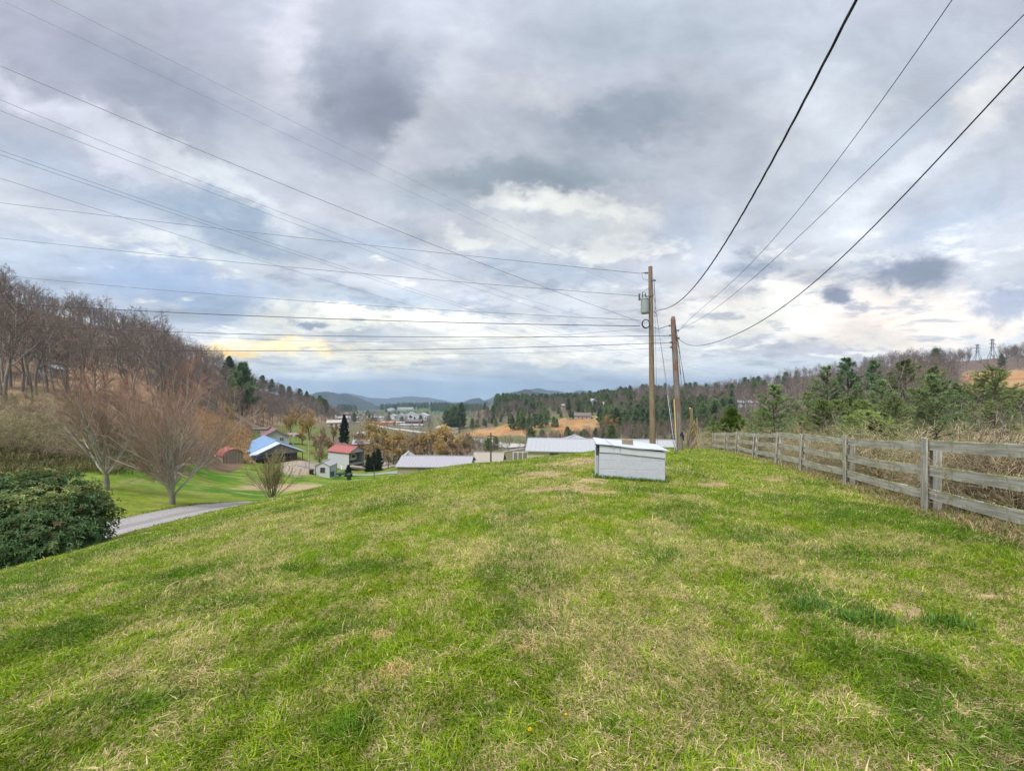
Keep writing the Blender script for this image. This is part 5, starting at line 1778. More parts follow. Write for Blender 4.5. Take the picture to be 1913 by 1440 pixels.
w.build('block_wall', M_WHITE, box, bevel=.004)
MB().box(.004, BW - .004, .004, BD - .004, -.2, .61).build('mortar', M_WHITE, box)
# lid: a sagging painted sheet falling to the right, with a folded front edge in two lengths
lid = MB()
nx_, ny_ = 14, 6
vs, fs = [], []
for s_ in (0, 1):
    for j in range(ny_ + 1):
        for i in range(nx_ + 1):
            u, v_ = i / nx_, j / ny_
            xx = -.06 + u * (BW + .13)
            yyv = -.05 + v_ * (BD + .12)
            zz = .826 - .128 * u - .03 * v_ + .008 * math.sin(u * 9 + v_ * 2) - s_ * .018
            vs.append((xx, yyv, zz))
n1 = (nx_ + 1) * (ny_ + 1)
for j in range(ny_):
    for i in range(nx_):
        a = j * (nx_ + 1) + i
        fs.append((a, a + 1, a + nx_ + 2, a + nx_ + 1))
        fs.append((n1 + a, n1 + a + nx_ + 1, n1 + a + nx_ + 2, n1 + a + 1))
for i in range(nx_):
    a = i
    fs.append((a + 1, a, n1 + a, n1 + a + 1))
    a = ny_ * (nx_ + 1) + i
    fs.append((a, a + 1, n1 + a + 1, n1 + a))
for j in range(ny_):
    a = j * (nx_ + 1)
    fs.append((a, a + nx_ + 1, n1 + a + nx_ + 1, n1 + a))
    a = a + nx_
    fs.append((a + nx_ + 1, a, n1 + a, n1 + a + nx_ + 1))
lid.poly(vs, fs).build('lid', M_LID, box)
fa = MB()
for (u0, u1, dz0) in ((.0, .315, .205), (.32, 1.0, .185)):
    x0, x1 = .01 + u0 * (BW - .01), .01 + u1 * (BW - .01)
    t0, t1 = .788 - .128 * u0, .788 - .128 * u1
    b0, b1 = .628 - .02 * u0 - (.012 if u0 > .1 else 0), .628 - .10 * u1 + (.0 if u1 > .5 else .02)
    y0, y1 = -.016, -.004
    if u0 > .1:
        y0, y1 = -.021, -.008
    fa.poly([(x0, y0, b0), (x1, y0, b1), (x1, y1, b1), (x0, y1, b0), (x0, y0, t0), (x1, y0, t1), (x1, y1, t1), (x0, y1, t0)], [(0, 3, 2, 1), (4, 5, 6, 7), (0, 1, 5, 4), (1, 2, 6, 5), (2, 3, 7, 6), (3, 0, 4, 7)])
fa.build('front_flashing', M_LID, box, bevel=.003)
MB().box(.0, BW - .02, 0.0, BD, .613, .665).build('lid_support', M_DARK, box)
MB().box(-.085, -.065, .0, .10, -.15, .76).build('side_board', M_WHITE, box, bevel=.003)
MB().box(-.062, -.005, .012, .09, .56, .74).build('gap_shadow_block', M_DARK, box)  # solid dark block standing in for the shadow between side board and wall
MB().tube([(.30, -.06, .70), (.29, -.07, .80), (.22, .25, .835), (.18, .6, .84)], .006, 6).build('cord', mat('grey_cord', (.35, .36, .38)), box)
M_STONE = mat('tan_stone', (.30, .24, .17), (.19, .15, .10), 22, .9, bmp=.7, bdist=.01)
bk = empty('brick', (2.66, 9.62, .0), R(-9))
tag(bk, 'brown stone brick lying on the white lid of the block box', 'brick')
s_ = MB().box(-.12, .12, -.06, .06, -.035, .085)
s_.build('brick_body', M_STONE, bk, bevel=.012)
bk.location.z = bz + .826 - .128 * .54 - .02 + .04
# ------------------------------------------------------------------ utility poles
M_POLE = mat('pole_wood', (.27, .205, .13), (.15, .11, .075), 3.5, .85, stretch=(9, 9, .5), c3=(.31, .26, .175), scale3=1.3, bmp=.5, bdist=.01)
M_POLE2 = mat('old_pole_wood', (.25, .225, .205), (.15, .125, .115), 3.5, .9, stretch=(9, 9, .5), c3=(.20, .095, .065), scale3=.9, lo3=.5, hi3=.62, bmp=.5, bdist=.01)
M_STEEL = mat('galvanised', (.22, .23, .24), (.16, .17, .18), 12, .5, metal=.6)
M_TRANS = mat('transformer_grey', (.30, .345, .34), (.25, .285, .28), 6, .5)
M_BLACK = mat('black_cable', (.035, .035, .055), (.025, .025, .04), 8, .6)
M_PORC = mat('insulator_grey', (.14, .14, .15), (.10, .10, .11), 8, .4)
M_WIRE = mat('weathered_wire', (.22, .23, .26), (.17, .175, .19), 4, .6, metal=.3)
PY1 = 20.5
p1b = at(1219.5, 850, PY1)
p1t = at(1215.0, 498, PY1)
p1b[2] = float(H(p1b[0], p1b[1])) - .3
pole1 = empty('utility_pole', p1b)
tag(pole1, 'tall straight brown utility pole carrying a grey transformer', 'utility pole')
P1 = lambda py, dx_=0, dy_=0: tuple(np.array([p1b[0] + (p1t[0] - p1b[0]) * ((EYE - (py - CY) / F * PY1) - p1b[2]) / (p1t[2] - p1b[2]) + dx_, PY1 + dy_, EYE - (py - CY) / F * PY1]) - p1b)
hb = p1t[2] - p1b[2]
MB().tube([(0, 0, 0), tuple((np.array(P1(700)))), P1(498)], [.150, .125, .095], 16).build('pole_shaft', M_POLE, pole1, smooth=False)
tr = MB().lathe([(.16, 0), (.19, .03), (.2, .08), (.2, .68), (.21, .70), (.21, .74), (.19, .77), (.08, .80)], c=tuple(np.array(P1(586.5)) + np.array((-.31, -.05, 0))), n=20).build('transformer', M_TRANS, pole1, smooth=False)
b_ = MB()
for dx2, dy2, h2 in ((-.43, -.05, .30), (-.32, -.14, .26)):
    c = np.array(P1(586.5)) + np.array((dx2, dy2, .76))
    b_.lathe([(.02, 0), (.05, .03), (.03, .06), (.05, .09), (.03, .12), (.05, .15), (.025, .18), (.02, h2)], c=tuple(c), n=10)
b_.build('bushing', M_PORC, pole1)
c_ = np.array(P1(575))
MB().box(c_[0] - .62, c_[0] - .54, c_[1] - .09, c_[1] - .01, c_[2] + .35, c_[2] + .68).build('cutout_fuse', M_PORC, pole1, bevel=.01)
br = MB()
for py in (560, 583):
    q = np.array(P1(py))
    br.bar(tuple(q + np.array((-.16, -.04, 0))), tuple(q + np.array((.0, -.04, 0))), .07, .06)
q = np.array(P1(556))
br.bar(tuple(q + np.array((-.28, -.1, .02))), tuple(q + np.array((.1, -.1, .10))), .04, .05)
q = np.array(P1(525))
br.bar(tuple(q + np.array((-.02, -.1, 0))), tuple(q + np.array((.22, -.1, 0))), .05, .08)
q = np.array(P1(510))
br.tube([tuple(q), tuple(q + np.array((-.20, 0, 0)))], .02, 8)
br.build('bracket', M_STEEL, pole1)
q = np.array(P1(510))
MB().tube([tuple(q + np.array((-.12, 0, 0))), tuple(q + np.array((-.16, 0, 0))), tuple(q + np.array((-.20, 0, 0))), tuple(q + np.array((-.24, 0, 0))), tuple(q + np.array((-.28, 0, 0))), tuple(q + np.array((-.34, 0, 0))), tuple(q + np.array((-.42, 0, 0)))], [.03, .055, .03, .055, .03, .02, .012], 10).build('insulator', M_PORC, pole1)
q = np.array(P1(606))
th = np.linspace(0, 6.283, 33)
co = MB()
for rr, o2 in ((.185, 0), (.20, .02), (.175, -.02)):
    co.tube([tuple(q + np.array((-.32 + math.cos(t) * rr * .95, -.2 + o2, math.sin(t) * rr * 1.08))) for t in th], .016, 6, caps=False)
co.build('cable_coil', M_BLACK, pole1)
ws = MB()
ws.tube([P1(510, -.44), P1(520, -.38), P1(524, -.12)], .008, 5)
ws.tube([P1(548, -.44, -.05), P1(538, -.08, -.08)], .008, 5)
ws.tube([P1(581, .13, -.05), P1(590, .28, -.1), P1(592, .12, -.1)], .012, 5)
ws.tube([P1(527, .14, -.1), P1(545, .16, -.12), P1(580, .20, -.12)], .009, 5)
ws.tube([P1(520, .12, -.12), P1(600, .15, -.14), P1(700, .165, -.16), P1(850, .17, -.18)], .007, 5)
ws.build('jumper_wire', M_BLACK, pole1)

PY2 = 20.0
p2b = at(1271, 843, PY2)
p2t = at(1257, 591, PY2)
p2b[2] = float(H(p2b[0], p2b[1])) - .25
pole2 = empty('utility_pole', p2b)
tag(pole2, 'shorter leaning grey and rust coloured utility pole with cut top', 'utility pole')
P2 = lambda py, dx_=0, dy_=0: tuple(np.array([p2b[0] + (p2t[0] - p2b[0]) * ((EYE - (py - CY) / F * PY2) - p2b[2]) / (p2t[2] - p2b[2]) + dx_, PY2 + dy_, EYE - (py - CY) / F * PY2]) - p2b)
MB().tube([(0, 0, 0), P2(740), P2(640), P2(596), P2(591, .02)], [.150, .142, .125, .11, .07], 14).build('pole_shaft', M_POLE2, pole2)
hw = MB()
for py, dx2 in ((609, -.14), (627, -.14), (640, -.13), (649, -.13), (618, .13), (632, .14)):
    q = np.array(P2(py))
    hw.tube([tuple(q), tuple(q + np.array((dx2 * 1.5, -.06, 0)))], .018, 6)
    hw.lathe([(.02, -.05), (.045, -.03), (.03, 0), (.045, .03), (.02, .05)], c=tuple(q + np.array((dx2 * 1.5, -.06, 0))), n=8)
hw.build('insulator', M_PORC, pole2)
M_YEL = mat('yellow_guard', (.62, .47, .17), (.52, .40, .16), 6, .6)
q0, q1 = np.array(P2(841, -.22, -.14)), np.array(P2(746, -.20, -.12))
MB().tube([tuple(q0), tuple(q1)], .035, 8).build('conduit', M_YEL, pole2)
st_ = MB()
st_.tube([P2(812, -.02, -.17), P2(806, .06, -.19), P2(822, .14, -.17), P2(812, .16, -.12)], .03, 6)
st_.build('black_strap', M_BLACK, pole2)
wv = MB()
for t in range(5):
    wv.tube([P2(600 + t * 6, .05 - .02 * t, -.13), P2(640 + t * 3, .14, -.15), P2(700, .15 + .004 * t, -.16)], .006, 4)
wv.build('jumper_wire', M_BLACK, pole2)

# guy wires with guards
def wire(name, label, pts, YA, YB, r, m=M_WIRE, cat='cable', group=None, strands=1, fitdeg=2, ext=0.0, n=48, twist=0):
    """a line hanging in one vertical plane between two plan points; pts are where the photo shows it"""
    (pa, pb) = pts[0][0], pts[-1][0]
    A = np.array(((pa - CX) / F * YA, YA))
    B = np.array(((pb - CX) / F * YB, YB))
    ts, zs = [], []
    for px, py in pts:
        k = (px - CX) / F
        den = (B[0] - A[0]) - k * (B[1] - A[1])
        t = (k * A[1] - A[0]) / den
        Y = A[1] + (B[1] - A[1]) * t
        ts.append(t)
        zs.append(EYE - (py - CY) / F * Y)
    deg = min(fitdeg, len(pts) - 1)
    wts = np.ones(len(ts))
    wts[0] = wts[-1] = 5
    co_ = np.polyfit(ts, zs, deg, w=wts)
    tt = np.linspace(-ext, 1, n)
    zz = np.polyval(co_, tt)
    XY = A[None] + (B - A)[None] * tt[:, None]
    P = np.stack([XY[:, 0], XY[:, 1], zz], 1)
    mb = MB()
    if strands == 1:
        mb.tube([tuple(p) for p in P], r, 6)
    else:
        tf = np.linspace(0, 1, n * 6)
        Pf = np.stack([np.interp(tf, np.linspace(0, 1, n), P[:, i]) for i in range(3)], 1)
        Lg = np.concatenate([[0], np.cumsum(np.linalg.norm(np.diff(Pf, axis=0), axis=1))])
        d = nrm(np.gradient(Pf, axis=0))
        s_ = nrm(np.cross(d, np.array([0, 0, 1.0])))
        u = np.cross(s_, d)
        for k in range(strands):
            ph = Lg * twist + 6.283 * k / strands
            Q = Pf + s_ * (np.cos(ph) * r * .9)[:, None] + u * (np.sin(ph) * r * .9)[:, None]
            mb.tube([tuple(p) for p in Q], r, 5)
    o = mb.build(name, m)
    return tag(o, label, cat, group)


def guy(label, p, q, guard=None, m=M_STEEL):
    g = empty('guy_wire', q)
    tag(g, label, 'guy wire')
    q = np.array(q)
    MB().tube([tuple(np.array(p) - q), (0, 0, 0)], .009, 6).build('strand', M_WIRE, g)
    if guard:
        d = (np.array(p) - q)
        d = d / np.linalg.norm(d)
        MB().tube([tuple(d * guard[0]), tuple(d * guard[1])], guard[2], 8).build('guard', m, g)
    MB().tube([(0, 0, -.15), (0, 0, .25)], .02, 6).build('anchor_rod', M_STEEL, g)


def gat(px, py, Y):
    p = at(px, py, Y)
    p[2] = float(H(p[0], p[1]))
    return p


W1 = lambda py, dx_=.1: tuple(np.array(P1(py, dx_)) + p1b)
W2 = lambda py, dx_=.1: tuple(np.array(P2(py, dx_)) + p2b)
guy('steel guy wire from the transformer pole top to the grass by the leaning pole', W1(530), gat(1262, 850, 16.5), (.1, 2.6, .022))
guy('steel guy wire from below the transformer down to the grass', W1(545), gat(1266, 850, 17.5), (.1, .9, .02))
guy('guy wire with long yellow guard right of the leaning pole', W2(622), gat(1303, 842, 23.0), (.1, 2.75, .05), M_YEL)
guy('thin guy wire from the leaning pole down beyond the fence end', W2(600), gat(1297, 842, 24.0))
guy('thin guy wire close along the right side of the leaning pole', W2(628), gat(1287, 842, 22.0))
# stubby old post wrapped in dry vine beside the yellow guard
vp = empty('old_post', gat(1290, 842, 22.5))
tag(vp, 'broken grey post wrapped in dead vines beside the yellow guy guard', 'post')
MB().tube([(0, 0, -.2), (.01, 0, .8), (.06, 0, 1.55), (.09, .02, 2.2)], [.10, .10, .085, .05], 10).build('post_shaft', M_POLE2, vp)
vb = MB()
rv = random.Random(3)
for k in range(16):
    a = rv.uniform(0, 6)
    pts = []
    for s_ in range(7):
        t = s_ / 6
        pts.append((.20 * math.cos(a + t * 4) * (1 - t * .4) + .12 * (k % 4) * (1 - abs(t - .6)), .14 * math.sin(a + t * 4), 1.7 * t * rv.uniform(.85, 1) + .02))
    vb.tube(pts, .016, 5)
vb.build('vine', mat('dead_vine', (.42, .33, .20), (.30, .23, .14), 8, .9), vp)

# ------------------------------------------------------------------ overhead lines
HG, DG, SG = 'lines from the left to the transformer pole', 'high voltage lines slanting down across the valley', 'service cables passing overhead on the right'
wire('power_line', 'highest of the level lines, ending at the top insulator of the transformer pole', [(0, 379), (219, 404), (437, 430), (700, 460), (960, 488), (1198, 511)], 25, PY1, .012, group=HG)
wire('power_line', 'level line ending at the transformer bushings', [(0, 445), (250, 468), (500, 495), (720, 517), (960, 537), (1196, 553)], 25, PY1, .012, group=HG)
wire('power_line', 'level line starting behind the treetops and ending above the cable coil', [(0, 514), (160, 529), (320, 542), (640, 568), (960, 588), (1198, 598)], 25, PY1, .012, group=HG)
wire('power_line', 'thick black line running into the cable coil', [(0, 566), (175, 576), (350, 583), (660, 598), (960, 607), (1196, 609)], 24, PY1, .017, M_BLACK, group=HG)
wire('power_line', 'thick line ending midway up the leaning pole', [(0, 605), (175, 614), (350, 621), (650, 628), (960, 630), (1255, 627)], 24, PY2, .014, M_BLACK, group=HG)
wire('power_line', 'lowest thick line ending at the leaning pole below the others', [(0, 648), (190, 652), (380, 654), (670, 655), (960, 651), (1256, 640)], 24, PY2, .014, M_BLACK, group=HG)
wire('power_line', 'thin faint line just under the line to the middle of the leaning pole', [(330, 624), (500, 632), (700, 637), (960, 637), (1196, 614)], 25, PY1, .008, group=HG)
wire('power_line', 'thin faint line just under the lowest thick line', [(600, 657), (800, 660), (960, 660), (1100, 656), (1256, 649)], 24, PY2, .008, group=HG)
wire('power_line', 'slanting line ending at the cable coil of the transformer pole', [(0, 123), (251, 236), (502, 334), (753, 434), (960, 514), (1080, 559), (1198, 602)], 12, PY1, .008, group=HG)
TWX = [((0, 187), (300, 312), (640, 432), (960, 549), (1080, 587), (1210, 627), (1400, 658), (1510, 690)), ((0, 207), (240, 305), (482, 389), (720, 480), (960, 561), (1080, 599), (1210, 638), (1400, 676), (1500, 694)),
       ((0, 281), (220, 352), (437, 432), (700, 520), (960, 602), (1080, 631), (1210, 661), (1400, 700), (1440, 704)), ((0, 289), (220, 360), (437, 438), (700, 526), (960, 606), (1080, 636), (1210, 668), (1400, 708), (1430, 711)),
       ((0, 333), (221, 402), (480, 485), (760, 570), (960, 625), (1080, 655), (1210, 685), (1356, 712)), ((95, 0), (300, 108), (520, 230), (740, 325), (960, 422), (1200, 532), (1400, 618), (1500, 655)), ((10, 5), (180, 85), (351, 166), (650, 308), (960, 447), (1200, 548), (1400, 630), (1500, 664))]
TWL = ('upper wire of the slanting pair passing behind the transformer pole', 'lower wire of the slanting pair passing behind the transformer pole', 'upper wire of the close slanting double line', 'lower wire of the close slanting double line',
       'lowest slanting line, last to pass behind the two poles', 'faint topmost slanting line entering at the top edge', 'faint slanting line entering at the top left corner')
for k, (pts, lab) in enumerate(zip(TWX, TWL)):
    faint = k >= 5
    wire('transmission_line', lab, list(pts), 60 if not faint else 70, 400, .026 if not faint else .020, group=DG, fitdeg=3, n=80)
wire('service_cable', 'thick twisted black cable rising from the transformer pole to the top edge', [(1640, -80), (1605, 0), (1560, 90), (1490, 205), (1430, 325), (1375, 420), (1310, 520), (1270, 562), (1227, 581)], 3.0, PY1, .007, M_BLACK, group=SG, strands=3, fitdeg=4, n=60, twist=5.5)
wire('service_cable', 'thin overhead wire next right of the twisted cable', [(1840, -90), (1778, 0), (1600, 255), (1450, 440), (1330, 560), (1266, 622)], 3.6, PY2, .0045, M_BLACK, group=SG, fitdeg=3)
wire('service_cable', 'thin overhead wire between the thin and the thick right hand cables', [(2040, -100), (1913, 28), (1700, 245), (1500, 430), (1380, 545), (1283, 608), (1263, 617)], 4.0, PY2, .0055, M_BLACK, group=SG, fitdeg=3)
wire('service_cable', 'thick lowest overhead cable swinging down to the leaning pole on the right', [(2040, -10), (1913, 125), (1800, 245), (1650, 405), (1520, 530), (1400, 610), (1340, 640), (1300, 645), (1264, 628)], 4.4, PY2, .010, M_BLACK, group=SG, fitdeg=5)
wire('power_line', 'short slack black line between the transformer pole and the leaning pole', [(1222, 611), (1235, 613), (1247, 609), (1256, 609)], PY1, PY2, .016, M_BLACK, group=HG, fitdeg=3)

# ------------------------------------------------------------------ buildings
def metal(name, c, c2=None, rough=.45):
    return mat(name, c, c2 or tuple(v * .85 for v in c), 3, rough, stretch=(1, 4, 1))


M_SIDING = mat('white_siding', (.50, .52, .54), (.45, .465, .48), 4, .7)
M_CREAM = mat('cream_wall', (.62, .56, .42), (.55, .49, .37), 3, .8)
M_TANW = mat('tan_wall', (.36, .30, .23), (.30, .25, .19), 3, .8)
M_DKW = mat('dark_wall', (.20, .185, .17), (.14, .13, .12), 3, .85)
M_BRW = mat('brown_wall', (.24, .20, .17), (.18, .15, .13), 4, .85)
M_RED = metal('red_metal_roof', (.38, .125, .115), (.32, .105, .10))
M_PINK = metal('faded_red_roof', (.34, .20, .225), (.29, .17, .19))
M_BLUE = metal('blue_metal_roof', (.20, .33, .52), (.26, .40, .57))
M_BLUE2 = metal('faded_blue_roof', (.40, .49, .60), (.52, .57, .62))
M_GREYR = metal('grey_metal_roof', (.35, .34, .375), (.31, .30, .33))
M_WHITER = metal('white_metal_roof', (.375, .39, .41), (.33, .345, .365))
M_TANR = mat('tan_shingle_roof', (.34, .31, .26), (.27, .245, .21), 6, .9)
M_BROWNR = mat('brown_shingle_roof', (.17, .14, .125), (.13, .11, .10), 6, .9)
M_GLASS = mat('window_glass', (.035, .04, .05), (.05, .055, .065), 2, .15)
M_TRIM = mat('white_trim', (.62, .62, .62), (.55, .55, .55))
M_TRIMD = mat('brown_trim', (.16, .10, .08), (.12, .08, .06))
M_CONC = mat('concrete', (.42, .40, .38), (.35, .33, .31), 5, .9)


def roof_mesh(w, d, h, rise, over, axis, th=.09, ribs=0.0, rib_h=.035):
    """two sloping slabs; ridge along x ('x') or along y ('y')"""
    m = MB()
    if axis == 'x':
        run, ln = d, w
        P = lambda a, r, z: (a, r, z)
    else:
        run, ln = w, d
        P = lambda a, r, z: (r, a, z)
    half = run / 2
    sl = rise / half
    for sgn in (-1, 1):
        e = half + sgn * (half + over)
        ez = h - over * sl
        for (z_off, flip) in ((0, 0),):
            a0, a1 = -over, ln + over
            vs = [P(a0, e, ez), P(a1, e, ez), P(a1, half, h + rise), P(a0, half, h + rise), P(a0, e, ez + th), P(a1, e, ez + th), P(a1, half, h + rise + th), P(a0, half, h + rise + th)]
            m.poly(vs, [(0, 3, 2, 1), (4, 5, 6, 7), (0, 1, 5, 4), (1, 2, 6, 5), (2, 3, 7, 6), (3, 0, 4, 7)])
        if ribs:
            a = -over + .03
            while a < ln + over:
                b = a + .05
                vs = [P(a, e, ez + th), P(b, e, ez + th), P(b, half, h + rise + th), P(a, half, h + rise + th), P(a, e, ez + th + rib_h), P(b, e, ez + th + rib_h), P(b, half, h + rise + th + rib_h), P(a, half, h + rise + th + rib_h)]
                m.poly(vs, [(0, 3, 2, 1), (4, 5, 6, 7), (0, 1, 5, 4), (1, 2, 6, 5), (2, 3, 7, 6), (3, 0, 4, 7)])
                a += ribs
    m.box(*( (-over, w + over, d / 2 - .12, d / 2 + .12) if axis == 'x' else (w / 2 - .12, w / 2 + .12, -over, d + over)), h + rise + th - .03, h + rise + th + .05)
    return m


def walls_mesh(w, d, h, rise, axis, below=1.2, t=.15, open_front=False):
    m = MB()
    if not open_front:
        if axis == 'y':
            m.poly([(0, 0, -below), (w, 0, -below), (w, 0, h), (w / 2, 0, h + rise), (0, 0, h), (0, t, -below), (w, t, -below), (w, t, h), (w / 2, t, h + rise), (0, t, h)],
                   [(0, 1, 2, 3, 4), (9, 8, 7, 6, 5), (0, 5, 6, 1), (2, 7, 8, 3), (3, 8, 9, 4)])
        else:
            m.box(t, w - t, 0, t, -below, h)
    else:
        m.poly([(0, 0, h - .25), (w, 0, h - .25), (w, 0, h), (w / 2, 0, h + rise), (0, 0, h), (0, t, h - .25), (w, t, h - .25), (w, t, h), (w / 2, t, h + rise), (0, t, h)], [(0, 1, 2, 3, 4), (9, 8, 7, 6, 5), (0, 5, 6, 1)])
    if axis == 'y':
        m.box(0, t, t, d - t, -below, h)
        m.box(w - t, w, t, d - t, -below, h)
        m.poly([(0, d - t, -below), (w, d - t, -below), (w, d - t, h), (w / 2, d - t, h + rise), (0, d - t, h), (0, d, -below), (w, d, -below), (w, d, h), (w / 2, d, h + rise), (0, d, h)],
               [(0, 1, 2, 3, 4), (9, 8, 7, 6, 5), (0, 5, 6, 1), (2, 7, 8, 3), (3, 8, 9, 4), (1, 6, 7, 2), (0, 4, 9, 5)])
    else:
        m.box(t, w - t, d - t, d, -below, h)
        for x0 in (0, w - t):
            m.poly([(x0, 0, -below), (x0, d, -below), (x0, d, h), (x0, d / 2, h + rise), (x0, 0, h), (x0 + t, 0, -below), (x0 + t, d, -below), (x0 + t, d, h), (x0 + t, d / 2, h + rise), (x0 + t, 0, h)],
                   [(4, 3, 2, 1, 0), (5, 6, 7, 8, 9), (0, 1, 6, 5), (1, 2, 7, 6), (2, 3, 8, 7), (3, 4, 9, 8), (4, 0, 5, 9)])
    return m


def window(root, x0, x1, z0, z1, face='f', d=0.0, trim=M_TRIM, glass=M_GLASS, w=0.0):
    """window on the front ('f', y=0), left ('l', x=0) or right ('r', x=w) wall"""
    def bx(m, a0, a1, o0, o1, c0, c1):
        if face == 'f':
            m.box(a0, a1, -o1, -o0, c0, c1)
        elif face == 'l':
            m.box(-o1, -o0, a0, a1, c0, c1)
        else:
            m.box(w + o0, w + o1, a0, a1, c0, c1)
    fr = MB()
    t = .07
    bx(fr, x0 - t, x1 + t, .003, .05, z1, z1 + t)
    bx(fr, x0 - t, x1 + t, .003, .07, z0 - t, z0)
    bx(fr, x0 - t, x0, .003, .05, z0, z1)
    bx(fr, x1, x1 + t, .003, .05, z0, z1)
    bx(fr, (x0 + x1) / 2 - .02, (x0 + x1) / 2 + .02, .021, .04, z0, z1)
    bx(fr, x0, (x0 + x1) / 2 - .02, .021, .038, (z0 + z1) / 2 - .02, (z0 + z1) / 2 + .02)
    bx(fr, (x0 + x1) / 2 + .02, x1, .021, .038, (z0 + z1) / 2 - .02, (z0 + z1) / 2 + .02)
    f = fr.build('window', trim, root)
    g = MB()
    bx(g, x0, x1, .003, .02, z0, z1)
    g.build('pane', glass, f)


def door(root, x0, x1, z1, mt, face='f', w=0.0, z0=0.0):
    m = MB()
    if face == 'f':
        m.box(x0, x1, -.05, -.003, z0, z1)
    elif face == 'l':
        m.box(-.05, -.003, x0, x1, z0, z1)
    else:
        m.box(w + .003, w + .05, x0, x1, z0, z1)
    return m.build('door', mt, root)


def building(name, label, cat, loc, yaw, w, d, h, rise, axis, wm, rm, over=.3, group=None, ribs=0.0, open_front=False):
    r = empty(name, loc, yaw)
    tag(r, label, cat, group)
    walls_mesh(w, d, h, rise, axis, open_front=open_front).build('wall', wm, r)
    roof_mesh(w, d, h, rise, over, axis, ribs=ribs).build('roof', rm, r)
    return r


def lpos(px, py, Y):
    return at(px, py, Y)


# small white gable shed
r = building('garden_shed', 'small white gabled shed with a square black window and brown trim', 'shed', lpos(589, 888, 78), R(0), 2.75, 3.0, 1.75, .72, 'y', M_SIDING, M_GREYR, .12)
window(r, 1.0, 1.75, .62, 1.42, trim=M_TRIMD)
tm = MB()
for x0 in (-.02, 2.69):
    tm.box(x0, x0 + .09, -.03, -.004, -.3, 1.74)
tm.box(2.754, 2.78, 2.9, 3.0, -.3, 1.74)
tm.build('corner_trim', M_TRIMD, r)
# red barn shed
r = empty('barn_shed', lpos(416, 869, 75), R(50))
tag(r, 'small brown board shed with a bright red curved barn roof', 'shed')
w_, d_ = 3.3, 3.6
MB().box(0, w_, 0, d_, -1, 1.75).build('wall', M_TANW, r)
prof = [(0 - .12, 1.5), (.35, 2.15), (1.0, 2.55), (1.65, 2.68), (2.3, 2.55), (2.95, 2.15), (w_ + .12, 1.5)]
rm_ = MB()
n_ = len(prof)
vs = [(x, -.15, z + .10) for x, z in prof] + [(x, d_ + .15, z + .10) for x, z in prof] + [(x, -.15, z) for x, z in prof] + [(x, d_ + .15, z) for x, z in prof]
fs = []
for i in range(n_ - 1):
    fs += [(i, i + 1, n_ + i + 1, n_ + i), (2 * n_ + i, 3 * n_ + i, 3 * n_ + i + 1, 2 * n_ + i + 1), (i, 2 * n_ + i, 2 * n_ + i + 1, i + 1), (n_ + i, n_ + i + 1, 3 * n_ + i + 1, 3 * n_ + i)]
fs += [(0, n_, 3 * n_, 2 * n_), (n_ - 1, 3 * n_ - 1, 4 * n_ - 1, 2 * n_ - 1)]
rm_.poly(vs, fs).build('roof', M_RED, r)
gb = MB()
gp = [(0, 1.75)] + [(x, z) for x, z in prof[1:-1]] + [(w_, 1.75)]
gb.poly([(x, .0, z) for x, z in gp] + [(x, .12, z) for x, z in gp], [tuple(range(len(gp)))[::-1], tuple(range(len(gp), 2 * len(gp)))])
gb.build('gable', M_TANW, r)
bd = MB()
for k in range(7):
    bd.box(.1 + k * .48, .19 + k * .48, -.035, -.004, -.5, 1.95 + .25 * math.sin(math.pi * (k + .4) / 7))
bd.build('batten', mat('dark_batten', (.17, .135, .11)), r)
door(r, 1.05, 2.2, 1.7, mat('shed_door', (.30, .25, .20)))

# blue roofed house
r = building('blue_roof_house', 'house with a bright blue metal roof and low porch, largest blue roof in the valley', 'house', lpos(472, 867, 88), R(41), 8.6, 12.5, 2.5, 2.0, 'y', M_BRW, M_BLUE, .35, ribs=.6)
window(r, 1.4, 2.4, .8, 1.9)
window(r, 6.0, 7.2, .8, 1.9)
door(r, 3.7, 4.7, 2.1, M_TRIM)
# older whitened front porch roof
fp = MB()
for sgn in (-1, 1):
    e = 4.3 + sgn * 5.1
    fp.poly([(e, -4.2, 2.05), (4.3, -4.2, 4.35), (4.3, -.36, 4.35), (e, -.36, 2.05), (e, -4.2, 2.15), (4.3, -4.2, 4.45), (4.3, -.36, 4.45), (e, -.36, 2.15)], [(0, 1, 2, 3), (7, 6, 5, 4), (0, 4, 5, 1), (3, 2, 6, 7), (0, 3, 7, 4)])
fp.build('porch_roof', M_BLUE2, r)
fw = MB()
fw.poly([(-.3, -4.0, 2.2), (8.9, -4.0, 2.2), (4.3, -4.0, 4.25), (-.3, -3.9, 2.2), (8.9, -3.9, 2.2), (4.3, -3.9, 4.25)], [(0, 1, 2), (5, 4, 3), (0, 3, 4, 1)])
fw.build('porch_gable', M_DKW, r)
for x0 in (-.2, 2.2, 4.3, 6.4, 8.7):
    MB().box(x0 - .07, x0 + .07, -4.0, -3.86, -.8, 2.2).build('porch_post', M_TRIMD, r)
lp = MB()
lp.poly([(-.2, 1.0, 2.55), (-5.2, 1.0, 1.85), (-5.2, 9.0, 1.85), (-.2, 9.0, 2.55), (-.2, 1.0, 2.65), (-5.2, 1.0, 1.95), (-5.2, 9.0, 1.95), (-.2, 9.0, 2.65)], [(0, 1, 2, 3), (7, 6, 5, 4), (0, 4, 5, 1), (1, 5, 6, 2), (2, 6, 7, 3), (3, 7, 4, 0)])
lp.build('carport_roof', M_BLUE, r)
for y0 in (1.2, 4.8, 8.6):
    MB().box(-5.1, -4.98, y0, y0 + .12, -1, 1.88).build('carport_post', M_TRIMD, r)
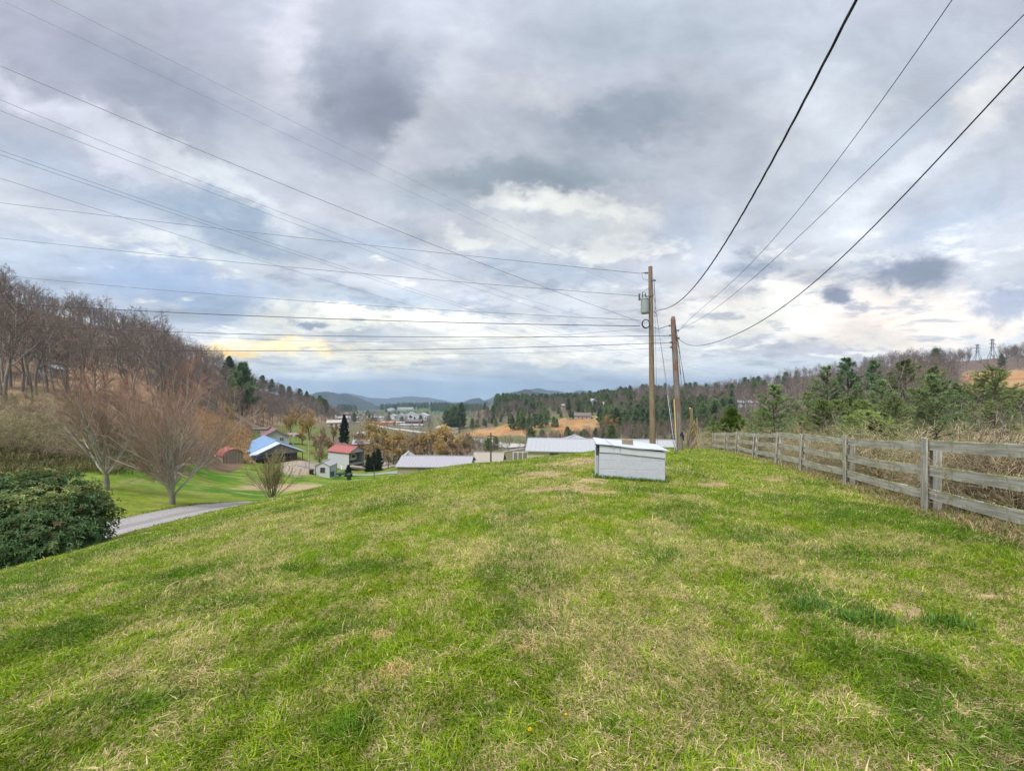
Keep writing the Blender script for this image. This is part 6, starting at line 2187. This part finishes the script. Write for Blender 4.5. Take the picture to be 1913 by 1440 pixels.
MB().box(-4.9, -.2, 8.4, 8.5, -1, 1.85).build('carport_back', M_DKW, r)
# clutter under the carport
for (nm, lab, cat_, dx_, dy_, col, hh) in (('pickup_truck', 'dark pickup parked under the blue carport', 'truck', 0, 0, (.03, .03, .04), 1),):
    v = empty(nm, lpos(463, 868, 82), R(60))
    tag(v, lab, cat_)
    M_CAR = mat('dark_car_paint', col, col, 3, .3)
    MB().box(0, 4.4, 0, 1.7, .35, .95).build('body', M_CAR, v, bevel=.12)
    MB().poly([(1.1, .1, .95), (3.0, .1, .95), (2.7, .2, 1.5), (1.5, .2, 1.5), (1.1, 1.6, .95), (3.0, 1.6, .95), (2.7, 1.5, 1.5), (1.5, 1.5, 1.5)], [(0, 1, 2, 3), (7, 6, 5, 4), (0, 3, 7, 4), (1, 5, 6, 2), (3, 2, 6, 7)]).build('cab', M_GLASS, v)
    for x0 in (.85, 3.5):
        for y0 in (.02, 1.68):
            MB().tube([(x0, y0 - .1, .33), (x0, y0 + .1, .33)], .33, 14).build('wheel', M_BLACK, v)
pt = empty('gas_tank', lpos(400, 861, 76.5), 0)
tag(pt, 'white round gas tank beside the red barn shed', 'tank')
MB().lathe([(.05, 0), (.3, .05), (.36, .25), (.36, .75), (.28, 1.0), (.1, 1.1)], n=14).build('tank_body', M_SIDING, pt, smooth=True)
MB().lathe([(.12, 1.06), (.12, 1.2), (.05, 1.24)], n=10).build('valve_cap', M_STEEL, pt)

# pink roofed house behind it
r = building('pink_roof_house', 'house with a faded pink red metal roof behind the blue roofed house', 'house', lpos(488, 828, 118), R(36), 7.0, 7.5, 1.5, 2.0, 'y', M_SIDING, M_PINK, .4, ribs=.7)
window(r, 1.2, 2.2, .4, 1.2)
window(r, 4.6, 5.6, .4, 1.2)
cp_ = MB()
cp_.box(7.4, 10.0, 1.0, 7.0, 1.65, 1.78)
cp_.build('carport_roof', M_PINK, r)
for x0 in (7.6, 9.8):
    for y0 in (1.2, 6.7):
        MB().box(x0, x0 + .12, y0, y0 + .12, -1, 1.65).build('carport_post', M_DKW, r)
r = building('mobile_home', 'long low dark roofed mobile home beside the pink roofed house', 'house', lpos(456, 815, 124), R(4), 6.5, 4.0, 2.1, .35, 'x', M_TANW, M_BROWNR, .2)
window(r, 1, 2, .8, 1.6)
window(r, 3.6, 4.6, .8, 1.6)

# garage with red roof, open at the right end
r = building('red_roof_garage', 'white garage with a red roof and an open end', 'garage', lpos(652.5, 868, 95), R(62), 4.6, 7.2, 2.75, 1.05, 'y', M_SIDING, M_RED, .28, open_front=True, ribs=.6)
MB().box(.15, 4.45, .2, 7.0, -.3, .03).build('floor_slab', M_CONC, r)
v = empty('camper_trailer', lpos(664, 865, 97.2), R(62))
tag(v, 'pale rounded camper trailer parked inside the red roofed garage', 'trailer')
v.location = r.matrix_world @ Vector((0, 0, 0)) if False else v.location
c_, s_ = math.cos(R(62)), math.sin(R(62))
v.location = Vector(r.location) + Vector((c_ * 1.4 - s_ * 1.3, s_ * 1.4 + c_ * 1.3, .05))
MB().poly([(0, 0, .5), (1.9, 0, .5), (1.9, 0, 1.6), (1.5, 0, 2.1), (.4, 0, 2.1), (0, 0, 1.6), (0, 3.8, .5), (1.9, 3.8, .5), (1.9, 3.8, 1.6), (1.5, 3.8, 2.1), (.4, 3.8, 2.1), (0, 3.8, 1.6)],
          [(0, 1, 2, 3, 4, 5), (11, 10, 9, 8, 7, 6), (0, 6, 7, 1), (1, 7, 8, 2), (2, 8, 9, 3), (3, 9, 10, 4), (4, 10, 11, 5), (5, 11, 6, 0)]).build('body', M_CREAM, v, bevel=.1)
MB().box(.45, 1.45, -.04, -.005, 1.15, 1.75).build('window', M_GLASS, v)
for x0 in (.05, 1.85):
    MB().tube([(x0 - .08, 2.0, .33), (x0 + .08, 2.0, .33)], .33, 14).build('wheel', M_BLACK, v)

# long grey roof cut by the lawn
Yg = 60.0
r = building('grey_roof_building', 'long low building with a ribbed grey metal roof just behind the lawn edge', 'building', lpos(742, 893, Yg), R(-3), 10.4, 5.6, 2.3 - .6, 1.0, 'x', M_TANW, M_GREYR, .25, ribs=.45)
MB().box(3.0, 3.9, -.05, -.004, -.2, 1.4).build('door', M_DKW, r)
# small white gable peeking over it
r = building('garden_shed', 'tiny white gable roof peeking above the long grey roof', 'shed', lpos(748, 868, 72), R(10), 2.4, 2.6, 1.0, .85, 'y', M_SIDING, M_WHITER, .15)
door(r, .7, 1.6, 1.0, M_TRIM)

# long white metal roof behind the white block box
Yw = 50.0
r = building('white_roof_building', 'long cream building with a white ribbed metal roof behind the block box', 'building', lpos(986, 857, Yw), R(-7), 20.5, 7.0, 1.0, .98, 'x', M_CREAM, M_WHITER, .3, ribs=.55)
window(r, 2.6, 3.6, .2, .75)
window(r, 8.5, 9.5, .2, .75)
r = building('white_roof_building', 'second white metal gable rising just behind the long white roof', 'building', lpos(1020, 846, 58), R(-22), 5.0, 6.5, 1.1, .75, 'y', M_CREAM, M_WHITER, .3, ribs=.55)
door(r, 2, 3, 1.0, M_TRIM)
# tan shingle roof
r = building('tan_roof_house', 'house with a plain tan shingle roof behind the dark wooden pole', 'house', lpos(884, 874, 66), R(-6), 4.4, 4.6, .75, 1.35, 'x', M_TANW, M_TANR, .3)
door(r, 2, 2.8, .6, M_DKW)
# little white yard fence by the white roofed building
r = empty('picket_fence', lpos(958, 853, 51))
tag(r, 'short grey panel fence between the tan roof and the white roofed building', 'fence')
for k in range(4):
    MB().box(k * .58, k * .58 + .09, 0, .09, -.8, .62).build('post', M_TRIM, r)
MB().box(.1, 1.82, .02, .05, -.4, .5).build('panel', M_BRW, r)
MB().box(.0, 1.85, .01, .08, .505, .57).build('rail', M_TRIM, r)

# valley poles
M_POLED = mat('dark_pole', (.10, .075, .06), (.07, .055, .045), 4, .9, stretch=(6, 6, .5))
M_POLEL = mat('pale_pole', (.46, .39, .29), (.36, .30, .22), 4, .9, stretch=(6, 6, .5))
for (px, base, top, Y, rad, m_, lab, arm) in ((917, 866, 808, 62, .13, M_POLED, 'dark wooden pole standing alone in front of the tan roof', 1), (577, 889, 824, 77, .12, M_POLEL, 'pale pole with a small lamp arm beside the small white shed', 2),
                                         (450, 818, 780, 100, .12, M_POLEL, 'pale yellow pole above the orange bank', 0), (476, 803, 783, 140, .14, M_POLEL, 'grey pole with a white box left of the pink roof', 3), (527, 803, 779, 150, .14, M_POLEL, 'thin grey pole right of the pink roof', 0),
                                         (548, 835, 806, 108, .13, M_POLEL, 'pale pole with a round meter right of the blue roof', 3), (859, 812, 780, 118, .16, M_POLED, 'bare dark trunk like pole left of the highway bank', 1),
                                         (723, 798, 776, 330, .22, M_POLED, 'distant dark pole by the far bend of the highway', 1), (699, 894, 868, 66, .06, M_POLED, 'thin dark post on the grass left of the long grey roof', 0),
                                         (1105, 828, 800, 150, .22, mat('orange_marker', (.55, .25, .10)), 'orange post left of the block box lid on the far bank', 0), (1204, 818, 801, 175, .16, M_POLEL, 'pale post in the hollow left of the transformer pole', 0)):
    b = at(px, base, Y)
    hgt = (EYE - (top - CY) / F * Y) - b[2]
    b[2] -= .8
    r = empty('wooden_pole' if hgt > 2.5 else 'wooden_post', b)
    tag(r, lab, 'pole')
    MB().tube([(0, 0, 0), (0, 0, hgt + .8)], [rad, rad * .72], 10).build('pole_shaft', m_, r)
    if arm == 1:
        MB().box(-.5, .5, -rad - .1, -rad, hgt + .25, hgt + .37).build('cross_arm', M_POLED, r)
    if arm == 2:
        q = MB().tube([(0, -.05, hgt + .5), (-.45, -.05, hgt + .72), (-.7, -.05, hgt + .7)], .03, 6).build('lamp_arm', M_STEEL, r)
        MB().box(-1.0, -.65, -.14, .04, hgt + .62, hgt + .74).build('lamp_head', M_TRANS, q, bevel=.03)
    if arm == 3:
        MB().box(.12, .5, -.2, .1, hgt - .4, hgt + .2).build('meter_box', M_SIDING, r, bevel=.05)

# odds and ends in the yards
def wheelie(px, py, Y, col, label, s=1.0, yaw=0.0):
    r = empty('wheeled_bin', at(px, py, Y), yaw)
    r.scale = (s, s, s)
    tag(r, label, 'bin')
    m_ = mat('bin_plastic', col, tuple(v * .8 for v in col), 4, .5)
    MB().poly([(-.24, -.28, .06), (.24, -.28, .06), (.24, .24, .06), (-.24, .24, .06), (-.3, -.36, .98), (.3, -.36, .98), (.3, .34, .98), (-.3, .34, .98)], [(0, 3, 2, 1), (4, 5, 6, 7), (0, 1, 5, 4), (1, 2, 6, 5), (2, 3, 7, 6), (3, 0, 4, 7)]).build('bin_body', m_, r, bevel=.03)
    MB().poly([(-.33, -.4, .985), (.33, -.4, .985), (.33, .38, .985), (-.33, .38, .985), (-.31, -.36, 1.05), (.31, -.36, 1.05), (.31, .36, 1.10), (-.31, .36, 1.10)], [(0, 3, 2, 1), (4, 5, 6, 7), (0, 1, 5, 4), (1, 2, 6, 5), (2, 3, 7, 6), (3, 0, 4, 7)]).build('bin_lid', m_, r)
    for x0 in (-.27, .27):
        MB().tube([(x0 - .03, .3, .1), (x0 + .03, .3, .1)], .1, 10).build('wheel', M_BLACK, r)


wheelie(652, 897, 68, (.02, .045, .04), 'dark green wheeled bin alone on the grass below the white shed')
wheelie(621, 890, 76, (.02, .09, .07), 'green wheeled bin against the right side of the white shed', 1.0, .2)
wheelie(582, 887, 77.5, (.05, .02, .018), 'dark brown bin between the pale lamp pole and the white shed', .95, -.1)
r = empty('utility_trailer', at(627, 890, 76.5), R(5))
tag(r, 'low green tarp covered trailer right of the white shed', 'trailer')
MB().box(0, 1.5, 0, 1.2, .3, .62).build('bed', mat('green_tarp', (.03, .09, .075), (.02, .06, .05), 5, .6), r, bevel=.06)
for y0 in (-.05, 1.25):
    MB().tube([(.75, y0 - .06, .28), (.75, y0 + .06, .28)], .28, 12).build('wheel', M_BLACK, r)
r = empty('white_bench', at(562, 869, 92), R(10))
tag(r, 'small white covered box on the bare yard left of the lamp pole', 'box')
MB().box(0, 1.1, 0, .8, .05, .55).build('box_body', M_SIDING, r, bevel=.05)
MB().box(-.05, 1.15, -.05, .85, .556, .62).build('box_lid', M_TRIM, r)
r = empty('fallen_pipe', at(637, 872, 92), 0)
tag(r, 'white drain pipe lying down the bank beside the round shrub', 'pipe')
MB().tube([(0, 0, .2), (.5, -.8, .05), (.9, -1.8, -.3)], .13, 10).build('pipe_length', M_SIDING, r)
# travel camper far side of the willows
r = empty('camper_trailer', at(743, 843.5, 112), R(-8))
tag(r, 'small white camper trailer between the two orange willows', 'trailer')
MB().box(0, 2.0, 0, 1.7, .4, 1.75).build('body', M_SIDING, r, bevel=.15)
MB().box(.3, .8, -.03, -.004, .95, 1.4).build('window', M_GLASS, r)
MB().box(1.2, 1.7, -.03, -.004, .95, 1.4).build('window', M_GLASS, r)
for y0 in (0, 1.7):
    MB().tube([(1.0, y0 - .08, .3), (1.0, y0 + .08, .3)], .3, 12).build('wheel', M_BLACK, r)
# hoop roofed shelter
r = empty('hoop_shelter', at(660, 822, 150), R(15))
tag(r, 'white arched hoop roof shelter right of the dark spruce', 'shelter')
arc = [(2.2 - 2.2 * math.cos(t), 2.1 * math.sin(t) + .4) for t in np.linspace(0, math.pi, 13)]
m_ = MB()
n_ = len(arc)
vs = [(x, 0, z) for x, z in arc] + [(x, 6, z) for x, z in arc] + [(2.2 + (x - 2.2) * .94, 0, z * .94) for x, z in arc] + [(2.2 + (x - 2.2) * .94, 6, z * .94) for x, z in arc]
fs = []
for i in range(n_ - 1):
    fs += [(i + 1, i, n_ + i, n_ + i + 1), (2 * n_ + i, 2 * n_ + i + 1, 3 * n_ + i + 1, 3 * n_ + i), (i, i + 1, 2 * n_ + i + 1, 2 * n_ + i), (n_ + i + 1, n_ + i, 3 * n_ + i, 3 * n_ + i + 1)]
m_.poly(vs, fs).build('cover', M_WHITER, r)
MB().box(.25, 4.15, 5.8, 5.9, -1, 1.9).build('end_wall', M_BRW, r)

# scattered far houses: small but each a house of its own
FAR = [  # px, base py, Y, width, depth, wall h, rise, axis, wall, roof, yaw, label
    (675, 842, 128, 5.0, 4, 2.2, 1.0, 'x', M_SIDING, M_GREYR, 10, 'small white house half hidden behind the tall orange willow'),
    (1088, 779, 284, 11.0, 8, 2.6, 1.9, 'x', M_TANW, M_BROWNR, -12, 'brown roofed house on top of the orange clay bank'),
    (1112, 756, 330, 6.0, 6, 2.8, 1.8, 'y', M_SIDING, M_GREYR, 20, 'white two storey house among the pines right of the clay bank'),
    (1060, 766, 372, 13, 7, 2.4, 1.6, 'x', M_SIDING, M_TANR, 0, 'long pale house low among the trees on the pine hill'),
    (1398, 766, 260, 12, 7, 2.4, 1.3, 'x', M_SIDING, M_WHITER, 0, 'low white house showing through the bare trees of the right ridge'),
    (831, 800, 300, 8, 7, 2.8, 2.0, 'y', M_SIDING, M_WHITER, 30, 'white farmhouse below the tall pine clump by the highway'),
    (843, 802, 296, 9, 6, 2.2, 1.0, 'x', M_TRIM, M_BROWNR, 10, 'low brown roofed wing beside the white farmhouse'),
    (772, 797, 420, 16, 10, 5.0, 2.0, 'x', mat('dark_red_brick', (.17, .085, .085), (.13, .07, .07), 5, .9), M_BROWNR, 0, 'dark red brick building by the highway bend'),
    (768, 801, 395, 22, 6, 2.2, .8, 'x', M_CONC, M_WHITER, -4, 'long pale low building in front of the brick building'),
    (770, 788, 560, 24, 10, 4.2, 1.6, 'x', M_SIDING, M_WHITER, 4, 'long white building behind the brick building'),
    (748, 783, 690, 20, 14, 6.5, 4.0, 'y', M_SIDING, M_WHITER, 10, 'white gabled hall left of the largest white hall in the far town'),
    (766, 781, 720, 30, 14, 8.0, 6.5, 'y', M_SIDING, M_WHITER, 6, 'largest white gabled hall in the far town'),
    (787, 782, 700, 22, 14, 8.5, 4.0, 'y', M_SIDING, M_WHITER, -12, 'tall white gabled hall right of the largest white hall'),
    (732, 781, 740, 16, 12, 6.5, 3.0, 'y', M_SIDING, M_WHITER, -8, 'small white gable leftmost of the far town halls'),
    (700, 786, 640, 26, 10, 3.5, 1.5, 'x', M_SIDING, M_WHITER, 3, 'long white shed left of the far town halls'),
    (715, 800, 430, 22, 8, 2.6, 1.2, 'x', M_TANW, mat('orange_roof', (.52, .22, .13), (.45, .2, .12)), 0, 'low building with an orange roof near the highway bend'),
    (745, 799, 440, 30, 8, 3.4, .8, 'x', M_CREAM, M_CONC, 2, 'long cream wall building right of the orange roof'),
    (640, 794, 380, 12, 8, 3.0, 1.5, 'x', M_SIDING, M_CONC, 12, 'pale house above the dark spruce'),
    (655, 788, 520, 16, 9, 3.0, 1.5, 'x', M_CREAM, M_WHITER, -10, 'pale building on the far slope above the highway'),
    (668, 784, 640, 14, 9, 3.5, 1.8, 'y', M_SIDING, M_BROWNR, 14, 'pale gabled house on the far slope left of the long white shed'),
    (640, 780, 760, 18, 10, 3.5, 1.8, 'x', M_SIDING, M_CONC, 5, 'grey roofed house high on the far slope'),
    (655, 777, 860, 16, 10, 4.0, 2.0, 'y', M_CREAM, M_WHITER, -14, 'small cream house highest on the far slope'),
    (627, 806, 240, 10, 7, 2.6, 1.2, 'x', M_CREAM, M_CONC, 20, 'tan roofed house at the hill foot left of the dark spruce'),
    (760, 767, 1330, 60, 14, 5.0, 2.0, 'x', M_SIDING, M_WHITER, 3, 'long white building below the distant evergreens'),
    (728, 769, 1280, 26, 12, 5.0, 3.0, 'y', M_SIDING, M_WHITER, -6, 'white barn below the distant evergreens'),
    (1125, 762, 345, 8, 7, 3.0, 1.6, 'x', M_TRIM, M_CONC, -6, 'grey roofed wing right of the white two storey house'),
]
for (px, py, Y, w_, d_, h_, rise, ax, wm, rm, yaw, lab) in FAR:
    b = at(px, py, Y)
    gz_ = float(H(b[0], b[1]))
    b[2] = gz_ if abs(gz_ - b[2]) < .012 * Y else b[2]
    b[0] -= w_ / 2
    r = building('far_house', lab, 'house', b, R(yaw), w_, d_, h_, rise, ax, wm, rm, .4)
    MB().box(w_ * .44, w_ * .44 + 1.1, -.06, -.004, 0, min(2.2, h_ * .8)).build('door', M_DKW, r)
    n_ = max(2, int(w_ / 5))
    for k in range(n_):
        xc = w_ * (k + .5) / n_
        if abs(xc - w_ * .44 - .5) < 1.3:
            continue
        f = MB().box(xc - .6, xc + .6, -.06, -.004, h_ * .35, h_ * .75).build('window', M_TRIM, r)
        MB().box(xc - .5, xc + .5, -.08, -.062, h_ * .35 + .08, h_ * .75 - .08).build('pane', M_GLASS, f)

# house hidden among the trunks of the left slope
r = building('hillside_cabin', 'small pale blue cabin glimpsed through the trunks on the left slope', 'house', lpos(74, 706, 66), R(20), 1.7, 2.4, 1.6, .6, 'y', mat('blue_grey_siding', (.24, .29, .33), (.19, .23, .27)), M_WHITER, .25)
window(r, .5, 1.1, .7, 1.2)

# pylons on the right ridge
M_PYL = mat('pylon_steel', (.30, .31, .34), (.25, .26, .29), 3, .6)
def pylon(px, top, base, Y, label, yaw):
    b = at(px, base, Y)
    hgt = (EYE - (top - CY) / F * Y) - b[2]
    b[2] -= 4
    r = empty('power_pylon', b, yaw)
    tag(r, label, 'pylon', 'pylons on the right ridge')
    h = hgt + 4
    m_ = MB()
    t = .3
    wdt = lambda z: 3.3 * (1 - z / (h * .62)) + .75 if z < h * .62 else .75
    for sx_ in (-1, 1):
        for sy_ in (-1, 1):
            m_.bar((sx_ * wdt(0), sy_ * wdt(0), 0), (sx_ * .75, sy_ * .75, h * .62), t, t)
            m_.bar((sx_ * .75, sy_ * .75, h * .62), (sx_ * .45, sy_ * .45, h), t, t)
    zs = [0, h * .16, h * .30, h * .42, h * .53, h * .62, h * .72, h * .82, h * .92, h]
    for z0, z1 in zip(zs[:-1], zs[1:]):
        a, c = (wdt(z0) if z0 < h * .62 else .7), (wdt(z1) if z1 < h * .62 else .6)
        for s_ in (-1, 1):
            m_.bar((-a, s_ * a, z0), (c, s_ * c, z1), .15, .15)
            m_.bar((a, s_ * a, z0), (-c, s_ * c, z1), .15, .15)
    m_.build('lattice_tower', M_PYL, r)
    for z, L in ((h * .68, 4.2), (h * .82, 5.2), (h * .95, 4.0)):
        a = MB()
        for s_ in (-1, 1):
            a.bar((0, -.5, z), (s_ * L, 0, z + .2), .34, .34)
            a.bar((0, .5, z), (s_ * L, 0, z + .2), .34, .34)
            a.bar((0, 0, z + 1.1), (s_ * L, 0, z + .25), .26, .26)
        o = a.build('cross_arm', M_PYL, r)
        i_ = MB()
        for s_ in (-1, 1):
            i_.tube([(s_ * L, 0, z + .1), (s_ * L, 0, z - 1.3)], .09, 6)
        i_.build('insulator', M_PORC, o)


pylon(1854, 633, 676, 400, 'nearer lattice pylon on the right ridge, clear of the trees', .3)
pylon(1826, 643, 678, 430, 'farther lattice pylon on the right ridge beside the treetops', .3)
